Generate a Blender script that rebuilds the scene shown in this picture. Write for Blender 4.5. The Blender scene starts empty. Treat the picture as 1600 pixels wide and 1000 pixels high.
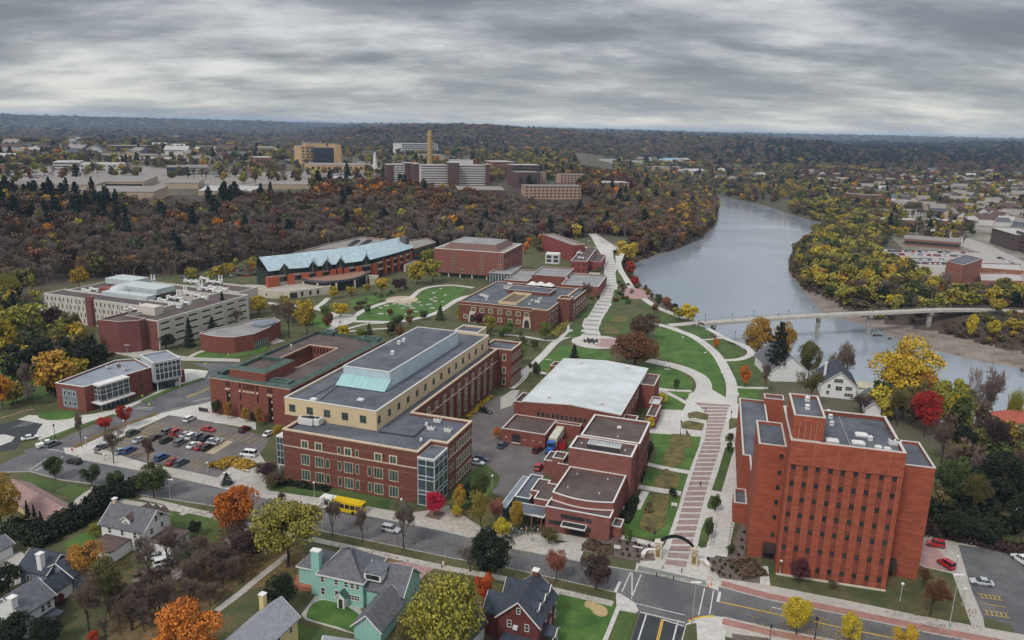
import bpy,math,random
import numpy as np
from mathutils import Vector,Matrix
R=math.radians
SC=bpy.context.scene
COL=SC.collection
random.seed(7)
# camera
FPX,HOR,ROLL,CAMH=1200.0,200.0,R(1.29),95.0
PITCH=math.atan2((500-HOR)*math.cos(ROLL),FPX)
_cp,_sp=math.cos(PITCH),math.sin(PITCH)
_F=np.array([0,_cp,-_sp]);_R0=np.array([1.,0,0]);_U0=np.array([0,_sp,_cp])
_R=_R0*math.cos(ROLL)+_U0*math.sin(ROLL)
_U=-_R0*math.sin(ROLL)+_U0*math.cos(ROLL)
cam_d=bpy.data.cameras.new('camera');cam=bpy.data.objects.new('camera',cam_d);COL.objects.link(cam)
cam_d.sensor_width=36;cam_d.lens=FPX/1600*36;cam_d.clip_start=1;cam_d.clip_end=60000
m3=Matrix(((_R[0],_U[0],-_F[0]),(_R[1],_U[1],-_F[1]),(_R[2],_U[2],-_F[2])))
cam.matrix_world=Matrix.Translation((0,0,CAMH))@m3.to_4x4()
SC.camera=cam
# light
SUN_EL,SUN_AZ=R(48),R(215)
w=bpy.data.worlds.new('World');SC.world=w;w.use_nodes=True
nt=w.node_tree;nt.nodes.clear();N=nt.nodes;L=nt.links
def wn(t,**k):
 n=N.new(t)
 for a,b in k.items():setattr(n,a,b)
 return n
def wmath(op,a,b=None,c=None):
 n=wn('ShaderNodeMath',operation=op)
 for i,v in enumerate((a,b,c)):
  if v is None:continue
  if isinstance(v,(int,float)):n.inputs[i].default_value=v
  else:L.new(v,n.inputs[i])
 return n.outputs[0]
def wramp(fac,stops,interp='LINEAR'):
 n=wn('ShaderNodeValToRGB');cr=n.color_ramp;cr.interpolation=interp
 while len(cr.elements)<len(stops):cr.elements.new(0.5)
 for e,(p,c)in zip(cr.elements,stops):
  e.position=p;e.color=(c[0],c[1],c[2],1)
 L.new(fac,n.inputs[0]);return n.outputs[0]
def wmix(mode,fac,a,b):
 n=wn('ShaderNodeMix',data_type='RGBA',blend_type=mode)
 for s,v in((n.inputs[0],fac),(n.inputs[6],a),(n.inputs[7],b)):
  if isinstance(v,(int,float)):s.default_value=v
  elif isinstance(v,tuple):s.default_value=(*v,1)
  else:L.new(v,s)
 return n.outputs[2]
sky=wn('ShaderNodeTexSky',sky_type='NISHITA',sun_disc=False,sun_elevation=SUN_EL,sun_rotation=SUN_AZ)
tc=wn('ShaderNodeTexCoord');sp=wn('ShaderNodeSeparateXYZ');L.new(tc.outputs['Generated'],sp.inputs[0])
zz=wmath('MAXIMUM',sp.outputs[2],0.0)
den=wmath('ADD',zz,0.20)
u_=wmath('DIVIDE',sp.outputs[0],den);v_=wmath('DIVIDE',sp.outputs[1],den)
cb=wn('ShaderNodeCombineXYZ');L.new(u_,cb.inputs[0]);L.new(v_,cb.inputs[1])
def wnoise(scale,detail,rough,off,stretch=(1,1,1)):
 mp=wn('ShaderNodeMapping');L.new(cb.outputs[0],mp.inputs[0]);mp.inputs['Location'].default_value=off
 mp.inputs['Scale'].default_value=stretch
 n=wn('ShaderNodeTexNoise');n.inputs['Scale'].default_value=scale;n.inputs['Detail'].default_value=detail
 n.inputs['Roughness'].default_value=rough;n.inputs['Distortion'].default_value=0.2
 L.new(mp.outputs[0],n.inputs[0]);return n.outputs[0]
huge=wnoise(0.8,3,0.5,(5.2,1.7,0),(0.8,1.1,1))
big=wnoise(2.3,5,0.55,(3.1,7.7,0),(0.62,1.1,1))
fine=wnoise(6.5,6,0.6,(1.4,2.2,0),(0.7,1.1,1))
cl=wmath('ADD',wmath('MULTIPLY',huge,0.42),wmath('ADD',wmath('MULTIPLY',big,0.42),wmath('MULTIPLY',fine,0.16)))
cl=wmath('ADD',wmath('MULTIPLY',wmath('SUBTRACT',cl,0.5),1.25),0.492)
cloud=wramp(cl,[(0.30,(0.155,0.172,0.190)),(0.42,(0.215,0.235,0.257)),(0.49,(0.32,0.34,0.36)),(0.56,(0.50,0.515,0.53)),(0.64,(0.70,0.71,0.72)),(0.78,(0.88,0.885,0.89))])
hz=wramp(zz,[(0.0,(1,1,1)),(0.035,(0.55,0.55,0.55)),(0.09,(0,0,0))])
gap=wramp(cl,[(0.40,(0.36,0.39,0.42)),(0.50,(0.52,0.535,0.53)),(0.62,(0.82,0.80,0.72))])
cloud2=wmix('MIX',hz,cloud,gap)
zen=wramp(zz,[(0.0,(1,1,1)),(0.16,(1,1,1)),(0.45,(2.4,2.4,2.4)),(1.0,(3.2,3.2,3.2))])
zl=wmath('ADD',1.0,wmath('MULTIPLY',wmath('SMOOTH_MIN',wmath('MAXIMUM',wmath('SUBTRACT',zz,0.17),0.0),0.4,0.1),4.6))
cl3=wmix('MULTIPLY',1.0,cloud2,(1,1,1))
vm=wn('ShaderNodeVectorMath',operation='SCALE');L.new(cl3,vm.inputs[0]);L.new(zl,vm.inputs['Scale'])
bg1=wn('ShaderNodeBackground');L.new(vm.outputs[0],bg1.inputs[0]);bg1.inputs[1].default_value=0.80
bg2=wn('ShaderNodeBackground');L.new(sky.outputs[0],bg2.inputs[0]);bg2.inputs[1].default_value=0.06
ms=wn('ShaderNodeMixShader');ms.inputs[0].default_value=0.12
L.new(bg1.outputs[0],ms.inputs[1]);L.new(bg2.outputs[0],ms.inputs[2])
wo=wn('ShaderNodeOutputWorld');L.new(ms.outputs[0],wo.inputs[0])
sd=bpy.data.lights.new('sun','SUN');sd.energy=1.5;sd.angle=R(10);sd.color=(1,0.95,0.88)
so=bpy.data.objects.new('sun',sd);COL.objects.link(so)
_sv=Vector((math.sin(SUN_AZ)*math.cos(SUN_EL),math.cos(SUN_AZ)*math.cos(SUN_EL),math.sin(SUN_EL)))
so.rotation_euler=_sv.to_track_quat('Z','Y').to_euler()
SC.view_settings.view_transform='Standard';SC.view_settings.look='None'
SC.view_settings.exposure=0.42;SC.view_settings.gamma=1
# photo pixel -> point in the place
REG=dict(R1=(0,700,.3),R2=(400,700,.3),R3=(800,700,.3),R4=(1200,700,.3),R5=(0,400,.3),R6=(400,400,.3),R7=(800,400,.3),R8=(1200,400,.3),T1=(0,170,.25),T2=(400,170,.25),T3=(800,170,.25),T4=(1200,170,.25),U1=(640,340,.2),U2=(380,350,.2),U3=(60,420,.2),U4=(760,620,.24),U5=(80,600,.225),U6=(300,500,.2),U7=(460,820,.18),V1=(1140,580,.36),V2=(1400,780,.22),V3=(400,600,.24),S=(0,0,1))
def rg(k,pts):
 a,b,s=REG[k]
 return[(a+x*s,b+y*s)for x,y in pts]
def P(x,y,z=0.0):
 d=_F+_R*((x-800)/FPX)-_U*((y-500)/FPX)
 t=(z-CAMH)/d[2]
 return(d[0]*t,d[1]*t)
def I(x,y,z):
 v=np.array([x,y,z-CAMH]);c=v@_F
 return 800+FPX*(v@_R)/c,500-FPX*(v@_U)/c
def PP(k,pts,z=0.0):return[P(x,y,z)for x,y in rg(k,pts)]
def zat(x,y,ty,lo=-30,hi=150):
 """height above world point (x,y) whose image row is ty"""
 for _ in range(40):
  m=(lo+hi)/2
  if I(x,y,m)[1]>ty:lo=m
  else:hi=m
 return m
# terrain height
WZ=-12.0
water_px=rg('S',[(1102,296),(1116,303),(1124,320),(1124,336),(1118,352),(1100,372),(1060,390),(1020,402),(996,412)])+rg('R7',[(640,85),(652,130),(700,200),(742,235),(850,275),(930,330),(1010,400),(1100,450),(1200,500)])+rg('S',[(1250,590),(1320,632),(1420,655),(1520,690),(1700,760),(1900,800),(1900,650)])+rg('R8',[(1333,592),(1110,552),(850,490),(610,412),(560,380),(440,345),(330,318),(260,285),(215,232),(165,170),(100,95)])+rg('S',[(1228,405),(1236,394),(1258,385),(1268,378),(1262,364),(1282,362),(1310,358)])+rg('T4',[(400,725),(260,695),(100,650),(0,612)])+rg('T3',[(1500,590),(1300,545),(1215,520),(1130,505)])+[(1082,290),(1060,284)]
WATER=[P(x,y,WZ)for x,y in water_px]
foot_px=[(-500,470),(-200,462),(0,456),(60,446),(150,436),(240,434),(330,425),(372,412),(400,406),(500,393),(560,386),(640,392),(700,388),(770,390),(840,380),(905,373),(930,366),(985,372),(1040,374),(1090,358),(1110,338),(1108,318),(1085,303),(1050,288)]
FOOT=[P(x,y,0)for x,y in foot_px]
FOOT=FOOT+[(FOOT[-1][0]+60,FOOT[-1][1]+900),(-1500,2200),(-2200,800)]
def seg_dist(px,py,poly):
 """signed distance (positive inside)"""
 px=np.asarray(px,float);py=np.asarray(py,float)
 d=np.full(px.shape,1e18);ins=np.zeros(px.shape,bool)
 n=len(poly)
 for i in range(n):
  ax,ay=poly[i];bx,by=poly[(i+1)%n]
  ex,ey=bx-ax,by-ay
  t=np.clip(((px-ax)*ex+(py-ay)*ey)/(ex*ex+ey*ey+1e-9),0,1)
  d=np.minimum(d,(px-ax-t*ex)**2+(py-ay-t*ey)**2)
  c=(ay>py)!=(by>py)
  with np.errstate(divide='ignore',invalid='ignore'):
   xx=ax+(py-ay)*ex/(ey if ey!=0 else 1e-9)
  ins^=c&(px<xx)
 d=np.sqrt(d)
 return np.where(ins,d,-d)
def sst(x):x=np.clip(x,0,1);return x*x*(3-2*x)
GRAVEL=[P(x,y,-11.3)for x,y in rg('R8',[(215,190),(330,240),(420,300),(560,345),(850,400),(1000,440),(1333,520),(1700,640),(1700,720),(1333,600),(1110,556),(850,495),(610,416),(560,385),(440,350),(330,322),(255,288),(210,235),(180,180)])]
def H(x,y):
 x=np.asarray(x,float);y=np.asarray(y,float)
 dw=seg_dist(x,y,WATER)
 dg=seg_dist(x,y,GRAVEL)
 r=np.where(dw>0,WZ-0.15-np.clip(dw*0.15,0,2),WZ-0.15+12.15*sst(np.clip(-dw,0,99)/26))
 r=np.where(dw<=0,np.where(dg>0,np.minimum(r,WZ+0.1+np.clip(-dw,0,99)*0.06),np.minimum(r,WZ+1.2+np.clip(-dg,0,300)*0.32)),r)
 df=seg_dist(x,y,FOOT)
 bank=sst(-dw/60)
 r=r+30*sst(df/170)*bank
 d=np.hypot(x,y);az=np.degrees(np.arctan2(x,y))
 fr=sst((d-1900)/1700)
 bump=0.5+0.28*np.sin(az*0.31+1.0+d/2300)+0.15*np.sin(az*0.83+d/900)+0.07*np.sin(az*2.1+d/500.)
 midh=np.exp(-((az+3-1.5)/13)**2)
 hills=fr*(18+44*bump)+midh*42*sst((d-2300)/1400)
 lf=sst((-az-11)/7)
 hills=hills*(1-.8*lf);far=np.maximum(sst((d-6500)/6000)*92,lf*sst((d-6800)/2200)*93)
 r=r+np.where(dw>0,0,np.maximum(np.minimum(hills,86+5*bump),far*(0.9+0.1*bump)))
 return r
_TT=np.concatenate([np.linspace(90,1500,600),np.geomspace(1503,22000,300)])
def T(x,y):
 """photo pixel -> point on the terrain"""
 d=_F+_R*((x-800)/FPX)-_U*((y-500)/FPX)
 X=d[0]*_TT;Y=d[1]*_TT;Z=CAMH+d[2]*_TT
 h=H(X,Y);k=np.argmax(Z<h)
 if k==0:k=len(_TT)-1
 a,b=Z[k-1]-h[k-1],h[k]-Z[k]
 t=_TT[k-1]+(_TT[k]-_TT[k-1])*(a/(a+b+1e-9))
 p=(d[0]*t,d[1]*t)
 return p[0],p[1],float(H(*p))
# materials
MATS={}
def mat(name,col,rough=0.8,var=0.15,scale=0.6,col2=None,bump=0.0,metal=0.0,spec=0.3,emit=0,obj_rand=0.0,detail=6,fine=0,coord='pos',stretch=None,split=None,trans=0.0,island=0.0):
 if name in MATS:return MATS[name]
 m=bpy.data.materials.new(name);m.use_nodes=True;t=m.node_tree;ns=t.nodes;ln=t.links
 b=ns['Principled BSDF'];b.inputs['Roughness'].default_value=rough;b.inputs['Metallic'].default_value=metal
 b.inputs['Specular IOR Level'].default_value=spec
 if col2 is None:col2=tuple(min(1,c*(1-2*var))for c in col)
 if coord=='pos':
  g=ns.new('ShaderNodeNewGeometry');src=g.outputs['Position']
 else:
  g=ns.new('ShaderNodeTexCoord');src=g.outputs['Object']
 if stretch:
  mp=ns.new('ShaderNodeMapping');mp.inputs['Scale'].default_value=stretch;ln.new(src,mp.inputs[0]);src=mp.outputs[0]
 n=ns.new('ShaderNodeTexNoise');n.inputs['Scale'].default_value=scale;n.inputs['Detail'].default_value=detail
 n.inputs['Roughness'].default_value=0.62;ln.new(src,n.inputs['Vector'])
 r=ns.new('ShaderNodeValToRGB');e=r.color_ramp.elements
 lo,hi=split or(0.34,0.66)
 e[0].position=lo;e[1].position=hi;e[0].color=(*col2,1);e[1].color=(*col,1)
 if island:
  gi=ns.new('ShaderNodeNewGeometry');mi=ns.new('ShaderNodeMix');mi.inputs[0].default_value=island;ln.new(n.outputs[0],mi.inputs[2]);ln.new(gi.outputs['Random Per Island'],mi.inputs[3]);ln.new(mi.outputs[0],r.inputs[0])
 else:ln.new(n.outputs[0],r.inputs[0])
 out=r.outputs[0]
 if fine:
  n2=ns.new('ShaderNodeTexNoise');n2.inputs['Scale'].default_value=fine;n2.inputs['Detail'].default_value=3;ln.new(src,n2.inputs['Vector'])
  mr=ns.new('ShaderNodeMapRange');mr.inputs[1].default_value=0.3;mr.inputs[2].default_value=0.7;mr.inputs[3].default_value=0.86;mr.inputs[4].default_value=1.13
  ln.new(n2.outputs[0],mr.inputs[0])
  mx=ns.new('ShaderNodeVectorMath');mx.operation='SCALE';ln.new(out,mx.inputs[0]);ln.new(mr.outputs[0],mx.inputs['Scale']);out=mx.outputs[0]
 if obj_rand:
  oi=ns.new('ShaderNodeObjectInfo');hs=ns.new('ShaderNodeHueSaturation')
  m1=ns.new('ShaderNodeMapRange');m1.inputs[3].default_value=0.5-obj_rand*0.10;m1.inputs[4].default_value=0.5+obj_rand*0.10
  m2=ns.new('ShaderNodeMapRange');m2.inputs[3].default_value=1-obj_rand;m2.inputs[4].default_value=1+obj_rand
  wn_=ns.new('ShaderNodeTexWhiteNoise');wn_.noise_dimensions='1D';ln.new(oi.outputs['Random'],wn_.inputs['W'])
  ln.new(oi.outputs['Random'],m1.inputs[0]);ln.new(wn_.outputs[0],m2.inputs[0])
  ln.new(m1.outputs[0],hs.inputs['Hue']);ln.new(m2.outputs[0],hs.inputs['Value']);ln.new(out,hs.inputs['Color']);out=hs.outputs[0]
 ln.new(out,b.inputs['Base Color'])
 if trans:b.inputs['Transmission Weight'].default_value=trans
 if bump:
  bn=ns.new('ShaderNodeBump');bn.inputs['Strength'].default_value=bump;bn.inputs['Distance'].default_value=0.3
  ln.new(n.outputs[0],bn.inputs['Height']);ln.new(bn.outputs[0],b.inputs['Normal'])
 if emit:b.inputs['Emission Color'].default_value=(*col,1);b.inputs['Emission Strength'].default_value=emit
 MATS[name]=m;return m
# mesh collecting
def wloc(o):
 v=Vector((0,0,0))
 while o is not None:v+=o.location;o=o.parent
 return v
class MB:
 def __init__(s):s.v=[];s.f=[];s.m=[]
 def add(s,vs,fs,m=0):
  k=len(s.v);s.v+=[tuple(v)for v in vs];s.f+=[tuple(i+k for i in f)for f in fs];s.m+=[m]*len(fs);return s
 def quad(s,a,b,c,d,m=0):return s.add([a,b,c,d],[(0,1,2,3)],m)
 def poly(s,pts,m=0):return s.add(pts,[tuple(range(len(pts)))],m)
 def box(s,cx,cy,z0,sx,sy,sz,ang=0,m=0,top=None):
  c,n=math.cos(ang),math.sin(ang);vs=[]
  for z,k in((z0,1),(z0+sz,top if top else 1)):
   for a,b in((-1,-1),(1,-1),(1,1),(-1,1)):
    x,y=a*sx/2*k,b*sy/2*k
    vs.append((cx+x*c-y*n,cy+x*n+y*c,z))
  return s.add(vs,[(0,3,2,1),(4,5,6,7),(0,1,5,4),(1,2,6,5),(2,3,7,6),(3,0,4,7)],m)
 def prism(s,poly,z0,z1,m=0,mt=None,bottom=True):
  if parea(poly)<0:poly=poly[::-1]
  n=len(poly)
  zt=z1 if hasattr(z1,'__len__')else[z1]*n
  k=len(s.v)
  s.v+=[(x,y,z0)for x,y in poly]+[(p[0],p[1],z)for p,z in zip(poly,zt)]
  for i in range(n):
   j=(i+1)%n;s.f.append((k+i,k+j,k+n+j,k+n+i));s.m.append(m)
  s.f.append(tuple(k+n+i for i in range(n)));s.m.append(m if mt is None else mt)
  if bottom:s.f.append(tuple(k+i for i in range(n))[::-1]);s.m.append(m)
  return s
 def tube(s,p0,p1,r0,r1=None,n=6,m=0,cap=True):
  r1=r0 if r1 is None else r1
  p0=Vector(p0);p1=Vector(p1);d=(p1-p0)
  if d.length<1e-6:return s
  d.normalize();a=d.orthogonal().normalized();b=d.cross(a)
  vs=[]
  for p,r in((p0,r0),(p1,r1)):
   for i in range(n):
    t=2*math.pi*i/n;vs.append(p+(a*math.cos(t)+b*math.sin(t))*r)
  fs=[(i,(i+1)%n,n+(i+1)%n,n+i)for i in range(n)]
  if cap:fs+=[tuple(range(n))[::-1],tuple(range(n,2*n))]
  return s.add(vs,fs,m)
 def lathe(s,prof,n=12,m=0,c=(0,0,0)):
  vs=[];fs=[]
  for r,z in prof:
   for i in range(n):
    t=2*math.pi*i/n;vs.append((c[0]+r*math.cos(t),c[1]+r*math.sin(t),c[2]+z))
  for j in range(len(prof)-1):
   for i in range(n):fs.append((j*n+i,j*n+(i+1)%n,(j+1)*n+(i+1)%n,(j+1)*n+i))
  fs.append(tuple(range(n))[::-1]);fs.append(tuple(range((len(prof)-1)*n,len(prof)*n)))
  return s.add(vs,fs,m)
 def build(s,name,mats,parent=None,smooth=False,local=False):
  me=bpy.data.meshes.new(name)
  o=Vector((0,0,0))if(parent is None or local)else wloc(parent)
  vs=[(v[0]-o.x,v[1]-o.y,v[2]-o.z)for v in s.v]
  me.from_pydata(vs,[],s.f)
  if not isinstance(mats,(list,tuple)):mats=[mats]
  for mm in mats:me.materials.append(mm)
  if len(mats)>1:me.polygons.foreach_set('material_index',s.m)
  if smooth:me.polygons.foreach_set('use_smooth',[True]*len(s.f))
  me.update()
  ob=bpy.data.objects.new(name,me);COL.objects.link(ob)
  if parent is not None:ob.parent=parent
  return ob
def parea(p):return 0.5*sum(p[i][0]*p[(i+1)%len(p)][1]-p[(i+1)%len(p)][0]*p[i][1]for i in range(len(p)))
def tag(o,label,cat=None,group=None,kind=None):
 if label:o['label']=label
 if cat:o['category']=cat
 if group:o['group']=group
 if kind:o['kind']=kind
 return o
def thing(name,loc,label,cat,group=None,rz=0):
 o=bpy.data.objects.new(name,None);o.empty_display_size=0.5;COL.objects.link(o);o.location=loc;o.rotation_euler=(0,0,rz)
 return tag(o,label,cat,group)
CH={}
def dup(root,loc,rz=0,label=None,group=None,scale=None,cat=None):
 r=root.copy();COL.objects.link(r);r.location=loc;r.rotation_euler=(0,0,rz)
 if scale is not None:r.scale=scale if hasattr(scale,'__len__')else(scale,)*3
 if label:r['label']=label
 if group:r['group']=group
 if cat:r['category']=cat
 kids=CH.get(root.name)
 if kids is None:kids=CH[root.name]=[(c,list(c.children))for c in root.children]
 for c,gs in kids:
  q=c.copy();COL.objects.link(q);q.parent=r
  for g in gs:
   d=g.copy();COL.objects.link(d);d.parent=q
 return r
# terrain
M_ter=mat('terrain_soil',(0.105,0.088,0.060),0.95,scale=0.02,col2=(0.060,0.058,0.032),fine=1.2,bump=0.3)
def build_terrain():
 az=np.radians(np.arange(-62,62.01,0.3));rr=[55.0]
 while rr[-1]<21000:rr.append(rr[-1]*1.0105+0.3)
 rr=np.array(rr)
 A,D=np.meshgrid(az,rr);X=D*np.sin(A);Y=D*np.cos(A);Z=H(X,Y)
 nr,na=X.shape
 v=np.stack([X.ravel(),Y.ravel(),Z.ravel()],1)
 i=np.arange(nr*na).reshape(nr,na)
 f=np.stack([i[:-1,:-1],i[:-1,1:],i[1:,1:],i[1:,:-1]],-1).reshape(-1,4)[:,::-1]
 me=bpy.data.meshes.new('ground');me.vertices.add(len(v));me.vertices.foreach_set('co',v.ravel().astype(np.float32))
 me.loops.add(f.size);me.loops.foreach_set('vertex_index',f.ravel().astype(np.int32))
 me.polygons.add(len(f));me.polygons.foreach_set('loop_start',np.arange(0,f.size,4,dtype=np.int32))
 me.polygons.foreach_set('use_smooth',np.ones(len(f),bool))
 me.update(calc_edges=True);me.validate()
 o=bpy.data.objects.new('ground',me);COL.objects.link(o)
 me.materials.append(M_ter);me.materials.append(mat('river_gravel',(0.235,0.195,0.165),0.95,scale=0.12,col2=(0.135,0.105,0.085),fine=0.9));me.materials.append(mat('leaf_floor',(0.075,0.055,0.042),.95,scale=.06,var=.2,fine=.7))
 cx=(X[:-1,:-1]+X[1:,1:])/2;cy=(Y[:-1,:-1]+Y[1:,1:])/2;g_=(seg_dist(cx,cy,GRAVEL)>-1)|((np.abs(seg_dist(cx,cy,WATER))<3)&(cx>60)&(cy<700));wd_=(seg_dist(cx,cy,FOOT)>-3)&(seg_dist(cx,cy,FOOT)<190)&(cy<1500);wd_|=seg_dist(cx,cy,PP('R8',[(100,60),(330,-120),(560,10),(760,130),(1400,215),(1600,300),(1600,620),(1000,450),(560,345),(210,200)],-4))>0
 me.polygons.foreach_set('material_index',np.where(g_,1,np.where(wd_,2,0)).ravel().astype(np.int32));tag(o,None,kind='structure')
 return o
build_terrain()
def water_mat():
 m=bpy.data.materials.new('river_water');m.use_nodes=True;ns=m.node_tree.nodes;ln=m.node_tree.links;b=ns['Principled BSDF']
 b.inputs['Base Color'].default_value=(0.22,0.25,0.285,1);b.inputs['Roughness'].default_value=0.07;b.inputs['IOR'].default_value=1.33  # lightened base colour stands in for the weak sky reflection
 b.inputs['Specular IOR Level'].default_value=0.5
 g=ns.new('ShaderNodeNewGeometry');mp=ns.new('ShaderNodeMapping');mp.inputs['Scale'].default_value=(0.5,1.3,1);mp.inputs['Rotation'].default_value=(0,0,R(-25))
 ln.new(g.outputs['Position'],mp.inputs[0])
 n1=ns.new('ShaderNodeTexNoise');n1.inputs['Scale'].default_value=0.9;n1.inputs['Detail'].default_value=5;ln.new(mp.outputs[0],n1.inputs[0])
 n2=ns.new('ShaderNodeTexNoise');n2.inputs['Scale'].default_value=0.018;n2.inputs['Detail'].default_value=4;ln.new(mp.outputs[0],n2.inputs[0])
 mr=ns.new('ShaderNodeMapRange');mr.inputs[1].default_value=0.4;mr.inputs[2].default_value=0.65;mr.inputs[3].default_value=0.03;mr.inputs[4].default_value=0.26
 ln.new(n2.outputs[0],mr.inputs[0])
 bp=ns.new('ShaderNodeBump');bp.inputs['Distance'].default_value=0.4;ln.new(mr.outputs[0],bp.inputs['Strength']);ln.new(n1.outputs[0],bp.inputs['Height'])
 ln.new(bp.outputs[0],b.inputs['Normal']);return m
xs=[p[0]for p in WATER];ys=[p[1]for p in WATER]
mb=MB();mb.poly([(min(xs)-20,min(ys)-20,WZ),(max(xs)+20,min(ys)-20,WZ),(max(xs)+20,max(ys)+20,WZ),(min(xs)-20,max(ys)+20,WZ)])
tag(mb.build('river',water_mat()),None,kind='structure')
# flat surfaces
M_asph=mat('asphalt',(0.135,0.130,0.132),0.9,scale=0.10,col2=(0.088,0.087,0.092),fine=1.5,split=(.4,.6))
M_asph_new=mat('asphalt_dark',(0.045,0.047,0.052),0.85,scale=0.3,fine=2.5)
M_lot=mat('asphalt_car_park',(0.150,0.130,0.125),0.9,scale=0.15,col2=(0.105,0.092,0.090),fine=2)
M_conc=mat('concrete',(0.42,0.39,0.35),0.85,scale=0.05,col2=(0.33,0.305,0.27),fine=.9)
M_conc2=mat('concrete_white',(0.50,0.48,0.45),0.85,scale=0.05,col2=(0.41,0.385,0.35),fine=.9)
M_lawn=mat('lawn',(0.078,0.115,0.028),0.95,scale=0.12,col2=(0.034,0.064,0.018),fine=1.8,bump=0.2)
M_lawn2=mat('lawn_worn',(0.105,0.092,0.042),0.95,scale=0.16,col2=(0.045,0.062,0.022),fine=1.8,bump=0.2)
M_lawnb=mat('lawn_bright',(0.085,0.150,0.030),0.95,scale=0.16,col2=(0.034,0.085,0.018),fine=1.8)
M_dry=mat('dry_leaf_litter',(0.20,0.125,0.06),0.95,scale=0.5,col2=(0.075,0.065,0.03),fine=2.5)
M_mulch=mat('mulch',(0.16,0.125,0.105),0.95,scale=1.0,col2=(0.085,0.066,0.055),fine=3)
M_brickpave=mat('brick_paving',(0.30,0.215,0.19),0.9,scale=0.4,col2=(0.23,0.165,0.15),fine=3)
M_redpave=mat('red_paving',(0.34,0.17,0.145),0.9,scale=0.3,col2=(0.25,0.13,0.11),fine=3)
M_pinkpave=mat('pink_paving',(0.37,0.235,0.225),0.9,scale=0.4,col2=(0.28,0.17,0.16),fine=3)
M_gravel=mat('river_gravel',(0.235,0.195,0.165),0.95,scale=0.12,col2=(0.135,0.105,0.085),fine=0.9)
M_white=mat('road_paint_white',(0.62,0.62,0.60),0.8,scale=1.5,var=0.15)
M_yellow=mat('road_paint_yellow',(0.62,0.40,0.06),0.8,scale=1.5,var=0.12)
M_kerb=mat('kerb_concrete',(0.43,0.42,0.39),0.85)
M_prairie=mat('prairie_bed',(0.17,0.13,0.045),0.95,scale=0.35,col2=(0.055,0.06,0.022),fine=2.5,bump=0.5)
_zc=[0]
def zj():
 _zc[0]=(_zc[0]+1)%26;return _zc[0]*0.0007
def sheet(name,poly,z,m,depth=0.25,side=None):
 z+=zj()
 if parea(poly)<0:poly=poly[::-1]
 b=MB();b.prism(poly,z-depth,z,0 if side is None else 1,0,bottom=False)
 return tag(b.build(name,[m]if side is None else[m,side]),None,kind='structure')
def smooth(pts,n=6,closed=False):
 out=[];N_=len(pts)
 rng=range(N_ if closed else N_-1)
 for i in rng:
  if closed:p0,p1,p2,p3=pts[i-1],pts[i],pts[(i+1)%N_],pts[(i+2)%N_]
  else:p0,p1,p2,p3=pts[max(i-1,0)],pts[i],pts[i+1],pts[min(i+2,N_-1)]
  for k in range(n):
   t=k/n
   out.append(tuple(0.5*((2*b)+(-a+c)*t+(2*a-5*b+4*c-d)*t*t+(-a+3*b-3*c+d)*t**3)for a,b,c,d in zip(p0,p1,p2,p3)))
 if not closed:out.append(tuple(pts[-1]))
 return out
def offset_line(pts,d):
 out=[]
 for i in range(len(pts)):
  a=pts[max(i-1,0)];b=pts[min(i+1,len(pts)-1)]
  dx,dy=b[0]-a[0],b[1]-a[1];l=math.hypot(dx,dy)or 1
  out.append((pts[i][0]-dy/l*d,pts[i][1]+dx/l*d))
 return out
def strip(name,k,pts,wd,z,m,sm=True,off=0.0,depth=0.2):
 z+=zj()
 w_=PP(k,pts)if k else pts
 if sm and len(w_)>2:w_=smooth(w_)
 a=offset_line(w_,off+wd/2);b=offset_line(w_,off-wd/2)
 mb=MB();n=len(a)
 for i in range(n-1):
  q=[(*b[i],z),(*b[i+1],z),(*a[i+1],z),(*a[i],z)]
  mb.poly(q)
  mb.quad((*b[i],z-depth),(*b[i+1],z-depth),(*b[i+1],z),(*b[i],z));mb.quad((*a[i+1],z-depth),(*a[i],z-depth),(*a[i],z),(*a[i+1],z))
 mb.quad((*a[0],z-depth),(*b[0],z-depth),(*b[0],z),(*a[0],z));mb.quad((*b[-1],z-depth),(*a[-1],z-depth),(*a[-1],z),(*b[-1],z))
 return tag(mb.build(name,m),None,kind='structure')
def line_marks(name,segs,wd,z,m):
 z+=0.02+zj()*.3
 mb=MB()
 for a,b in segs:
  dx,dy=b[0]-a[0],b[1]-a[1];l=math.hypot(dx,dy)or 1;nx,ny=-dy/l*wd/2,dx/l*wd/2
  mb.quad((a[0]-nx,a[1]-ny,z),(b[0]-nx,b[1]-ny,z),(b[0]+nx,b[1]+ny,z),(a[0]+nx,a[1]+ny,z))
 return tag(mb.build(name,m),None,kind='structure')
def S(pts,z=0):return[P(x,y,z)for x,y in pts]
FAR=rg('R1',[(385,55),(890,150),(1130,205)])+rg('R2',[(60,265),(250,292),(620,362),(1000,440)])+rg('R3',[(0,525),(350,592),(650,645),(1010,705),(1333,792)])+rg('R4',[(400,872),(850,968),(1100,1015),(1500,1090)])
NEAR=rg('R1',[(-100,130),(160,125),(320,168),(520,195),(730,247),(1090,300)])+rg('R2',[(320,428),(850,540),(1000,572)])+rg('R3',[(0,632),(370,715),(550,757)])
FARw=S(FAR);NEARw=S(NEAR)
NEAR2=rg('R3',[(1100,882),(1333,937)])+rg('R4',[(330,1000),(900,1130),(1500,1260)])
road=S([(-60,745),(0,722),(72,700),(105,712)])+FARw+NEARw[::-1][:0]
base=S([(-80,760)])+S([(60,700),(112,712)])+FARw+S([(1750,1060),(1700,1120)])+S(NEAR2)[::-1]+S(rg('R3',[(960,892),(905,915),(870,1020),(840,1100),(560,1100),(612,1010),(660,880),(620,800)]))+NEARw[::-1]
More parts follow.
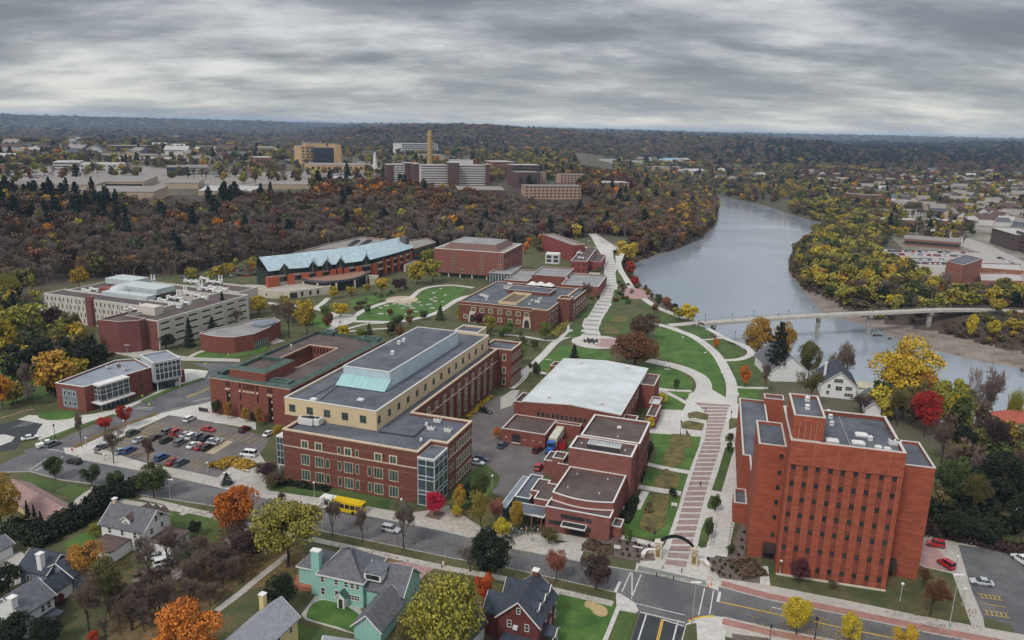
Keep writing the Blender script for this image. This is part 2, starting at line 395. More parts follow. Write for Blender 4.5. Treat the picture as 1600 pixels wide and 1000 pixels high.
sheet('campus_ground_lawn',S([(-500,470),(0,462),(250,425),(420,405),(660,385),(830,374),(935,370),(962,398),(975,430)])+PP('R7',[(620,130),(680,235),(830,300),(925,345),(980,400),(1040,420),(1200,500),(1240,560)])+S([(1235,640),(1330,680),(1460,700),(1540,790),(1640,830),(1700,1150)])+[(30,95),(-160,95)]+S([(-300,900),(-600,700)]),0.02,M_lawn2)
sheet('street_asphalt',base,0.04,M_asph)
sheet('street_asphalt',PP('R5',[(120,1015),(300,962),(590,835),(740,762),(1060,640),(1090,590),(1000,560),(1180,556),(1333,560),(1400,600),(1130,640),(1095,765),(980,785),(820,822),(640,890),(400,990),(380,1060),(250,1120)]),0.045,M_asph)
sheet('car_park_asphalt',S([(268,648),(300,650),(422,684),(404,716),(342,748),(262,728),(150,708)]),0.06,M_lot)
sheet('car_park_asphalt',PP('R1',[(930,145),(1110,150),(1160,210),(1140,214),(850,160)]),0.065,M_lot)
sheet('service_yard_asphalt',S([(742,640),(775,620),(822,610),(830,650),(880,700),(860,735),(835,760),(795,782),(748,760),(730,720)]),0.05,M_lot)
sheet('service_yard_asphalt',PP('R6',[(1230,745),(1333,735),(1420,740),(1300,1000),(1120,1000),(1100,850)]),0.055,M_lot)
sheet('left_lot_asphalt',PP('R5',[(-200,890),(0,878),(95,855),(225,876),(205,905),(170,945),(110,970),(80,1010),(-200,1040)]),0.055,M_asph_new)
sheet('traffic_island',PP('R5',[(-60,935),(30,932),(78,946),(60,968),(0,990),(-60,990)]),0.15,M_conc2)
sheet('right_lot_asphalt',PP('R4',[(990,505),(1110,520),(1270,550),(1400,640),(1700,700),(1700,1250),(1300,1000),(1270,930),(1120,880),(1060,740)]),0.05,M_asph)
sheet('right_drive_paving',PP('R4',[(790,440),(810,447),(1115,492),(1110,520),(990,505),(1060,740),(1120,885),(1130,945),(1060,925),(960,655),(820,622),(760,600)]),0.06,M_conc)
sheet('right_drive_brick',PP('R4',[(800,500),(880,520),(950,600),(950,645),(820,620),(790,600)]),0.07,M_pinkpave)
def kstrip(name,line,wd,off,z,m,depth=0.2):return strip(name,None,line,wd,z,m,sm=False,off=off,depth=depth)
kstrip('far_pavement',FARw[:9],4.4,2.25,0.15,M_conc)
kstrip('far_pavement',FARw[9:],5.5,2.8,0.15,M_conc)
kstrip('far_kerb',FARw,0.22,0.02,0.17,M_kerb)
kstrip('near_kerb',NEARw,0.22,-0.02,0.17,M_kerb)
kstrip('near_kerb',S(NEAR2),0.22,-0.02,0.17,M_kerb)
kstrip('near_verge',NEARw[3:],3.0,-1.65,0.14,M_lawn2)
kstrip('near_pavement',NEARw[3:],1.9,-4.2,0.16,M_conc)
kstrip('far_red_band',S(rg('R3',[(1090,712),(1333,778)])+rg('R4',[(400,858),(850,952),(1500,1075)])),2.2,0.3,0.165,M_redpave)
kstrip('near_red_band',S(NEAR2),2.0,-1.6,0.165,M_redpave)
kstrip('near_pavement',S(NEAR2),6.0,-3.2,0.15,M_conc)
sheet('lawn_patch',PP('R1',[(90,195),(130,145),(345,190),(275,222)]),0.14,M_lawn)
sheet('lawn_patch',PP('R1',[(285,228),(375,196),(470,216),(395,265)]),0.14,M_lawn)
sheet('driveway',PP('R1',[(480,205),(560,230),(470,300),(230,410),(235,385),(360,320),(395,268)]),0.12,M_conc)
sheet('lawn_patch',PP('R1',[(740,265),(960,300),(1080,355),(1200,400),(1170,470),(1010,560),(850,600),(760,500)]),0.1,M_lawn)
strip('side_path','R1',[(735,262),(820,280),(960,315),(1080,340)],1.5,0.16,M_conc)
strip('side_path','R1',[(940,350),(1000,325)],1.5,0.165,M_conc)
strip('alley_path','R1',[(1280,420),(1140,520),(960,645),(860,720),(800,760)],1.8,0.15,M_conc)
strip('alley_path','R1',[(1500,560),(1333,690),(1250,760),(1130,850)],1.6,0.15,M_conc)
sheet('gravel_drive',PP('R1',[(700,640),(830,610),(960,640),(880,690),(800,690),(690,700)]),0.1,M_gravel)
sheet('gravel_drive',PP('R1',[(-50,600),(110,540),(140,570),(100,640),(130,700),(60,720),(-50,660)]),0.1,M_conc)
sheet('lawn_patch',PP('R1',[(-60,390),(0,380),(110,420),(100,450),(-60,480)]),0.1,M_lawn)
sheet('lawn_patch',PP('R1',[(330,500),(440,440),(530,480),(500,560),(420,560)]),0.1,M_lawnb)
sheet('leaf_litter',PP('R2',[(-60,580),(230,500),(260,560),(230,640),(120,640),(40,720),(-60,760)]),0.1,M_dry)
sheet('leaf_litter',PP('R1',[(600,780),(800,690),(1333,400),(1333,620),(1100,850),(800,1000),(560,1000),(560,850)]),0.08,M_dry)
sheet('mint_lawn',[P(x,y)for x,y in smooth(rg('U7',[(105,790),(150,700),(230,660),(330,672),(430,700),(530,760),(560,800),(545,925),(480,930),(380,890),(280,865),(130,820)]),5,True)],0.13,M_lawnb)
sheet('mint_terrace',PP('U7',[(60,780),(180,620),(330,600),(560,690),(600,800),(560,960),(480,940),(280,880),(100,830)]),0.09,M_conc)
sheet('mint_patio_tiles',PP('U7',[(0,560),(20,465),(210,500),(215,590),(200,600),(130,580)]),1.0,mat('terracotta_tiles',(0.42,0.15,0.09),0.8,scale=0.8,fine=3),depth=1.1)
sheet('mint_driveway_paving',PP('U7',[(770,330),(1040,315),(1200,340),(1225,375),(1120,450),(990,600),(900,500),(760,430)]),0.12,M_pinkpave)
sheet('leaf_litter',PP('U7',[(700,250),(1040,310),(1000,325),(760,330)]),0.125,M_dry)
sheet('rear_lawn',PP('U7',[(15,870),(280,930),(500,1000),(460,1100),(0,1100)]),0.1,M_lawn)
sheet('dark_house_lawn',PP('R3',[(220,755),(545,820),(545,850),(500,920),(470,1010),(230,1010),(200,860)]),0.13,M_lawnb)
sheet('corner_pavement',PP('R3',[(545,755),(570,765),(640,810),(660,850),(645,862),(560,848),(500,1000),(480,1080),(440,1080),(545,825),(540,780)]),0.16,M_conc2)
sheet('corner_lawn',PP('R3',[(560,850),(645,865),(618,960),(590,1080),(480,1080)]),0.14,M_lawn)
sheet('bed_sandpit',[P(x,y)for x,y in smooth(rg('R3',[(378,808),(405,800),(440,812),(490,838),(495,872),(465,882),(430,868),(408,842),(382,830)]),4,True)],0.2,mat('sandy_bed',(0.45,0.33,0.16),0.95,scale=1,fine=3))
sheet('bulb_out_pavement',PP('R3',[(905,920),(950,895),(1050,878),(1100,885),(1110,1000),(1110,1080),(860,1080)]),0.16,M_conc2)
strip('yellow_kerb','R3',[(920,905),(950,893),(1000,883),(1050,879)],0.5,0.19,M_yellow)
sheet('corner_lawn',PP('R3',[(908,925),(960,915),(965,1000),(940,1080),(870,1080)]),0.17,M_lawn2)
sheet('side_road_asphalt',PP('R3',[(668,862),(900,925),(860,1100),(590,1100)]),0.06,M_asph_new)
sheet('bed_mulch',PP('R3',[(1145,970),(1333,995),(1400,1080),(1150,1080)]),0.17,M_mulch)
def seg(k,a,b):return tuple(PP(k,[a,b]))
line_marks('white_markings',[seg('R3',(668,856),(900,912)),seg('R3',(700,868),(645,1040)),seg('R3',(862,910),(830,1040)),seg('R3',(785,895),(895,930))],0.28,0.075,M_white)
line_marks('yellow_markings',[seg('R3',(780,893),(745,1040)),seg('R3',(788,895),(755,1040))],0.22,0.075,M_yellow)
line_marks('white_markings',[seg('R3',(618,648),(572,752)),seg('R3',(672,660),(622,785)),seg('R3',(1003,732),(972,872)),seg('R3',(1050,745),(1028,868)),seg('R3',(625,650),(625,780))],0.22,0.06,M_white)
line_marks('white_markings',[seg('R3',(562,697),(538,750)),seg('R3',(1083,750),(1072,803))],0.6,0.062,M_white)
line_marks('yellow_markings',[seg('R3',(1083,803),(1333,857)),seg('R4',(0,857),(85,877)),seg('R4',(240,905),(380,938)),seg('R4',(470,955),(640,990)),seg('R4',(760,1015),(1200,1110))],0.3,0.06,M_yellow)
line_marks('white_markings',[seg('R3',(640,810),(900,872))],0.2,0.061,M_white)
line_marks('white_markings',[seg('R4',(20,830),(80,845)),seg('R1',(150,118),(240,60)),seg('R1',(180,122),(330,45)),seg('R1',(240,5),(330,20))],0.25,0.062,M_white)
# mall and plazas
sheet('mall_concrete',PP('R3',[(640,640),(650,600),(740,592),(760,560),(800,500),(870,290),(920,130),(970,0)])+PP('R7',[(905,900),(900,800),(912,720),(1030,690),(1165,770),(1250,775)])+PP('R3',[(1205,0),(1190,150),(1160,400),(1120,570),(1060,560),(1010,690),(1080,700),(1075,745),(1000,720)]),0.16,M_conc2)
def mall_bands():
 mb=MB()
 L0=rg('R3',[(795,608),(830,500),(880,330),(935,150),(985,0)])+rg('R7',[(1005,950),(1012,860),(990,800),(925,745)])
 R0=rg('R3',[(905,625),(940,500),(985,330),(1035,150),(1085,0)])+rg('R7',[(1085,950),(1112,860),(1125,800),(1150,768)])
 Lw=[P(*p)for p in L0];Rw=[P(*p)for p in R0]
 L2=smooth(Lw,24);R2=smooth(Rw,24)
 acc=[0]
 for i in range(1,len(L2)):
  a=((L2[i][0]+R2[i][0])/2,(L2[i][1]+R2[i][1])/2);b=((L2[i-1][0]+R2[i-1][0])/2,(L2[i-1][1]+R2[i-1][1])/2)
  acc.append(acc[-1]+math.dist(a,b))
 def at(L_,s):
  k=min(max(np.searchsorted(acc,s)-1,0),len(acc)-2);t=(s-acc[k])/(acc[k+1]-acc[k]+1e-9)
  return tuple(L_[k][j]+(L_[k+1][j]-L_[k][j])*t for j in(0,1))
 s=0.0
 while s+2.6<acc[-1]:
  a,b=at(L2,s),at(R2,s);c,d=at(R2,s+2.45),at(L2,s+2.45)
  mb.quad((*a,0.175),(*b,0.175),(*c,0.175),(*d,0.175));s+=3.35
 tag(mb.build('mall_brick_bands',M_brickpave),None,kind='structure')
mall_bands()
sheet('plaza_bed',PP('R3',[(385,470),(510,462),(760,520),(770,560),(735,590),(640,590),(365,540)]),0.2,M_mulch)
sheet('plaza_bed',PP('R3',[(1010,570),(1060,575),(1120,580),(1160,480),(1190,400),(1225,400),(1210,570),(1300,590),(1290,710),(1080,680)]),0.2,M_mulch)
strip('seat_wall_path','R3',[(510,452),(620,478),(750,510)],2.0,0.22,M_conc2)
sheet('tower_path',PP('R3',[(1295,620),(1333,620),(1345,720),(1290,712)]),0.22,M_conc2)
sheet('truncated_dome_paving',PP('R3',[(660,615),(1010,695),(1015,722),(880,690),(650,650)]),0.165,mat('grey_green_paving',(0.20,0.21,0.19),0.9))
sheet('mall_lawn',PP('R3',[(730,85),(760,0),(968,0),(925,112),(905,120)]),0.2,M_lawnb)
sheet('mall_lawn',PP('R7',[(720,925),(985,945),(972,1000),(745,1000)]),0.2,M_lawnb)
sheet('mall_lawn',PP('R3',[(650,190),(715,112),(915,145),(890,222),(845,225)]),0.2,M_lawnb)
sheet('mall_lawn',PP('R3',[(575,400),(590,320),(660,322),(705,240),(880,262),(870,300),(815,460),(770,480),(520,440)]),0.2,M_lawnb)
for k,pts in(('R3',[(785,70),(810,0),(900,0),(900,60),(860,105),(790,95)]),('R3',[(740,170),(800,110),(880,150),(860,215),(790,215),(740,200)]),('R3',[(660,420),(690,310),(740,245),(820,250),(800,400),(740,455)]),('R7',[(820,1000),(830,930),(930,935),(935,1000)])):
 sheet('prairie_bed',PP(k,pts),0.3,M_prairie)
strip('side_path','R3',[(700,85),(800,108),(925,130)],2.2,0.22,M_conc2)
strip('side_path','R3',[(640,200),(740,218),(880,240)],2.6,0.22,M_conc2)
strip('side_path','R3',[(575,315),(650,318),(695,230)],2.0,0.23,M_conc2,sm=False)
for pts in([(1075,120),(1110,0),(1160,0),(1140,60),(1090,230),(1040,222)],[(985,430),(1010,370),(1045,362),(1045,400),(1010,520),(965,525)],[(1015,300),(1035,250),(1085,270),(1060,325),(1020,318)]):
 sheet('mall_bed',PP('R3',pts),0.24,M_lawn)
for pts in([(1130,860),(1145,850),(1205,855),(1195,885),(1130,905)],[(1110,945),(1150,940),(1140,970),(1110,965)],[(915,825),(960,815),(1022,830),(1018,856),(920,848)],[(880,875),(920,862),(1000,880),(990,912),(885,900)]):
 sheet('mall_bed',PP('R7',pts),0.5,M_prairie)
sheet('arena_plaza',PP('R7',[(740,700),(770,690),(830,740),(905,760),(912,800),(905,930),(990,960),(985,1000),(970,940),(720,925),(690,870)]),0.15,M_conc2)
sheet('central_lawn',[P(x,y)for x,y in rg('R7',[(760,380),(860,385),(960,440),(1050,520),(1100,600),(1110,740),(1030,740),(1000,620),(880,560),(760,530),(700,500)])],0.1,M_lawnb)
sheet('central_lawn',PP('R7',[(640,560),(760,575),(880,600),(940,660),(935,700),(740,680),(700,640)]),0.1,M_lawnb)
sheet('central_lawn',PP('R7',[(730,740),(780,715),(850,740),(905,775),(890,805),(760,800)]),0.16,M_lawnb)
sheet('central_lawn',PP('R7',[(800,705),(925,712),(915,745),(870,740)]),0.16,M_lawnb)
sheet('central_lawn',PP('R7',[(1180,690),(1290,695),(1270,775),(1165,768)]),0.1,M_lawnb)
sheet('central_lawn',PP('R7',[(1105,545),(1240,520),(1300,600),(1290,690),(1170,680),(1150,600)]),0.09,M_lawn)
sheet('central_lawn',PP('R7',[(865,365),(1000,370),(1050,410),(1000,435),(940,420)]),0.1,M_lawn)
sheet('central_lawn',PP('R7',[(985,445),(1090,435),(1215,495),(1190,530),(1110,535)]),0.1,M_lawn)
sheet('central_lawn',PP('R7',[(100,590),(260,465),(500,500),(520,540),(300,540),(200,600)]),0.1,M_lawnb)
strip('curved_path','R7',[(1140,775),(1145,690),(1125,620),(1060,510),(960,430),(880,395),(770,360),(650,350)],4.2,0.17,M_conc2)
strip('curved_path','R7',[(970,740),(1000,690),(985,640),(930,605),(850,575),(705,545)],6.0,0.175,M_conc2)
strip('curved_path','R7',[(1100,545),(1180,540),(1235,520),(1240,495),(1200,465),(1110,430),(1060,400),(1020,380)],3.0,0.165,M_conc2)
strip('curved_path','R7',[(1170,685),(1240,688),(1333,690)],2.2,0.165,M_conc2)
strip('curved_path','R7',[(820,362),(900,355),(960,345),(1000,345)],5.0,0.168,M_conc2)
strip('curved_path','R7',[(850,375),(940,420),(1000,437),(1090,428)],1.6,0.166,M_conc2)
strip('curved_path','R7',[(745,690),(830,700),(935,705)],2.2,0.166,M_conc2)
strip('curved_path','R7',[(780,700),(850,735),(912,770)],2.2,0.167,M_conc2)
um=[(500,-60),(497,0),(512,60),(515,130),(495,220),(450,290),(415,350),(410,420)]
strip('upper_mall','R7',um,9.0,0.17,M_conc2)
umw=smooth(PP('R7',um[1:]),40);acc_=0;segs=[]
for i in range(1,len(umw)):
 acc_+=math.dist(umw[i],umw[i-1])
 if acc_>9:
  acc_=0;dx,dy=umw[i][0]-umw[i-1][0],umw[i][1]-umw[i-1][1];l=math.hypot(dx,dy)
  segs.append(((umw[i][0]-dy/l*3.4,umw[i][1]+dx/l*3.4),(umw[i][0]+dy/l*3.4,umw[i][1]-dx/l*3.4)))
line_marks('upper_mall_bands',segs,3.2,0.18,mat('grey_paving',(0.33,0.31,0.29),0.9))
strip('upper_mall','T3',[(620,1010),(600,940),(560,880),(520,810),(500,775)],6.0,0.168,M_conc2)
strip('hill_road','T3',[(490,775),(540,810),(600,850),(650,880)],9.0,0.15,M_conc)
strip('river_path','T3',[(650,1000),(680,930),(690,880),(600,885)],3.5,0.16,M_conc2)
strip('river_path','R7',[(552,0),(560,60),(600,130),(640,190),(690,225),(760,270),(900,325)],4.0,0.16,M_conc2)
def disc(name,c,rx,z,m,ry=None,n=40):
 ry=ry or rx
 return sheet(name,[(c[0]+rx*math.cos(2*math.pi*i/n),c[1]+ry*math.sin(2*math.pi*i/n))for i in range(n)],z,m)
c1=P(*rg('R7',[(440,448)])[0]);disc('fountain_plaza',c1,11.5,0.185,M_conc2)
c1b=P(*rg('R7',[(500,455)])[0]);disc('fountain_plaza_paving',c1b,8,0.19,M_pinkpave)
c2=P(*rg('R7',[(630,195)])[0]);disc('river_plaza',c2,10,0.18,M_pinkpave,16)
for pts in([(515,250),(530,180),(560,170),(610,240),(590,258)],[(500,280),(510,262),(600,268),(560,285)],[(465,340),(490,296),(600,310),(720,350),(620,370)],[(450,390),(455,362),(600,372),(640,410),(470,415)],[(650,255),(700,250),(760,275),(700,280)],[(700,290),(780,300),(900,335),(780,350),(680,320)],[(538,90),(545,70),(580,120),(545,150)],[(300,355),(350,345),(378,385),(300,385)],[(270,425),(300,395),(385,398),(340,425)],[(330,300),(370,260),(430,262),(390,325),(340,325)]):
 sheet('mall_lawn',PP('R7',pts),0.19,M_lawn)
sheet('prairie_bed',PP('R7',[(520,315),(600,310),(610,345),(520,350)]),0.3,M_prairie)
sheet('prairie_bed',PP('R7',[(475,385),(480,370),(550,375),(560,410),(490,412)]),0.35,M_prairie)
strip('side_path','R7',[(400,400),(330,415),(240,440),(160,520),(70,600),(-30,640)],3.4,0.17,M_conc2)
strip('side_path','R7',[(300,350),(300,390),(260,425)],3.0,0.168,M_conc2)
strip('side_path','R7',[(-60,410),(60,420),(180,440),(260,438)],2.0,0.166,M_conc2)
strip('side_path','R7',[(0,690),(60,640),(90,600),(180,615)],2.0,0.166,M_conc2)
sheet('arena_drive',PP('R7',[(-60,740),(0,700),(40,700),(0,780),(-60,800)]),0.12,M_conc)
sheet('campus_pavement',PP('R1',[(1130,160),(1250,60),(1333,10)])+PP('R2',[(20,30),(70,110),(60,200),(200,260),(700,350),(880,330),(1000,300),(1180,420)])+PP('R3',[(0,400),(0,520)])+PP('R2',[(1000,438),(620,360),(250,290),(60,263)])+PP('R1',[(1130,203)]),0.13,M_conc)
sheet('science_lawn',PP('R2',[(50,205),(75,180),(160,160),(850,280),(840,300),(800,345),(600,310),(330,262),(70,225)]),0.18,M_lawn)
sheet('red_tree_bed',PP('R2',[(878,360),(920,322),(990,342),(955,378)]),0.2,M_mulch)
sheet('hall_bed',PP('R2',[(1000,240),(1130,120),(1190,80),(1270,150),(1260,190),(1200,260),(1100,330),(1010,320)]),0.18,M_lawn)
sheet('theatre_forecourt',PP('R3',[(0,430),(150,440),(230,500),(385,480),(345,560),(350,585),(0,520)]),0.155,M_conc)
sheet('campus_pavement',PP('R5',[(400,990),(640,885),(820,825),(1100,760),(1110,800),(1333,870),(1333,905),(1020,850),(880,830),(490,1010),(380,1060)]),0.13,M_conc2)
strip('side_path','R1',[(500,8),(620,50),(740,85),(900,120)],2.0,0.15,M_conc)
strip('verge','R1',[(390,45),(560,75),(700,105)],1.6,0.14,M_dry)
sheet('campus_pavement',PP('R1',[(330,0),(500,0),(490,30),(390,40),(340,30)]),0.14,M_conc2)
strip('verge','R5',[(380,1000),(500,945),(650,880),(820,822)],2.6,0.15,M_dry)
strip('verge','R5',[(220,965),(400,895),(600,828)],2.2,0.15,M_lawn)
strip('verge','R5',[(740,762),(880,700),(1060,638)],2.2,0.15,M_lawnb)
strip('yellow_kerb','R5',[(820,828),(900,800),(1095,768)],0.3,0.17,M_conc)
line_marks('yellow_markings',[seg('R5',(968,735),(1088,688)),seg('R5',(975,740),(1090,694))],0.3,0.06,M_yellow)
line_marks('white_markings',[seg('R5',(1000,760),(1095,738)),seg('R5',(700,795),(790,800)),seg('R5',(715,788),(800,792))],0.3,0.06,M_white)
sheet('campus_pavement',PP('R5',[(95,852),(150,830),(200,832),(230,850),(430,830),(480,825),(600,800),(740,745),(935,650),(940,590),(1000,590),(1085,600),(1065,635),(740,760),(600,828),(300,935),(215,970),(185,940),(200,905),(225,876)]),0.12,M_conc2)
sheet('round_lawn',[P(x,y)for x,y in smooth(rg('R5',[(198,840),(230,818),(310,808),(380,812),(400,830),(360,850),(260,857)]),5,True)],0.16,M_lawnb)
sheet('lawn_patch',PP('R5',[(-60,660),(60,640),(180,640),(290,730),(200,745),(-60,790)]),0.1,M_lawn)
strip('side_path','R5',[(-60,860),(60,830),(130,805),(180,800)],1.4,0.1,mat('dirt',(0.22,0.16,0.10),0.95))
sheet('curved_hall_lawn',PP('R5',[(1005,525),(1040,502),(1200,515),(1300,470),(1400,455),(1380,500),(1230,530),(1100,532)]),0.15,M_lawnb)
strip('side_path','R5',[(985,530),(1020,510),(1060,495)],2.0,0.16,M_conc2)
sheet('campus_pavement',PP('R5',[(560,500),(680,505),(760,485),(940,520),(1000,528),(1250,538),(1250,552),(940,545),(700,530)]),0.12,M_conc)
sheet('oval_green',[P(x,y)for x,y in smooth(rg('U2',[(870,745),(940,690),(1080,640),(1200,610),(1330,580),(1420,520),(1520,500),(1640,490),(1730,500),(1700,560),(1600,620),(1540,690),(1360,730),(1200,760),(1000,755)]),4,True)],0.12,M_lawnb)
strip('curved_path','U2',[(650,840),(760,780),(870,720),(960,670),(1130,610),(1300,580),(1380,520),(1480,490),(1640,480),(1800,500)],3.2,0.16,M_conc2)
strip('curved_path','U2',[(820,760),(1000,765),(1200,765),(1400,730),(1520,690),(1600,640),(1680,590),(1760,565),(1830,570)],3.4,0.162,M_conc2)
strip('curved_path','U2',[(820,820),(950,785),(1100,775)],1.6,0.161,M_conc2)
strip('curved_path','U2',[(830,840),(1000,825),(1160,815)],1.6,0.161,M_conc2)
strip('curved_path','U2',[(740,800),(740,720),(660,690),(560,660),(400,640),(150,615)],3.6,0.163,M_conc2)
strip('curved_path','U2',[(560,660),(620,620),(665,580)],3.0,0.164,M_conc2)
disc('round_paving',P(*rg('U2',[(1240,592)])[0]),9,0.17,mat('sand_paving',(0.50,0.39,0.28),0.9))
disc('path_node',P(*rg('U2',[(770,750)])[0]),7,0.165,M_conc2,12)
sheet('lawn_patch',[P(x,y)for x,y in rg('U2',[(840,600),(1000,550),(1180,520),(1190,550),(1100,590),(960,640),(850,660)])],0.11,M_lawnb)
sheet('lawn_patch',[P(x,y)for x,y in rg('U2',[(520,700),(700,730),(725,760),(660,820),(560,800)])],0.11,M_lawnb)
sheet('theatre_drive',PP('U2',[(130,900),(250,890),(330,915),(230,940)]),0.14,M_conc)
mb=MB();rnd=random.Random(3)
for x,y,l in[(1075,661,30),(1120,641,40),(1180,629,24),(1240,630,60),(1300,627,30),(1370,617,36),(1450,633,44),(1500,607,30),(1320,662,46),(1245,663,20),(1290,641,60),(1390,640,24),(1480,660,40),(1130,705,30),(1075,705,44),(1290,712,60),(1210,600,20),(1470,590,24),(1500,578,20),(1560,610,20),(1580,560,20),(1490,545,24),(1545,508,20),(1150,685,20),(1350,690,30)]:
 a,b=rg('U2',[(x-l/2,y),(x+l/2,y+rnd.uniform(-2,3))])
 a=P(*a);b=P(*b);mb.box((a[0]+b[0])/2,(a[1]+b[1])/2,0.1,math.dist(a,b),1.1,0.45,math.atan2(b[1]-a[1],b[0]-a[0]))
tag(mb.build('stone_seat_blocks',M_conc2),'many low pale stone seat blocks scattered on the oval green',None,kind='stuff')
def shore(name,pts,z0,m):
 pass
# building kit
def brick(name,c,d=0.72):
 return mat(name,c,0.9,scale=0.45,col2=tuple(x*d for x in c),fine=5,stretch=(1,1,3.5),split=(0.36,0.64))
B_dark=brick('brick_brown',(0.170,0.062,0.045));B_red=brick('brick_orange_red',(0.335,0.086,0.048),.66);B_slot=brick('brick_slot',(0.21,0.060,0.038))  # slot brick is the tower brick darkened to paint in recess shade
B_mid=brick('brick_red',(0.215,0.070,0.052));B_pink=brick('brick_rose',(0.245,0.092,0.074));B_vio=brick('brick_plum',(0.19,0.070,0.062))
B_trim=mat('stone_trim',(0.56,0.44,0.32),0.8,scale=0.8,var=0.08);C_cream=mat('cream_panel',(0.58,0.45,0.28),0.75,scale=0.12,var=0.06)
C_white=mat('precast_white',(0.52,0.48,0.42),0.8,scale=0.1,var=0.05);C_cope=mat('metal_coping',(0.50,0.45,0.41),0.6,var=0.06);C_copew=mat('coping_white',(0.62,0.60,0.57),0.6,var=0.06)
C_limestone=mat('limestone',(0.56,0.50,0.40),0.85,scale=0.3,var=0.1)
R_dark=mat('roof_membrane_dark',(0.115,0.122,0.142),0.85,scale=0.14,col2=(0.055,0.060,0.074),fine=1.0,split=(.3,.62))
R_brown=mat('roof_gravel_brown',(0.115,0.086,0.080),0.95,scale=0.14,col2=(0.068,0.050,0.047),fine=1.4)
R_light=mat('roof_membrane_light',(0.49,0.52,0.53),0.7,scale=0.05,col2=(0.45,0.48,0.49),fine=.15)
R_grey=mat('roof_grey',(0.27,0.265,0.26),0.85,scale=0.12,col2=(0.19,0.185,0.18),fine=1)
R_green=mat('copper_green_roof',(0.075,0.115,0.098),0.7,scale=0.3,col2=(0.04,0.065,0.056),fine=1)
R_slate=mat('slate_blue_roof',(0.19,0.215,0.26),0.7,scale=0.3,var=0.1,fine=1)
M_panel=mat('pale_blue_metal',(0.43,0.52,0.58),0.5,scale=0.4,var=0.06,metal=0.0);M_turq=mat('turquoise_metal',(0.30,0.48,0.48),0.5,var=0.06)
M_skyroof=mat('sky_blue_roof',(0.35,0.44,0.48),0.6,scale=0.05,var=0.06,fine=.4)
M_glass=mat('window_glass',(0.035,0.045,0.050),0.12,var=0.3,scale=0.5,spec=0.7);M_glassg=mat('green_glass',(0.060,0.115,0.100),0.12,scale=0.35,var=0.35,spec=0.7)
M_glassb=mat('blue_glass',(0.07,0.10,0.12),0.12,scale=0.3,var=0.3,spec=0.7)
M_mull=mat('mullion_metal',(0.50,0.55,0.55),0.45,var=0.05);M_darkm=mat('dark_metal',(0.03,0.032,0.035),0.5);M_frame=mat('white_frame',(0.66,0.64,0.60),0.6,var=0.04)
M_framec=mat('stone_window_frame',(0.60,0.49,0.36),0.7,var=0.06);M_green_fr=mat('dark_window_frame',(0.10,0.085,0.08),0.6)
M_equip=mat('white_equipment',(0.64,0.63,0.61),0.5,scale=0.6,var=0.08);M_grille=mat('equipment_grille',(0.06,0.06,0.065),0.7)
M_door=mat('door_dark',(0.045,0.04,0.045),0.5)
def rl(k,pts,z,th=None):
 """rectilinear footprint from photo corners of a roof outline at height z"""
 w_=PP(k,pts,z)if k else pts
 if th is None:
  th=math.atan2(w_[1][1]-w_[0][1],w_[1][0]-w_[0][0])
 else:th=R(th)
 c,s=math.cos(-th),math.sin(-th)
 q=[[x*c-y*s,x*s+y*c]for x,y in w_];n=len(q)
 o=[list(p)for p in q]
 for i in range(n):
  j=(i+1)%n
  if abs(q[j][0]-q[i][0])>abs(q[j][1]-q[i][1]):o[i][1]=o[j][1]=(q[i][1]+q[j][1])/2
  else:o[i][0]=o[j][0]=(q[i][0]+q[j][0])/2
 c,s=math.cos(th),math.sin(th)
 return[(x*c-y*s,x*s+y*c)for x,y in o]
def quadrect(k,a,b,c,z):
 """rectangle: front edge a-b, c = far corner on b's side"""
 A,B,C=PP(k,[a,b,c],z);ux,uy=B[0]-A[0],B[1]-A[1];l=math.hypot(ux,uy);ux/=l;uy/=l
 nx,ny=-uy,ux;d=(C[0]-B[0])*nx+(C[1]-B[1])*ny
 return[A,B,(B[0]+nx*d,B[1]+ny*d),(A[0]+nx*d,A[1]+ny*d)]
def inset(poly,d):
 if parea(poly)<0:poly=poly[::-1]
 n=len(poly);out=[]
 for i in range(n):
  a,b,c=Vector(poly[i-1]),Vector(poly[i]),Vector(poly[(i+1)%n])
  e1=(b-a).normalized();e2=(c-b).normalized()
  n1=Vector((-e1.y,e1.x));n2=Vector((-e2.y,e2.x));den=1+n1.dot(n2)
  v=(n1+n2)/max(den,0.3)*d
  out.append((b.x+v.x,b.y+v.y))
 return out
def ring(mb,poly,d0,d1,z0,z1,m=0):
 o=inset(poly,d0);i_=inset(poly,d1);n=len(o)
 for a in range(n):
  b=(a+1)%n
  mb.quad((*o[a],z1),(*o[b],z1),(*i_[b],z1),(*i_[a],z1),m)
  mb.quad((*o[a],z0),(*o[b],z0),(*o[b],z1),(*o[a],z1),m)
  mb.quad((*i_[b],z0),(*i_[a],z0),(*i_[a],z1),(*i_[b],z1),m)
  mb.quad((*o[b],z0),(*o[a],z0),(*i_[a],z0),(*i_[b],z0),m)
def cen(poly):return(sum(p[0]for p in poly)/len(poly),sum(p[1]for p in poly)/len(poly))
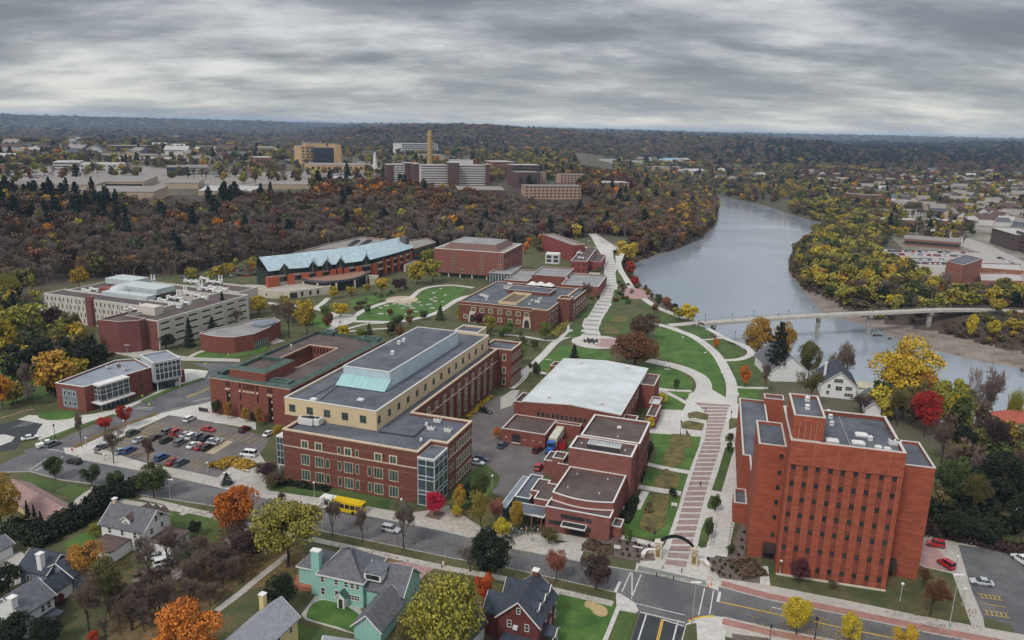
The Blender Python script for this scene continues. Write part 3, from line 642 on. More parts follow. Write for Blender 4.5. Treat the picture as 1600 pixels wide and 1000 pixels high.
class Bld:
 def __init__(s,name,label,cat,poly,z=0,group=None):
  c=cen(poly);s.root=thing(name,(c[0],c[1],z),label,cat,group)
 def block(s,poly,z0,z1,wall,roof,par=0.6,cope=None,cw=0.38,walln='wall',roofn='roof',ch=0.14):
  """flat roofed block whose coping top is z1"""
  if parea(poly)<0:poly=poly[::-1]
  mb=MB();n=len(poly);zt=z1-ch
  for i in range(n):
   a,b=poly[i],poly[(i+1)%n];mb.quad((*a,z0),(*b,z0),(*b,zt),(*a,zt))
  ii=inset(poly,cw-0.06)
  for i in range(n):
   a,b=ii[i],ii[(i+1)%n];mb.quad((*b,zt-par),(*a,zt-par),(*a,zt),(*b,zt))
  mb.build(walln,wall,s.root)
  mb=MB();mb.poly([(*p,zt-par)for p in inset(poly,cw-0.1)]);rf=mb.build(roofn,roof,s.root)
  mb=MB();ring(mb,poly,-0.08,cw,zt-0.02,z1);mb.build('coping',cope or C_cope,s.root)
  return zt-par
 def band(s,poly,z0,h,m,out=0.07,name='stone_band'):
  mb=MB();ring(mb,poly,-out,0.05,z0,z0+h);return mb.build(name,m,s.root)
 def box(s,name,cx,cy,z0,sx,sy,sz,ang,m,top=None):
  mb=MB();mb.box(cx,cy,z0,sx,sy,sz,ang,0,top);return mb.build(name,m,s.root)
WM={}
def wmesh(w_,h,nx,ny,fr,depth,arch,sill):
 key=(round(w_,2),round(h,2),nx,ny,round(fr,2),arch,sill)
 if key in WM:return WM[key]
 f=MB();g=MB()
 def bx(x0,x1,z0,z1,y0,y1):f.box((x0+x1)/2,(y0+y1)/2,z0,x1-x0,y1-y0,z1-z0)
 W=w_/2
 bx(-W,-W+fr,0,h,-depth,0.02);bx(W-fr,W,0,h,-depth,0.02);bx(-W+fr,W-fr,h-fr,h,-depth,0.02);bx(-W+fr,W-fr,0,fr,-depth-(0.05 if sill else 0),0.02)
 mw=min(0.09,fr)
 for i in range(1,nx):x=-W+w_*i/nx;bx(x-mw/2,x+mw/2,fr,h-fr,-depth*0.8,0.02)
 for i in range(1,ny):z=h*i/ny;bx(-W+fr,W-fr,z-mw/2,z+mw/2,-depth*0.75,0.02)
 g.box(0,-.02,fr*.5,w_-fr,.03,h-fr)
 a=f.build('window',M_frame).data;b=g.build('pane',M_glass).data
 for o in[o for o in bpy.data.objects if o.data in(a,b)]:bpy.data.objects.remove(o)
 WM[key]=(a,b);return WM[key]
MD={}
def wcopy(me,m):
 k=(me.name,m.name)
 if k not in MD:
  c=me.copy();c.materials.clear();c.materials.append(m);MD[k]=c
 return MD[k]
def wins(root,a,b,ss,zs,w_,h,nx=1,ny=1,fr=0.12,frame=None,glass=None,depth=0.08,sill=True,pane=True,name='window',skip=()):
 ux,uy=b[0]-a[0],b[1]-a[1];l=math.hypot(ux,uy);ux/=l;uy/=l;ang=math.atan2(uy,ux);o=wloc(root)
 fm,gm=wmesh(w_,h,nx,ny,fr,depth,0,sill);gm=wcopy(gm,glass or M_glass);fm=wcopy(fm,frame or M_frame)if pane else gm
 for j,z in enumerate(zs):
  for i,s in enumerate(ss):
   if(i,j)in skip:continue
   q=bpy.data.objects.new(name,fm);COL.objects.link(q);q.parent=root
   q.location=(a[0]+ux*s-o.x+uy*0.0,a[1]+uy*s-o.y,z-o.z);q.rotation_euler=(0,0,ang)
   if pane:
    p=bpy.data.objects.new('pane',gm);COL.objects.link(p);p.parent=q
def wall_s(a,b,k,pts):
 """distance along wall a-b and height of photo points lying on that vertical wall"""
 out=[]
 ux,uy=b[0]-a[0],b[1]-a[1];l=math.hypot(ux,uy);ux/=l;uy/=l;nx,ny=uy,-ux
 for x,y in rg(k,pts):
  d=_F+_R*((x-800)/FPX)-_U*((y-500)/FPX)
  t=(a[0]*nx+a[1]*ny)/(d[0]*nx+d[1]*ny)
  out.append(((d[0]*t-a[0])*ux+(d[1]*t-a[1])*uy,CAMH+d[2]*t))
 return out
def sof(a,b,k,pts):return[s for s,z in wall_s(a,b,k,pts)]
def lin(l,n,m0=None,m1=None):
 m0=l/n/2 if m0 is None else m0;m1=m0 if m1 is None else m1
 return[m0+(l-m0-m1)*i/(n-1)for i in range(n)]if n>1 else[l/2]
def edge(poly,i):return poly[i],poly[(i+1)%len(poly)]
def elen(e):return math.dist(*e)
def wallpanel(root,a,b,s0,s1,z0,z1,m,name,out=0.04,th=0.06):
 ux,uy=b[0]-a[0],b[1]-a[1];l=math.hypot(ux,uy);ux/=l;uy/=l;sm=(s0+s1)/2
 mb=MB();o=out-th/2
 mb.box(a[0]+ux*sm+uy*o,a[1]+uy*sm-ux*o,z0,s1-s0,th,z1-z0,math.atan2(uy,ux))
 return mb.build(name,m,root)
def rooftop(root,k,pts,z,kind='vent',s=1.0,ang=R(-18.8),m=None):
 for p in pts:
  x,y=P(*rg(k,[p])[0],z);mb=MB();mm=m or M_equip
  if kind=='vent':
   mb.box(x,y,z,1.0*s,1.0*s,0.5*s,ang);mb.lathe([(0.3*s,.5*s),(0.34*s,0.8*s),(0.6*s,0.85*s),(0.5*s,1.1*s),(0.1*s,1.25*s)],10,0,(x,y,z));mb.build('roof_vent',mm,root)
  elif kind=='unit':
   mb.box(x,y,z+0.25,3.0*s,1.6*s,1.2*s,ang);mb.box(x,y,z,2.6*s,1.2*s,0.26,ang)
   r=mb.build('roof_unit',mm,root)
   g=MB();g.box(x-0.7*s*math.cos(ang),y-0.7*s*math.sin(ang),z+0.25+1.2*s,0.9*s,0.9*s,0.12,ang);g.box(x+0.7*s*math.cos(ang),y+0.7*s*math.sin(ang),z+0.25+1.2*s,0.9*s,0.9*s,0.12,ang);g.build('fan_grille',M_grille,r)
  elif kind=='stack':
   mb.lathe([(0.75*s,0),(0.75*s,1.0*s),(0.5*s,1.3*s),(0.45*s,3.4*s),(0.3*s,3.8*s)],10,0,(x,y,z));mb.build('exhaust_stack',mm,root)
  elif kind=='duct':
   mb.tube((x-2*s*math.cos(ang),y-2*s*math.sin(ang),z+.7),(x+2*s*math.cos(ang),y+2*s*math.sin(ang),z+.7),.5*s,n=8);mb.box(x-2*s*math.cos(ang),y-2*s*math.sin(ang),z,1.3*s,1.5*s,1.5*s,ang);mb.box(x+2*s*math.cos(ang),y+2*s*math.sin(ang),z,1.0*s,1.3*s,1.3*s,ang);mb.build('roof_duct',mm,root)
  elif kind=='skylight':
   mb.box(x,y,z,2.4*s,1.5*s,0.4,ang);mb.box(x,y,z+.4,2.3*s,1.4*s,0.25,ang,0,0.7);mb.build('skylight',mm,root)
def ladderline(root,m,pts,z,r=0.04):
 mb=MB()
 for i in range(len(pts)-1):mb.tube((*pts[i],z),(*pts[i+1],z),r,n=4)
 return mb.build('railing',m,root)
# 1 science hall
A1=rl('V3',[(172,290),(1055,440),(1140,365),(1240,380),(1418,240),(1005,178),(560,120),(330,198)],14.9,-18.8)
creamR=quadrect('V3',(172,80),(760,175),(1530,-180),19.7)
creamR=rl('R6',[(137,733),(608,805),(1225,415),(855,368)],19.7,-18.8)
sh=Bld('science_hall','long brown brick science hall with cream top storey, pale blue roof box and glass corner','university building',A1)
g2=[creamR[0],creamR[1],creamR[2],creamR[3]]
fw=rl('V3',[(172,290),(1055,440),(1140,365),(1240,380),(1418,240),(330,60)],14.9,-18.8)
UX=(math.cos(R(-18.8)),math.sin(R(-18.8)));UY=(-UX[1],UX[0])
def loc2(p,u,v):return(p[0]+UX[0]*u+UY[0]*v,p[1]+UX[1]*u+UY[1]*v)
def uv(p,o):return((p[0]-o[0])*UX[0]+(p[1]-o[1])*UX[1],(p[0]-o[0])*UY[0]+(p[1]-o[1])*UY[1])
O=PP('V3',[(172,290)],14.9)[0]
NC1=uv(PP('V3',[(1055,440)],14.9)[0],O);NCi=uv(PP('V3',[(1140,365)],14.9)[0],O);NC2=uv(PP('V3',[(1240,380)],14.9)[0],O)
RC=uv(PP('V3',[(1418,240)],14.9)[0],O);IC=uv(PP('V3',[(1005,178)],14.9)[0],O)
LR=uv(P(778,547,14.9),O);CF=uv(creamR[0],O);CB=uv(creamR[2],O)
w1=NC1[0];nd=NCi[1];wr=(NC2[0]+RC[0])/2;dr=(RC[1]+IC[1])/2;wl=(IC[0]+LR[0])/2;cf=CF[1];cl_=CF[0];cr_=uv(creamR[1],O)[0];cbk=CB[1]
print('science',w1,nd,wr,dr,wl,cf,cl_,cr_,cbk,LR)
nr_=wr-(NC2[0]if NC2[0]<wr-1 else wr-1)
p_fw=[loc2(O,u,v)for u,v in[(0,0),(w1,0),(w1,nd),(wr,nd),(wr,dr),(wl,dr),(wl,LR[1]+2),(cl_,LR[1]+2),(cl_,cf),(0,cf)]]
zr=sh.block(p_fw,0,14.9,B_dark,R_dark,cope=B_trim,cw=0.6,ch=0.35)
sh.band(p_fw,10.0,0.35,B_trim)
for z in(3.9,8.4,12.6):sh.band(p_fw,z,0.12,mat('brick_band_light',(0.30,0.13,0.10),0.9),out=0.04)
p_cr=[loc2(O,u,v)for u,v in[(cl_+.02,cf+.02),(cr_,cf+.02),(cr_,cbk),(cl_+.02,cbk)]]
zc=sh.block(p_cr,zr,19.7,C_cream,R_dark,cope=C_copew,cw=0.4,walln='upper_wall',roofn='upper_roof')
bb=rl('R6',[(440,572),(690,603),(1062,392),(850,372)],24.0,-18.8)
bb=[bb[0],bb[1],bb[2],bb[3]]
mb=MB();mb.prism(bb,zc,23.9,0);mb.build('roof_box',M_panel,sh.root)
mb=MB();mb.poly([(*p,24.02)for p in inset(bb,0.3)]);mb.build('roof_box_top',R_dark,sh.root)
mb=MB();ring(mb,bb,-0.1,0.35,23.9,24.15);mb.build('roof_box_coping',C_copew,sh.root)
e=edge(bb,0);l=elen(e)
ap=MB();q=[(e[0][0]+UX[0]*-0.3,e[0][1]+UX[1]*-0.3),(e[1][0]+UX[0]*0.3,e[1][1]+UX[1]*0.3)]
q2=[(p[0]-UY[0]*4.2,p[1]-UY[1]*4.2)for p in q]
ap.quad((*q2[0],zc+.25),(*q2[1],zc+.25),(*q[1],21.6),(*q[0],21.6));ap.poly([(*q2[1],zc+.25),(*q[1],zc+.05),(*q[1],21.6)]);ap.poly([(*q2[0],zc+.25),(*q[0],21.6),(*q[0],zc+.05)])
for i in range(9):
 t=(i+.5)/9;a=[q[0][j]+(q[1][j]-q[0][j])*t for j in(0,1)];b=[q2[0][j]+(q2[1][j]-q2[0][j])*t for j in(0,1)]
 ap.tube((*b,zc+.28),(*a,21.63),.05,n=4)
ap.build('sloping_apron',M_turq,sh.root)
e=edge(bb,1);l=elen(e)
for i in range(3):
 for j in range(4):wallpanel(sh.root,*e,0.8+i*2.2,2.6+i*2.2,zc+0.6+j*0.95,zc+1.35+j*0.95,mat('louvre_pale',(0.62,0.68,0.72),0.5),'louvre')
for i in range(3):
 for j in range(3):wallpanel(sh.root,*e,l-7+i*2.2,l-5.2+i*2.2,zc+1.0+j*0.95,zc+1.75+j*0.95,mat('louvre_pale',(0.62,0.68,0.72),0.5),'louvre')
for i in range(1,18):wallpanel(sh.root,*e,l*i/18-.04,l*i/18+.04,zc,23.9,M_mull,'panel_joint',.02)
F=(p_fw[0],p_fw[1]);l=elen(F)
s3=sof(*F,'V3',[(317,385),(407,402),(598,440),(795,475),(892,492)])
wins(sh.root,*F,s3,[10.15],2.3,2.5,2,1,0.32,M_framec,M_glassg)
s3b=sof(*F,'V3',[(540,428),(657,448)]);wins(sh.root,*F,s3b,[10.5],1.1,1.9,1,1,0.12,B_trim,M_glassg)
s2=sof(*F,'V3',[(322,488),(414,503),(603,540),(797,577),(896,597)])
wins(sh.root,*F,s2,[5.4,0.9],2.7,3.1,3,1,0.14,M_framec,M_glassg)
s2b=sof(*F,'V3',[(467,515),(545,530),(660,552),(740,570)]);wins(sh.root,*F,s2b,[5.6,1.1],1.15,2.7,1,1,0.10,B_trim,M_glassg)
F=(p_fw[3],p_fw[4]);l=elen(F)
wins(sh.root,*F,[1.6,3.4],[10.6,5.8,1.2],1.0,2.0,1,1,0.12,B_trim,M_glassg)
wins(sh.root,*F,lin(l-6,6)[0:0]+[6.2+i*(l-7.6)/5 for i in range(6)],[10.0,5.2,0.9],1.5,2.9,1,1,0.2,M_framec,M_glassg)
gc=[loc2(O,u,v)for u,v in[(w1+.05,0.6),(w1+(wr-w1)*0.66,0.6),(w1+(wr-w1)*0.66,nd-.02),(w1+.05,nd-.02)]]
gc=[loc2(O,u,v)for u,v in[(w1+.03,-0.3),(w1+4.6,-0.3),(w1+4.6,nd-.03),(w1+.03,nd-.03)]]
mb=MB();mb.prism(gc,0.2,13.2,0);gt=mb.build('glass_stair_tower',M_glassb,sh.root)
mb=MB();mb.prism(inset(gc,-0.15),13.2,13.6,0);mb.build('stair_tower_roof',C_copew,sh.root)
mb=MB();mb.poly([(*p,13.62)for p in inset(gc,0.25)]);mb.build('stair_tower_roof_membrane',R_dark,sh.root)
mb=MB()
for a,b in[edge(gc,0),edge(gc,1)]:
 n=2 if a==gc[0]else 3;ang=math.atan2(b[1]-a[1],b[0]-a[0]);ll=math.dist(a,b)
 for i in range(n+1):x=a[0]+(b[0]-a[0])*i/n;y=a[1]+(b[1]-a[1])*i/n;mb.box(x,y,0.2,.16,.22,13,ang)
 for z in(0.3,3.3,4.4,7.4,8.5,11.3,12.9):mb.box((a[0]+b[0])/2,(a[1]+b[1])/2,z,ll,.24,.16,ang)
mb.build('mullions',M_mull,sh.root)
lb=[loc2(O,u,v)for u,v in[(-3.2,1.5),(-0.03,1.5),(-0.03,8),(-3.2,8)]]
mb=MB();mb.prism(lb,3.4,11.4,0);mb.build('glass_bay',M_glassb,sh.root);mb=MB();mb.prism(inset(lb,-.12),11.4,11.8,0);mb.prism(inset(lb,-.1),3.2,3.5,0);mb.build('glass_bay_trim',C_copew,sh.root)
mb=MB();a,b=edge(lb,0)
for i in range(4):x=a[0]+(b[0]-a[0])*i/3;y=a[1]+(b[1]-a[1])*i/3;mb.box(x,y,3.4,.1,.16,8,0)
for z in(5.5,7.5,9.5):mb.box((a[0]+b[0])/2,(a[1]+b[1])/2,z,3.2,.2,.12,R(-18.8))
mb.build('mullions',M_mull,sh.root)
mb=MB();mb.box(*loc2(O,-2.9,1.8),0,.5,.5,3.3);mb.build('bay_column',C_copew,sh.root)
F=(p_cr[0],p_cr[1]);wins(sh.root,*F,sof(*F,'V3',[(237,170),(351,190),(463,207),(580,228),(698,246)]),[15.7],2.0,2.1,2,1,0.14,M_green_fr,M_glassg)
F=(p_cr[1],p_cr[2]);ll=elen(F)
wins(sh.root,*F,sof(*F,'R6',[(641,848),(695,813),(744,780),(792,748),(839,718),(882,689),(925,660),(965,634),(1005,608),(1042,582),(1078,558),(1111,536),(1145,515),(1178,492),(1211,470)]),[15.7],1.6,2.1,2,1,0.12,M_green_fr,M_glassg)
F=(p_fw[5],p_fw[6]);ll=elen(F)
ss=sof(*F,'R6',[(898,798),(940,770),(982,741),(1021,712),(1058,685),(1095,656),(1130,632),(1163,607),(1196,583),(1227,560)])
wins(sh.root,*F,ss,[10.4],2.0,2.3,2,1,0.26,M_framec,M_glassg)
ss2=sof(*F,'R6',[(980,800),(1018,780),(1058,760),(1093,735),(1128,710),(1160,690),(1192,665),(1223,640)])
wins(sh.root,*F,ss2,[1.2],2.0,8.2,2,4,0.16,M_framec,M_glassg)
mb=MB();ang=math.atan2(F[1][1]-F[0][1],F[1][0]-F[0][0])
for a_,b_ in zip(ss2[:-1],ss2[1:]):
 s=(a_+b_)/2;x=F[0][0]+UY[0]*s+UX[0]*.25;y=F[0][1]+UY[1]*s+UX[1]*.25;mb=MB();mb.box(x,y,0,0.9,.5,9.6,ang);mb.build('brick_pier',B_dark,sh.root)
pv=[loc2(O,u,v)for u,v in[(wl+.05-6,LR[1]+2.05),(wl+5.5,LR[1]+2.05),(wl+5.5,LR[1]+14),(wl-6,LR[1]+14)]]
sh.block(pv,0,14.9,B_dark,R_dark,cope=B_trim,cw=0.5,ch=0.3,walln='pavilion_wall',roofn='pavilion_roof')
F=(pv[1],pv[2]);wins(sh.root,*F,lin(elen(F),5),[1,5.4,10.3],1.4,2.6,1,1,0.2,M_framec,M_glassg)
F=(pv[0],pv[1]);wins(sh.root,*F,[8.6],[1,5.4,10.3],1.4,2.6,1,1,0.2,M_framec,M_glassg)
lh=rl('U1',[(185,850),(510,900),(510,845),(360,808)],21.5,-18.8);lh=quadrect('U1',(300,868),(513,838),(360,808),21.5)
hb=[loc2(O,u,v)for u,v in[(cr_-14,cbk-.02+.03),(cr_-4.5,cbk+.03),(cr_-4.5,cbk+9),(cr_-14,cbk+9)]]
sh.block(hb,0,20.2,C_cream,R_dark,cope=C_copew,walln='stair_block_wall',roofn='stair_block_roof')
rooftop(sh.root,'V3',[(335,262),(378,262)],zr,'unit',1.5);rooftop(sh.root,'V3',[(1140,300),(1250,312),(1182,250)],zr,'unit',.7);rooftop(sh.root,'V3',[(1110,268),(1075,370),(630,118)],zr,'vent',.7)
rooftop(sh.root,'R6',[(745,460),(770,447),(712,512)],24,'vent',1.1);rooftop(sh.root,'R6',[(300,750),(545,752)],zc,'skylight',.8)
mb=MB()
for a,b in[((400,385),(1020,340)),((1020,340),(1100,280))]:
 pass
a,b,c=PP('V3',[(800,312),(1030,345),(1100,283)],zr+.02)
for s_,t_ in((a,b),(b,c)):
 d=math.dist(s_,t_);mb.box((s_[0]+t_[0])/2,(s_[1]+t_[1])/2,zr,d,1.0,.05,math.atan2(t_[1]-s_[1],t_[0]-s_[0]))
mb.build('roof_walkway',mat('roof_black',(0.03,0.03,0.035),.9),sh.root)
mb=MB()
for k,a,b in(('V3',(420,105),(545,5)),('U6',(920,610),(1120,505))):
 a,b=PP(k,[a,b],zc);d=math.dist(a,b);mb.box((a[0]+b[0])/2,(a[1]+b[1])/2,zc,d,.5,.05,math.atan2(b[1]-a[1],b[0]-a[0]))
mb.build('roof_seam',mat('roof_black',(0.03,0.03,0.035),.9),sh.root)
# 2 red brick tower
p_m=rl('V1',[(268,300),(770,358),(720,200),(270,150)],31.9,-14.6)
tw=Bld('brick_tower','tall orange red brick block with rows of small square windows in vertical slots','university building',p_m)
TA=R(-14.6);TU=(math.cos(TA),math.sin(TA));TV=(-TU[1],TU[0]);TO=PP('V1',[(268,300)],31.9)[0]
def tl(u,v):return(TO[0]+TU[0]*u+TV[0]*v,TO[1]+TU[1]*u+TV[1]*v)
def tuv(x,y,z):p=PP('V1',[(x,y)],z)[0];dx,dy=p[0]-TO[0],p[1]-TO[1];return dx*TU[0]+dy*TU[1],dx*TV[0]+dy*TV[1]
MW=tuv(770,358,31.9)[0];MD_=tuv(720,200,31.9)[1]
pm=[tl(0,0.4),tl(MW,0.4),tl(MW,MD_),tl(0,MD_)]
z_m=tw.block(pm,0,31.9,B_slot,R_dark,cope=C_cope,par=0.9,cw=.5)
cols=[tuv(x,y,z)[0]for x,y,z in[]]
F=(tl(0,0),tl(MW,0));cs=sof(*F,'V1',[(277,420),(330,428),(383,436),(438,444),(491,452),(547,461),(602,468),(659,479),(715,487)])
zr1=[z for s,z in wall_s(*F,'V1',[(491,452),(482,517),(471,585),(462,652),(452,718),(438,797),(427,876)])]
ztop=[z for s,z in wall_s(*F,'V1',[(491,430)])][0]
print('tower rows',[round(z,1)for z in zr1],ztop,'cols',[round(c,1)for c in cs],MW,MD_)
slw=0.95;mb=MB();xs_=[0]+[v for c in cs for v in(c-slw/2,c+slw/2)]+[MW]
for i in range(0,len(xs_),2):
 a,b=xs_[i],xs_[i+1];mb=MB();mb.box(*tl((a+b)/2,0.3-.003),0,b-a,.22,ztop,TA);mb.build('brick_pier',B_red,tw.root)
mb=MB();mb.box(*tl(MW/2,0.22),ztop,MW,.5,31.76-ztop,TA);mb.build('top_brick_panel',B_red,tw.root)
mb=MB()
for i in range(1,5):mb.box(*tl(MW*i/4.6,-.035),ztop,.06,.03,31.7-ztop,TA)
mb.build('panel_joint',mat('mortar_joint',(0.42,0.20,0.14),.9),tw.root)
F2=(tl(0,0.38),tl(MW,0.38))
rows=sorted(set([ztop-1.25]+[z-.55 for z in zr1[1:]]))
dz=(rows[-1]-rows[0])/(len(rows)-1)
wins(tw.root,*F2,cs,rows,.86,1.15,1,1,.05,M_darkm,M_glass,depth=.05,sill=False,skip=[(i,0)for i in range(2)])
for u in(-.02,MW+.02):tw.box('side_brick_wall',*tl(u,(MD_+.4)/2),0,.06,MD_-.5,31.7,TA,B_red)
ru,rv=tuv(895,420,26.8);r2u,r2v=tuv(850,310,26.8);rf=tuv(770,405,26.8)[1];rv=(rv+rf)/2
pr=[tl(MW+.06,rv),tl(ru,rv),tl(ru,r2v),tl(MW+.06,r2v)]
tw.block(pr,0,26.8,B_red,R_dark,cope=C_cope,walln='wing_wall',roofn='wing_roof')
Fw=(pr[0],pr[1]);wins(tw.root,*Fw,[0.75],[z-.3 for z in rows[1:]],.8,1.15,1,1,.05,M_darkm,M_glass,depth=.05,sill=False)
bu,bv=tuv(735,200,28);pb2=[tl(MW+.07,r2v+.05),tl(MW+1.6,r2v+.05),tl(MW+1.6,bv),tl(MW+.07,bv)]
tw.block(pb2,0,28,B_red,R_dark,cope=C_cope,walln='wing_wall',roofn='wing_roof',cw=.3)
lu,lv=tuv(128,312,28.1);l2=tuv(145,215,28.1)[1];pl=[tl(lu,lv),tl(-.06,lv),tl(-.06,l2),tl(lu,l2)]
tw.block(pl,0,28.1,B_red,R_dark,cope=C_cope,walln='wing_wall',roofn='wing_roof')
Fw=(pl[0],pl[1]);ll=elen(Fw);wins(tw.root,*Fw,[ll-.9],[z-.3 for z in rows[1:]],.8,1.15,1,1,.05,M_darkm,M_glass,depth=.05,sill=False)
ku,kv=tuv(58,362,15);k2=tuv(105,122,15);po=[tl(ku,kv),tl(lu-.05,kv),tl(lu-.05,l2+.05),tl(-.08,l2+.05),tl(-.08,k2[1]),tl(ku,k2[1])]
tw.block(po,0,15.0,B_red,R_dark,cope=C_cope,walln='low_wall',roofn='low_roof')
au,av=tuv(20,568,5.6);a2=tuv(30,508,5.6)[1]
pa=[tl(au,av),tl(lu-.06,av),tl(lu-.06,kv-.05),tl(au,kv-.05)]
tw.block(pa,0,5.6,B_red,R_dark,cope=C_cope,walln='annex_wall',roofn='annex_roof')
su,sv=tuv(262,192,36.5);s2_=tuv(400,178,36.5)[0];sb=tuv(275,105,36.5)[1]
ps=[tl(0.3,sv-.5),tl(s2_+.2,sv-.5),tl(s2_+.2,sb),tl(0.3,sb)]
tw.block(ps,z_m,37.0,B_red,R_dark,cope=C_cope,walln='stair_head_wall',roofn='stair_head_roof')
mb=MB()
for i in range(4):mb.tube((*tl(1.6+i*1.15,sv-.75),z_m+.8),(*tl(1.6+i*1.15,sv-.75),35.6),.1,n=6)
mb.build('flue_pipe',mat('weathered_copper_pipe',(0.42,0.22,0.15),.6),tw.root)
for i in range(4):pass
mb=MB();mb.box(*tl(3.3,sv-1.0),z_m,5.2,.8,.8,TA);mb.build('low_louvre',C_cope,tw.root)
rooftop(tw.root,'V1',[(337,130),(337,165)],36.3,'vent',1.0,TA);rooftop(tw.root,'V1',[(428,185),(437,205),(442,235),(355,275),(610,300)],z_m,'vent',.9,TA)
rooftop(tw.root,'V1',[(445,305),(558,315),(572,280)],z_m,'skylight',1.1,TA);rooftop(tw.root,'V1',[(297,275),(715,322)],z_m,'unit',.8,TA);rooftop(tw.root,'V1',[(645,335),(685,342)],z_m,'skylight',.6,TA)
for u in(MW*.55,MW*.25):tw.box('roof_seam',*tl(u,MD_/2),z_m,.2,MD_-1.5,.05,TA,R_grey)
bk=[tl(MW*.28,MD_+.05),tl(MW*.72,MD_+.05),tl(MW*.72,MD_+2),tl(MW*.28,MD_+2)]
tw.block(bk,0,30.5,B_red,R_dark,cope=C_cope,walln='rear_wall',roofn='rear_roof',cw=.3)
bk=[tl(MW*.72+.05,MD_+.05),tl(MW-.2,MD_+.05),tl(MW-.2,MD_+3.4),tl(MW*.72+.05,MD_+3.4)]
tw.block(bk,0,29.5,B_red,R_dark,cope=C_cope,walln='rear_wall',roofn='rear_roof',cw=.3)
bu_=tuv(155,98,18.5);bk=[tl(bu_[0],k2[1]-3.5),tl(bu_[0]+5.6,k2[1]-3.5),tl(bu_[0]+5.6,k2[1]+1),tl(bu_[0],k2[1]+1)]
tw.block(bk,0,17.0,B_red,R_dark,cope=C_cope,walln='low_wall',roofn='low_roof',cw=.3)
e1=wall_s(pl[0],pl[1],'V1',[(135,835),(195,835)]);wallpanel(tw.root,pl[0],pl[1],e1[0][0],elen(Fw)-.1,0.1,2.6,M_door,'entrance_doors')
mb=MB();mb.box(*tl(lu+(e1[0][0]+elen(Fw))/2,lv-1.0),2.7,elen(Fw)-e1[0][0],2.0,1.6,TA);mb.build('entrance_canopy',mat('canopy_brown',(0.05,0.035,0.032),.7),tw.root)
e2=elen((pr[0],pr[1]));wallpanel(tw.root,pr[0],pr[1],.2,2.6,.1,2.4,M_door,'entrance_doors')
mb=MB();mb.box(*tl(MW+1.4,rv-1.2),2.6,2.6,2.4,1.9,TA);mb.build('entrance_canopy',mat('canopy_brown',(0.05,0.035,0.032),.7),tw.root)
mb=MB();mb.box(*tl(MW/2,-.25),0,MW,.4,.35,TA);mb.build('plinth',C_limestone,tw.root)
wallpanel(tw.root,tl(lu,l2),tl(lu,lv),2,3,20.5,22.3,M_glass,'window');wallpanel(tw.root,tl(lu,l2),tl(lu,lv),2,3,17,18.6,M_glass,'window')
REG.update(W1=(390,360,.1875),W2=(760,540,.18),W3=(820,350,.11),W4=(720,820,.18),W5=(1160,500,.14))
def frame(k,p,z,deg):
 o=PP(k,[p],z)[0];a=R(deg);c,s=math.cos(a),math.sin(a)
 def L_(u,v):return(o[0]+c*u-s*v,o[1]+s*u+c*v)
 L_.ang=a;L_.o=o;L_.c=c;L_.s=s
 def inv(k2,p2,z2):q=PP(k2,[p2],z2)[0];dx,dy=q[0]-o[0],q[1]-o[1];return dx*c+dy*s,-dx*s+dy*c
 L_.inv=inv
 return L_
def rc(L_,u0,v0,u1,v1):return[L_(u0,v0),L_(u1,v0),L_(u1,v1),L_(u0,v1)]
# 3 arena
AZ=9.3;LA=frame('R7',(55,760),AZ,-18.8)
ar=Bld('arena','large red brick sports hall under a wide pale grey low gabled roof','university building',rc(LA,0,0,32,51))
W_,D_=32.0,51.0;rid=1.1
def gable_block(b,L_,u0,v0,u1,v1,z0,ze,zrg,wall,roof,over=0.25):
 um_=(u0+u1)/2;mb=MB()
 for v,fl in((v0,0),(v1,1)):
  q=[(*L_(u0,v),z0),(*L_(u1,v),z0),(*L_(u1,v),ze),(*L_(um_,v),zrg),(*L_(u0,v),ze)]
  mb.poly(q[::-1]if fl else q)
 mb.quad((*L_(u1,v0),z0),(*L_(u1,v1),z0),(*L_(u1,v1),ze),(*L_(u1,v0),ze));mb.quad((*L_(u0,v1),z0),(*L_(u0,v0),z0),(*L_(u0,v0),ze),(*L_(u0,v1),ze))
 mb.build('wall',wall,b.root)
 mb=MB();o=over;t=0.25
 for s in(-1,1):
  ue=u0-o if s<0 else u1+o
  dzz=(zrg-ze)/(abs(um_-u0))*o
  a,b_,c_,d=(*L_(ue,v0-o),ze-dzz+.05),(*L_(um_,v0-o),zrg+.05),(*L_(um_,v1+o),zrg+.05),(*L_(ue,v1+o),ze-dzz+.05)
  up=[(x,y,z+t)for x,y,z in(a,b_,c_,d)]
  if s<0:mb.quad(up[0],up[1],up[2],up[3]);mb.quad(a,b_,up[1],up[0]);mb.quad(d,a,up[0],up[3]);mb.quad(c_,d,up[3],up[2]);mb.quad(b_,a,d,c_)
  else:mb.quad(up[1],up[0],up[3],up[2]);mb.quad(b_,a,up[0],up[1]);mb.quad(a,d,up[3],up[0]);mb.quad(d,c_,up[2],up[3]);mb.quad(a,b_,c_,d)
 return mb.build('roof',roof,b.root)
gable_block(ar,LA,0,0,W_,D_,0,AZ,AZ+rid,B_mid,R_light,.15)
mb=MB()
for v in(0,D_):
 mb.tube((*LA(-.1,v),AZ+.3),(*LA(W_/2,v),AZ+rid+.3),.22,n=4);mb.tube((*LA(W_/2,v),AZ+rid+.3),(*LA(W_+.1,v),AZ+.3),.22,n=4)
mb.tube((*LA(-.1,0),AZ+.3),(*LA(-.1,D_),AZ+.3),.22,n=4);mb.tube((*LA(W_+.1,0),AZ+.3),(*LA(W_+.1,D_),AZ+.3),.22,n=4)
mb.build('roof_edge',C_copew,ar.root)
for p_,zb in(((355,565),.3),((600,590),.3),((190,745),.3),((460,780),.3)):rooftop(ar.root,'R7',[p_],AZ+.6,'vent',1.1,m=C_copew)
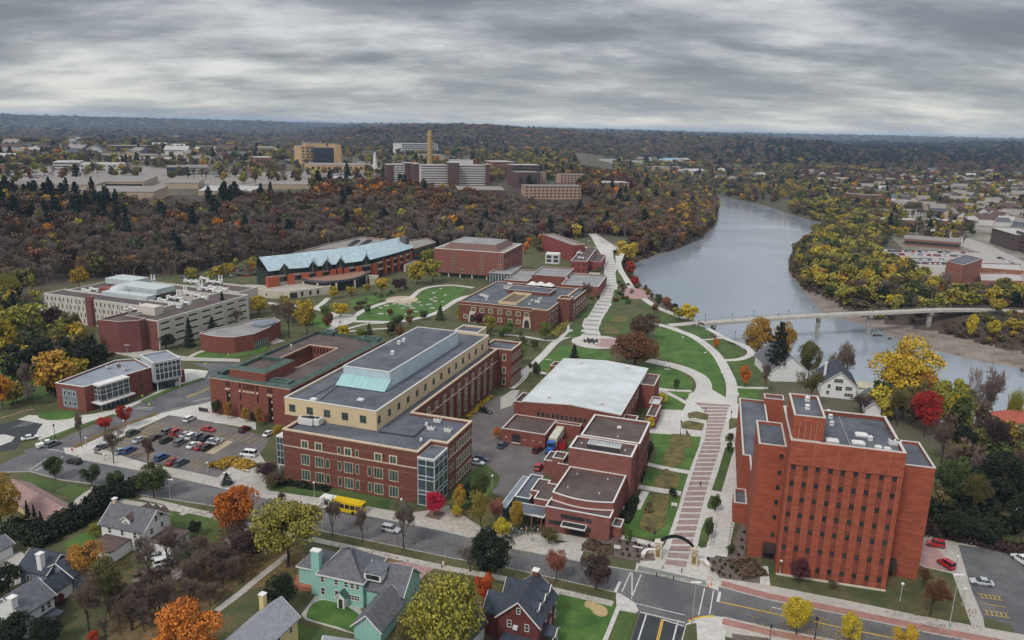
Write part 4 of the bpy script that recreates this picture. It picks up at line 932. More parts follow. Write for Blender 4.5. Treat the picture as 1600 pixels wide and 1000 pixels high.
ar.block(rc(LA,-3.6,2.0,-.05,11),0,AZ-.8,B_mid,R_brown,walln='side_bay_wall',roofn='side_bay_roof')
ar.block(rc(LA,-3.6,44,-.05,50),0,AZ-.8,B_mid,R_brown,walln='side_bay_wall',roofn='side_bay_roof')
ar.block(rc(LA,W_+.05,35,W_+5,48),0,AZ-.6,B_mid,R_brown,walln='side_bay_wall',roofn='side_bay_roof')
ar.block(rc(LA,W_+.05,-.5,W_+4.4,7.5),0,7.2,B_mid,R_brown,walln='side_bay_wall',roofn='side_bay_roof')
q=LA.inv('W2',(1520,520),4.0);q2=LA.inv('W2',(1310,605),4.0);q3=LA.inv('W2',(1470,620),4.0)
ar.block(rc(LA,W_+5.5,q3[1],q3[0],q[1]),0,4.2,B_mid,R_brown,walln='entrance_wall',roofn='entrance_roof')
ar.block(rc(LA,W_+4.6,q[1]-1.0,W_+8,q[1]+6.5),0,4.7,B_mid,R_light,walln='entrance_wall',roofn='entrance_roof')
F=(LA(0,0),LA(W_,0));wins(ar.root,*F,sof(*F,'W2',[(x,625+(x-450)*.14)for x in(450,490,530,577,617,656,694,733,773,812,852)]),[5.2],.95,1.5,1,1,.1,M_green_fr)
wins(ar.root,*F,sof(*F,'W2',[(728,755),(768,762)]),[1.6],.95,1.4,1,1,.1,M_green_fr)
F=(LA(W_,0),LA(W_,D_));wins(ar.root,*F,[12,17,22,27,31],[4.6],1.1,3.2,1,2,.1,M_frame)
q0=LA.inv('U4',(100,205),4.8);q1=LA.inv('U4',(385,245),4.8)
dk=rc(LA,q0[0],q0[1],q1[0],-.05);ar.block(dk,0,4.9,B_mid,R_brown,walln='loading_wing_wall',roofn='loading_wing_roof')
F=edge(dk,0);s=sof(*F,'U4',[(165,270),(222,280)]);wallpanel(ar.root,*F,s[0],s[1],.9,3.6,M_door,'loading_door');wallpanel(ar.root,*F,s[0],s[1],.55,.9,C_cope,'dock_sill',out=.3,th=.6)
lowr=rc(LA,q1[0]+.06,-7.2,24,-.06)
ar.block(rc(LA,q1[0]+.06,-2.4,20,-.06),0,4.9,B_mid,R_brown,walln='link_wall',roofn='link_roof')
F=edge(rc(LA,q1[0]+.06,-2.4,20,-.06),0)
for px_ in((128,262),(250,283),(303,290),(353,298)):
 s,z=wall_s(*edge(dk,0),'U4',[px_])[0];a,b=edge(dk,0);d=elen((a,b));mb=MB();x=a[0]+(b[0]-a[0])*s/d;y=a[1]+(b[1]-a[1])*s/d
 mb.box(x+(b[1]-a[1])/d*.12,y-(b[0]-a[0])/d*.12,z,.3,.2,.25,LA.ang);mb.build('wall_lamp',mat('lamp_white',(.85,.8,.7),.5),ar.root)
# 4 theatre
LT=frame('U4',(538,325),13.7,-18.8);LC=frame('U4',(430,620),8.2,-18.8);LD=frame('U4',(385,715),6.2,-18.8)
th=Bld('theatre','stepped red brick theatre with brown gravel roofs and a curved front roof edge','university building',rc(LT,0,-18,17,25))
th.block(rc(LT,0,0,16.7,8.5),0,13.6,B_pink,R_brown,cope=C_copew,cw=.45)
pb=rc(LT,1.0,8.56,17.3,25.3);th.block(pb,0,14.0,B_pink,R_brown,cope=C_copew,cw=.45)
F=(pb[1],pb[2]);wins(th.root,*F,lin(elen(F),5),[1.2,5.4,9.6],1.3,2.6,1,1,.15,M_green_fr)
F=(LT(16.7,0),LT(16.7,8.5));wins(th.root,*F,[4.5],[5.4,9.6],1.3,2.4,1,1,.15,M_green_fr)
a,b=LT.inv('U4',(650,330),13.2)[0],LT.inv('U4',(875,345),13.2)[0]
mb=MB();vv=4.6
mb.box(*LT((a+b)/2,vv),13.0,b-a,2.8,1.0,LT.ang);sk=mb.build('roof_lantern',C_cope,th.root)
mb=MB();n=12
for i in range(n):mb.box(*LT(a+(b-a)*(i+.5)/n,vv+.1),14.0,(b-a)/n*.8,2.3,.3,LT.ang,0,.85)
mb.build('lantern_glazing',mat('lantern_pane',(.42,.45,.46),.3),sk)
mb=MB();mb.box(*LT((a+b)/2,vv-1.45),13.0,b-a,.1,.9,LT.ang);mb.build('lantern_side',M_grille,sk)
cur=[(0,0)]+[(15.3*t,-1.6*math.sin(math.pi*t))for t in(.12,.25,.4,.55,.7,.85)]+[(15.3,0)]
vtop=LT(0,0);vt=None
dv=(LT(0,0)[0]-LC.o[0])*-LC.s+(LT(0,0)[1]-LC.o[1])*LC.c-.06
pc=[LC(u,v)for u,v in cur]+[LC(15.3,dv),LC(0.2,dv)]
th.block(pc,0,8.3,B_pink,R_brown,cope=C_copew,cw=.35,walln='auditorium_wall',roofn='auditorium_roof')
dd=(LC(0,0)[0]-LD.o[0])*-LD.s+(LC(0,0)[1]-LD.o[1])*LD.c
pd=[LD(0,0),LD(15.9,0),LD(15.9,dd-.1)]+[LC(u,v-.06)for u,v in cur[::-1]]+[LD(0,dd-.1)]
pd=[LD(0,0),LD(15.9,0),LD(15.9,dd-.06)]+[LC(u,v-.08)for u,v in cur[::-1][1:-1]]+[LD(0,dd-.06)]
th.block(pd,0,6.4,B_pink,R_brown,cope=C_copew,cw=.3,walln='foyer_wall',roofn='foyer_roof')
F=(pd[0],pd[1]);s=sof(*F,'U4',[(500,775),(532,780),(563,786),(595,792),(625,798),(665,806)]);wins(th.root,*F,s,[4.1],1.2,.95,2,1,.08,M_darkm)
s=sof(*F,'U4',[(421,835),(456,840),(488,846)]);wins(th.root,*F,s,[2.0],1.2,1.0,1,1,.08,M_darkm);wins(th.root,*F,sof(*F,'U4',[(665,882)]),[1.7],1.2,1.0,1,1,.08,M_darkm)
s=sof(*F,'U4',[(500,820),(655,860)]);e=(s[0]+s[1])/2;l=s[1]-s[0]
mb=MB();mb.box(*LD(e,-1.3),3.1,l,2.5,.14,LD.ang);cp=mb.build('entrance_canopy',M_darkm,th.root)
mb=MB();ring(mb,rc(LD,e-l/2,-2.55,e+l/2,-.05),-.06,.12,3.05,3.4);mb.build('canopy_edge',C_copew,th.root)
s=sof(*F,'U4',[(545,880),(640,905)]);wallpanel(th.root,*F,s[0],s[1],.2,2.9,M_door,'entrance_doors')
mb=MB()
for i in range(3):mb.box(*LD(e,-2.2+i*.35-.5),0.1,l+3-i*.4,1.6+.0,.15*(i+1),LD.ang)
mb.build('entrance_steps',M_conc,th.root)
th.block(rc(LD,16,2,18.2,6),0,3.4,B_pink,R_dark,cope=C_copew,cw=.2,walln='porch_wall',roofn='porch_roof')
def tb(pts,z,z0=0,m=B_pink,r=R_brown,nm='step_block',cw=.25):th.block(rl('U4',pts,z,-18.8),z0,z,m,r,cope=C_copew,cw=cw,par=.35,walln=nm+'_wall',roofn=nm+'_roof')
lvl=lambda x,y,z:LD.inv('U4',(x,y),z)
u0=lvl(310,660,5.6);u1=lvl(288,608,5.6);u2=lvl(340,532,5.6)
pe=[LD(u0[0],u0[1]),LD(-.06,u0[1]),LD(-.06,dd),LD(1.6,dd),LD(1.6,u2[1]+5),LD(-1.2,u2[1]+5),LD(-1.2,u2[1]),LD(u1[0]+1,u2[1]),LD(u1[0]-.4,u1[1]),LD(u0[0],u1[1])]
pe=[LD(u0[0],u0[1]),LD(-.06,u0[1]),LD(-.06,dd+9.5),LD(-3.2,dd+9.5),LD(-3.2,u2[1]),LD(u1[0],u2[1]),LD(u1[0],u1[1]),LD(u0[0],u1[1])]
th.block(pe,0,5.7,B_pink,R_brown,cope=C_copew,cw=.25,par=.35,walln='step_wall',roofn='step_roof')
u3=lvl(205,620,4.3);u4=lvl(300,505,4.3)
pf=[LD(u3[0],u3[1]-2.5),LD(u1[0]+.5,u3[1]-2.5),LD(u1[0]+.5,u1[1]+.1),LD(u1[0]-.06,u1[1]+.1),LD(u1[0]-.06,u4[1]),LD(u3[0],u4[1])]
th.block(pf,0,4.4,M_glassb,R_dark,cope=C_copew,cw=.25,par=.3,walln='glazed_lobby_wall',roofn='lobby_roof')
u5=lvl(210,660,3.8);u6=lvl(385,785,3.8);pg=[LD(u5[0],u6[1]),LD(-.06,u6[1]),LD(-.06,u0[1]-.06),LD(u5[0],u0[1]-.06)]
mb=MB();mb.prism(pg,3.5,3.75);mb.build('walkway_roof',R_dark,th.root);mb=MB();ring(mb,pg,-.05,.15,3.45,3.9);mb.build('canopy_edge',C_copew,th.root)
for i in range(4):
 mb=MB();mb.box(*LD(u5[0]+.6+(-.8-u5[0]-.6)*i/3,u6[1]+.4),0,.3,.3,3.5,LD.ang);mb.build('column',B_pink,th.root)
u7=lvl(88,712,3.9);u8=lvl(210,512,3.9)
ph=[LD(u7[0],u7[1]),LD(u3[0]-.3,u7[1]),LD(u3[0]-.3,u8[1]),LD(u7[0],u8[1])]
mb=MB();mb.prism(ph,3.6,3.95);mb.build('canopy_roof',R_slate,th.root);mb=MB();ring(mb,ph,-.05,.15,3.55,4.05);mb.build('canopy_edge',M_mull,th.root)
mb=MB();mb.prism(inset(ph,1.5),0,3.59);mb.build('canopy_glazed_wall',M_glassb,th.root)
for i in range(3):
 mb=MB();a=ph[0];b=ph[3];mb.box(a[0]+(b[0]-a[0])*(i*.48+.02)+.4,a[1]+(b[1]-a[1])*(i*.48+.02),0,.25,.25,3.6,LD.ang);mb.build('column',M_mull,th.root)
b1=lvl(375,410,4.6);b2=lvl(447,420,4.6);th.block(rc(LD,b1[0],b1[1],b2[0],b1[1]+6.5),0,4.7,B_pink,R_brown,cope=C_copew,cw=.25,par=.35,walln='step_wall',roofn='step_roof')
b3=lvl(475,437,6.8);th.block(rc(LD,b3[0]-.4,b3[1],b3[0]+2.8,b3[1]+7.5),0,7.0,B_pink,R_brown,cope=C_copew,cw=.25,par=.35,walln='step_wall',roofn='step_roof')
b4=lvl(450,365,8.2);th.block(rc(LD,b4[0],b4[1]-3,b4[0]+3.2,b4[1]+1.5),0,8.2,B_pink,R_brown,cope=C_copew,cw=.25,par=.35,walln='step_wall',roofn='step_roof')
rooftop(th.root,'U4',[(592,505),(735,632),(790,540),(530,590)],7.7,'vent',.3);rooftop(th.root,'U4',[(580,692)],5.9,'vent',.6);rooftop(th.root,'U4',[(855,262),(903,352),(620,305)],13.3,'vent',.35);rooftop(th.root,'U4',[(865,205)],13.4,'skylight',.5)
# 5 courtyard hall with green roof edges
LB=frame('U6',(135,440),13,-18.8);bw=31.3;bd=63.5
b2=Bld('courtyard_hall','square red brick hall with green copper roof edge around a small courtyard','university building',rc(LB,0,0,bw,bd))
zb=13.0
def greenring(root,poly,z,w=1.7,h=.7):
 mb=MB();o=inset(poly,-.15);i_=inset(poly,w);n=len(o)
 for a in range(n):
  b=(a+1)%n;mb.quad((*o[a],z),(*o[b],z),(*i_[b],z+h),(*i_[a],z+h));mb.quad((*i_[b],z-.6),(*i_[a],z-.6),(*i_[a],z+h),(*i_[b],z+h))
 mb.build('green_roof_edge',R_green,root)
mb=MB();c0,c1_,c2_,c3=8.2,21.5,18.5,46.2;co=rc(LB,0,0,bw,bd);ci=rc(LB,c0,20.2,20.2,46.3)
for i in range(4):
 a,b=edge(co,i);mb.quad((*a,0),(*b,0),(*b,zb-.4),(*a,zb-.4));a,b=edge(ci,i);mb.quad((*b,0),(*a,0),(*a,zb-.5),(*b,zb-.5))
mb.build('wall',B_mid,b2.root)
mb=MB()
for r in((0,0,bw,20.2),(0,46.3,bw,bd),(0,20.2,c0,46.3),(20.2,20.2,bw,46.3)):mb.poly([(*p,zb-.5)for p in rc(LB,*r)])
mb.build('roof',R_brown,b2.root)
mb=MB();mb.poly([(*p,5)for p in ci]);mb.build('courtyard_floor_roof',R_brown,b2.root)
mb=MB();ring(mb,co,-.12,.3,zb-.55,zb-.25);ring(mb,ci,-.3,.05,zb-.55,zb-.2);mb.build('cornice',B_trim,b2.root)
greenring(b2.root,co,zb-.2)
rp=rc(LB,*LB.inv('U6',(290,375),16.4),0,0);q=LB.inv('U6',(290,375),16.4);q3=LB.inv('U6',(800,310),16.4)
rp=rc(LB,q[0],q[1],q3[0],q3[1]);b2.block(rp,zb-.5,16.3,B_mid,R_brown,cope=B_trim,par=.4,walln='raised_wall',roofn='raised_roof');greenring(b2.root,rp,16.3,2.2,.6)
for r in((22,1.7,bw-1.8,5.5,),(4,bd-3,9,bd+1.5),(bw-9,bd-5,bw-1,bd-1),(0.6,3,3,8)):
 g=rc(LB,*r);mb=MB();ring(mb,g,0,1.2,zb-.5,zb+1.0);mb.poly([(*p,zb+.3)for p in inset(g,1.1)]);mb.build('green_roof_turret',R_green,b2.root)
F=(co[0],co[1]);M_slot=mat('slot_glass',(.02,.015,.015),.3)
def slots(F,k,pts,zs,h,w_=.42):
 for s in sof(*F,k,pts):
  for z in zs:wins(b2.root,*F,[s],[z],w_,h,1,1,.04,M_darkm,M_slot,pane=False)
  for z in zs[:1]:
   mb=MB();a,b=F;d=elen(F);x=a[0]+(b[0]-a[0])*s/d;y=a[1]+(b[1]-a[1])*s/d;nx,ny=(b[1]-a[1])/d,-(b[0]-a[0])/d;tx,ty=(b[0]-a[0])/d,(b[1]-a[1])/d
   hw=w_*.62;mb.add([(x-tx*hw,y-ty*hw,z-.75),(x+tx*hw,y+ty*hw,z-.75),(x,y,z-.02),(x-tx*hw+nx*.5,y-ty*hw+ny*.5,z-.75),(x+tx*hw+nx*.5,y+ty*hw+ny*.5,z-.75)],[(0,1,4,3),(3,4,2),(0,3,2),(4,1,2)]);mb.build('sloped_sill',B_trim,b2.root)
sy=lambda x:478+(x-260)*.13
slots(F,'U6',[(x,sy(x))for x in(264,277,290,402,418,434,449,465,481,592,607,622)],[10.2],2.0)
slots(F,'U6',[(x,sy(x))for x in(372,508)],[10.2,6.4,2.6],2.2,.6)
for x0,x1 in((268,296),(592,626)):
 s=sof(*F,'U6',[(x0,560),(x1,565)]);wallpanel(b2.root,*F,s[0],s[1],.4,8.6,M_slot,'tall_window_slot',.03)
 for z in(1.5,4.5,7):wallpanel(b2.root,*F,s[1]-.45,s[1]-.05,z,z+.8,B_trim,'panel',.1)
s=sof(*F,'U6',[(452,730),(490,735)]);wallpanel(b2.root,*F,s[0],s[1],.2,2.8,M_door,'entrance_doors',.05)
F=(co[1],co[2]);l=elen(F)
for g in range(9):
 for i in range(5):wins(b2.root,*F,[2.5+g*6.8+i*.75],[9.6],.42,2.2,1,1,.04,M_darkm,M_slot,pane=False)
F=(ci[3],ci[0])
for F,n in(((ci[0],ci[3]),20),((ci[3],ci[2]),9)):
 for i in range(n):wallpanel(b2.root,F[1],F[0],*((elen(F)*(i+.25)/n,elen(F)*(i+.7)/n)),9.6,11.9,M_slot,'court_window',.03)
rooftop(b2.root,'U6',[(775,205)],12.5,'vent',.7)
# 6 left modern building
th6=-27;LM=frame('U3',(355,922),9,-27)
q=[PP('U3',[p],9)[0]for p in((130,890),(355,922),(880,768),(755,700),(600,712))]
b3=Bld('modern_office','long low modern red brick building with glass bays and pale roof beside the diagonal street','university building',q)
b3.block(q,0,9.0,B_mid,R_grey if 0 else mat('roof_bluegrey',(.235,.26,.30),.8,scale=.1,var=.1,fine=1),cope=C_copew,cw=.35)
F=(q[0],q[1]);l=elen(F);wallpanel(b3.root,*F,l*.2,l*.72,.8,7.4,mat('grey_blue_panel',(.20,.24,.27),.6),'grey_panel',.03)
wins(b3.root,(F[0][0],F[0][1]),F[1],[l*.3,l*.46,l*.62],[1.6,5.0],1.0,1.7,1,1,.1,M_frame,depth=.12)
F=(q[1],q[2]);l=elen(F);d=((F[1][0]-F[0][0])/l,(F[1][1]-F[0][1])/l);n_=(d[1],-d[0])
def fp(s,o):return(F[0][0]+d[0]*s+n_[0]*o,F[0][1]+d[1]*s+n_[1]*o)
s0,s1=sof(*F,'U3',[(430,900),(655,835)]);bay=[fp(s0,3.2),fp(s1,3.2),fp(s1,.05),fp(s0,.05)]
mb=MB();mb.prism(bay,3.2,8.6);mb.build('glass_bay',M_glassb,b3.root);mb=MB();mb.prism(inset(bay,-.35),8.6,9.15);mb.build('bay_roof',C_copew,b3.root)
mb=MB()
for a,b,nn in((bay[0],bay[1],5),(bay[3],bay[0],2)):
 for i in range(nn+1):mb.box(a[0]+(b[0]-a[0])*i/nn,a[1]+(b[1]-a[1])*i/nn,3.2,.14,.14,5.4,math.atan2(d[1],d[0]))
 for z in(3.4,5.6,7.0):mb.box((a[0]+b[0])/2,(a[1]+b[1])/2,z,math.dist(a,b),.16,.12,math.atan2(b[1]-a[1],b[0]-a[0]))
mb.build('mullions',M_frame,b3.root)
cpy=[fp(s0-1.5,5.2),fp(s1+1.2,4.6),fp(s1+1.2,.05),fp(s0-1.5,.05)];mb=MB();mb.prism(cpy,2.8,3.15);mb.build('entrance_canopy',C_copew,b3.root)
mb=MB();mb.prism([fp(s0+.5,2.2),fp(s1,2.2),fp(s1,.05),fp(s0+.5,.05)],0,2.8);mb.build('glazed_entrance',M_glassb,b3.root)
for i in range(7):x=s0+.5+(s1-s0-.5)*i/6;mb=MB();mb.box(*fp(x,2.25),0,.1,.1,2.8);mb.build('mullion',M_frame,b3.root)
s2=[s1+1.6+i*(l-s1-6.5)/5 for i in range(6)]
wins(b3.root,*F,s2,[5.2,1.4],1.5,2.6,2,1,.12,M_green_fr)
for i,s in enumerate(s2[:-1]):wallpanel(b3.root,*F,s+.9,s2[i+1]-.9,.1,8.2,B_mid,'brick_pier',.2,.4)
for s in s2[1:5]:wallpanel(b3.root,*F,s-.6,s+.6,3.9,5.0,C_white,'pale_spandrel',.06)
LR_=frame('U3',(895,735),11.2,math.degrees(math.atan2(P(*rg('U3',[(1110,695)])[0],11.2)[1]-P(*rg('U3',[(895,735)])[0],11.2)[1],P(*rg('U3',[(1110,695)])[0],11.2)[0]-P(*rg('U3',[(895,735)])[0],11.2)[0])))
fr=LR_.inv('U3',(1110,695),11.2)[0];bkv=LR_.inv('U3',(980,640),11.2)[1];bkv=max(bkv,9)
rb=rc(LR_,0,0,fr,bkv);b3.block(rb,3.6,11.3,mat('pale_zinc',(.38,.41,.43),.5,var=.05),MATS['roof_bluegrey'],cope=C_copew,cw=.35,walln='raised_block_wall',roofn='raised_block_roof')
mb=MB();mb.prism(inset(rb,.1),3.55,3.7);mb.build('soffit',C_copew,b3.root)
mb=MB();mb.prism(inset(rb,2.0),0,3.55);mb.build('glazed_ground_floor',M_glassb,b3.root)
F=(rb[0],rb[1]);lf=elen(F);wallpanel(b3.root,*F,.5,lf-.3,4.5,10.6,M_glassb,'glass_wall',.06)
mb=MB()
for i in range(7):mb.box(*LR_(.5+(lf-.8)*i/6,-.14),4.4,.14,.14,6.2,LR_.ang)
for z in(4.4,6.8,8.6,9.2,10.6):mb.box(*LR_(lf/2+.1,-.14),z,lf-.8,.16,.12,LR_.ang)
mb.build('mullions',M_frame,b3.root)
F=(rb[3],rb[0]);
cpx=P(*rg('U3',[(1132,885)])[0]);mb=MB();mb.box(*cpx,0,1.1,1.1,4.6,LR_.ang);mb.build('brick_column',B_mid,b3.root)
mb=MB();mb.box(cpx[0]-1.5,cpx[1]+.5,4.2,3.4,1.4,.5,LR_.ang);mb.build('orange_beam',mat('orange_panel',(.55,.18,.05),.7),b3.root)
for u in(1,fr-1):mb=MB();mb.box(*LR_(u,.5),0,.3,.3,3.6,LR_.ang);mb.build('column',C_copew,b3.root)
rooftop(b3.root,'U3',[(550,775),(685,790)],8.5,'unit',.6,R(50));rooftop(b3.root,'U3',[(628,765)],8.5,'unit',.45,R(50),mat('brown_unit',(.25,.17,.11),.7))
# 7 white concrete complex
LP_=frame('U3',(925,405),13.2,-20.5);zp=13.2
b4=Bld('concrete_science_block','long white precast hall with brick end walls and brown roofs crowded with ducts and stacks','university building',rc(LP_,-80,0,0,55))
wing=rc(LP_,-16.5,0,0,57.5);b4.block(wing,0,zp,C_white,R_brown,cope=C_copew)
wgl=rc(LP_,-87.5,17.8,-16.6,29);b4.block(wgl,0,zp,C_white,R_brown,cope=C_copew,walln='west_wall',roofn='west_roof')
wb=rc(LP_,-87,29.05,-70,60);b4.block(wb,0,zp-.5,C_white,R_brown,cope=C_copew,walln='rear_wall',roofn='rear_roof')
wr2=rc(LP_,-69.9,52,-16.6,62);b4.block(wr2,0,zp,C_white,R_brown,cope=C_copew,walln='rear_wall',roofn='rear_roof')
wr3=rc(LP_,-69.9,29.05,-52,51.9);b4.block(wr3,0,zp-.2,C_white,R_brown,cope=C_copew,walln='inner_wall',roofn='inner_roof')
wr4=rc(LP_,-40,62.05,-9,76);b4.block(wr4,0,zp-.3,C_white,R_brown,cope=C_copew,walln='rear_wall',roofn='rear_roof')
bq=[LP_(-25,-9.5),LP_(-17,-10.2),LP_(-8.5,-5),LP_(-8.5,-.06),LP_(-30,-.06),LP_(-30,-8.5)]
bq=[LP_(*LP_.inv('U3',p,13.5))for p in((460,398),(625,415),(785,405))]+[LP_(-8.0,-.08),LP_(-27,6),LP_(-27,0)]
i0=LP_.inv('U3',(460,398),13.5);i1=LP_.inv('U3',(625,415),13.5);i2=LP_.inv('U3',(785,405),13.5)
bq=[LP_(i0[0],i0[1]),LP_(i1[0],i1[1]),LP_(i2[0],i2[1]),LP_(i2[0]-.5,-.08),LP_(-16.6,-.08),LP_(-16.6,17.7),LP_(i0[0],17.7)]
b4.block(bq,0,13.7,B_vio,R_brown,cope=C_cope,cw=.3,walln='brick_end_wall',roofn='brick_end_roof')
wallpanel(b4.root,wing[0],wing[1],10.2,16.4,0,12.7,B_vio,'brick_end_panel',.06)
F=(wgl[0],wgl[1]);s0,s1=sof(*F,'U3',[(378,300),(438,310)]);wallpanel(b4.root,*F,s0,s1,0,14.2,B_vio,'brick_stair_panel',.5,1.0)
for i in range(9):wallpanel(b4.root,*F,s1-1.4,s1-.3,1+i*1.35,1.9+i*1.35,M_slot,'stair_window',.54)
lw=elen(F)
for r in range(4):
 for i in range(int(lw/2.6)):
  s=1.6+i*2.6
  if s0-.8<s<s1+.8 or s>lw-1 or s>66:continue
  wins(b4.root,*F,[s+(0.5 if r%2 else-.4)],[1.0+r*3.05],.62,1.9,1,1,.05,M_darkm,M_slot,pane=False)
for i in range(int(lw/5.2)+1):
 s=.3+i*5.2
 if s<60:wallpanel(b4.root,*F,s-.2,s+.2,.2,zp-.5,C_white,'fin',.25,.5)
F=(wing[1],wing[2]);lw=elen(F)
for i in range(7):
 s=4.3+i*8.1
 for z in(2.0,5.2,8.3,11.0):wins(b4.root,*F,[s],[z],5.0,.75,4,1,.05,M_darkm,M_slot,pane=False)
 wallpanel(b4.root,*F,s-4.3,s-3.6,0,zp-.2,C_white,'pier',.35,.7)
for F,n in(((wr2[0],wr2[1]),8),((wr3[1],wr3[2]),4)):
 for i in range(n):
  for z in(7.5,10.6):wins(b4.root,*F,[elen(F)*(i+.5)/n],[z],3.6,.8,3,1,.05,M_darkm,M_slot,pane=False)
F=(wing[3],wing[0])
for i in range(6):
 for z in(7.5,10.6):wins(b4.root,*F,[elen(F)*(i+.5)/7],[z],3.6,.8,3,1,.05,M_darkm,M_slot,pane=False)
zt_=zp-.7
mb=MB();g=rc(LP_,-84,50,-66,61);mb.prism(g,zt_,15.4,0);mb.build('penthouse',mat('pale_teal_metal',(.46,.50,.50),.5,var=.08),b4.root)
mb=MB();g=rc(LP_,-62,28,-34,33.5);mb.prism(g,zt_,14.6,0);mb.build('glazed_penthouse',MATS['pale_teal_metal'],b4.root)
mb=MB();g=rc(LP_,-66,40,-40,52);mb.prism(g,zt_,15.2,0);mb.build('penthouse',MATS['pale_teal_metal'],b4.root)
c=LP_(-59,35);mb=MB();mb.lathe([(4.5,0),(4.2,1.5),(3.4,3),(2.0,3.8),(.1,4.1)],16,0,(*c,zt_));mb.build('dome',MATS['pale_teal_metal'],b4.root,smooth=True)
mb=MB();mb.prism(rc(LP_,-69,33,-62,40),zt_,14.8);mb.build('brick_penthouse',mat('brick_rust',(.24,.07,.05),.9),b4.root)
mb=MB();mb.prism(rc(LP_,-19,8,-9,13),zt_,16.2);mb.build('white_penthouse',C_white,b4.root)
rooftop(b4.root,'U3',[(612,90),(632,90),(885,90),(908,90),(1085,215),(1105,215),(1140,180),(1158,180),(1258,135),(1280,135),(1413,95),(1434,95),(800,315),(935,340)],zt_,'stack',.8)
rooftop(b4.root,'U3',[(380,180),(440,170),(720,165),(760,150),(830,100),(850,130),(750,325),(1045,235),(1100,240),(1060,285),(1090,290),(1180,205),(1230,215),(1290,235),(1155,275),(1175,105),(1220,112),(1300,85),(1350,110),(1400,115),(1300,160),(1350,170),(1400,185),(1450,165),(975,255),(1370,155)],zt_,'duct',1.05)
rooftop(b4.root,'U3',[(695,322),(700,350),(680,350),(1100,310),(935,330),(800,245),(1260,170),(1240,100)],zt_,'unit',.8)
# 8 curved brick hall
cw_=[P(*p,7.2)for p in rg('U6',[(60,100),(130,118),(230,130),(330,132),(480,108),(590,62),(690,5)])]
bkk=[P(*p,7.2)for p in rg('U6',[(640,-20),(500,-10),(330,40),(180,60)])]
b8=Bld('curved_hall','low curved red brick hall with a grey roof and small raised round skylight','university building',cw_+bkk)
b8.block(smooth(cw_[:4],4)+cw_[4:]+bkk,0,7.2,B_mid,R_grey,cope=C_cope,cw=.3,par=.3)
c=P(*rg('U6',[(565,25)])[0],7.5);mb=MB();mb.lathe([(5,0),(5,1.0),(4.6,1.2),(.1,1.5)],20,0,(*c,6.9));mb.build('round_skylight',R_slate,b8.root)
F=(cw_[4],cw_[5]);l=elen(F);wallpanel(b8.root,*F,.5,l-.5,.3,3.4,M_glassb,'glass_front',.05)
for i in range(8):wallpanel(b8.root,*F,.5+(l-1)*i/7-.08,.5+(l-1)*i/7+.08,.3,3.4,M_frame,'mullion',.1)
F=(cw_[0],cw_[1]);
sg=wall_s(cw_[0],cw_[2],'U6',[(92,142),(238,158)])
for i in range(13):
 pass
# 9 student centre
LS=frame('W1',(150,345),13,0)
def w1(x,y,z):return P(*rg('W1',[(x,y)])[0],z)
eav=[w1(155,340,13),w1(330,318,13),w1(500,305,13),w1(720,280,13),w1(900,258,13),w1(1020,240,13),w1(1190,195,13),w1(1368,142,13)]
rdg=[w1(75,222,19),w1(300,200,19),w1(520,172,19),w1(720,152,19),w1(900,128,19),w1(1010,110,19),w1(1130,82,19),w1(1255,56,19)]
b5=Bld('student_centre','student centre with long sky blue metal roof, pointed dark glass dormers and orange brick piers','university building',[eav[0],eav[-1],rdg[-1],rdg[0]])
def lerp2(L_,t):
 t=min(max(t,0),1)*(len(L_)-1);k=min(int(t),len(L_)-2);f=t-k;return tuple(a+(b-a)*f for a,b in zip(L_[k],L_[k+1]))
mb=MB();nn=28
for i in range(nn):
 a,b=lerp2(eav,i/nn),lerp2(eav,(i+1)/nn);c,d=lerp2(rdg,(i+1)/nn),lerp2(rdg,i/nn)
 mb.quad((*a,13),(*b,13),(*c,19),(*d,19));mb.quad((*a,12.7),(*b,12.7),(*b,13),(*a,13))
 e,f=(c[0]*1.4-b[0]*.4,c[1]*1.4-b[1]*.4),(d[0]*1.4-a[0]*.4,d[1]*1.4-a[1]*.4);mb.quad((*d,19),(*c,19),(*e,15),(*f,15))
a,d=eav[0],rdg[0];e=(d[0]*1.4-a[0]*.4,d[1]*1.4-a[1]*.4)
rf=mb.build('sky_blue_roof',M_skyroof,b5.root)
inn=[(a[0]+(d[0]-a[0])*.12,a[1]+(d[1]-a[1])*.12)for a,d in zip(eav,rdg)]
bk_=[(a[0]+(d[0]-a[0])*1.35,a[1]+(d[1]-a[1])*1.35)for a,d in zip(eav,rdg)]
mb=MB();poly=inn+bk_[::-1];n=len(poly)
if parea(poly)<0:poly=poly[::-1]
for i in range(n):a,b=edge(poly,i);mb.quad((*a,0),(*b,0),(*b,13.4),(*a,13.4))
mb.build('glass_wall',mat('dark_teal_glass',(.028,.045,.050),.15,spec=.7,var=.3,scale=.2),b5.root)
a,d=inn[0],bk_[0];r0=rdg[0];mb=MB();mb.poly([(*a,13.38),(*r0,18.9),(*d,13.38)]);mb.poly([(*d,13.38),(*r0,18.9),(*a,13.38)]);mb.build('gable_glass',MATS['dark_teal_glass'],b5.root)
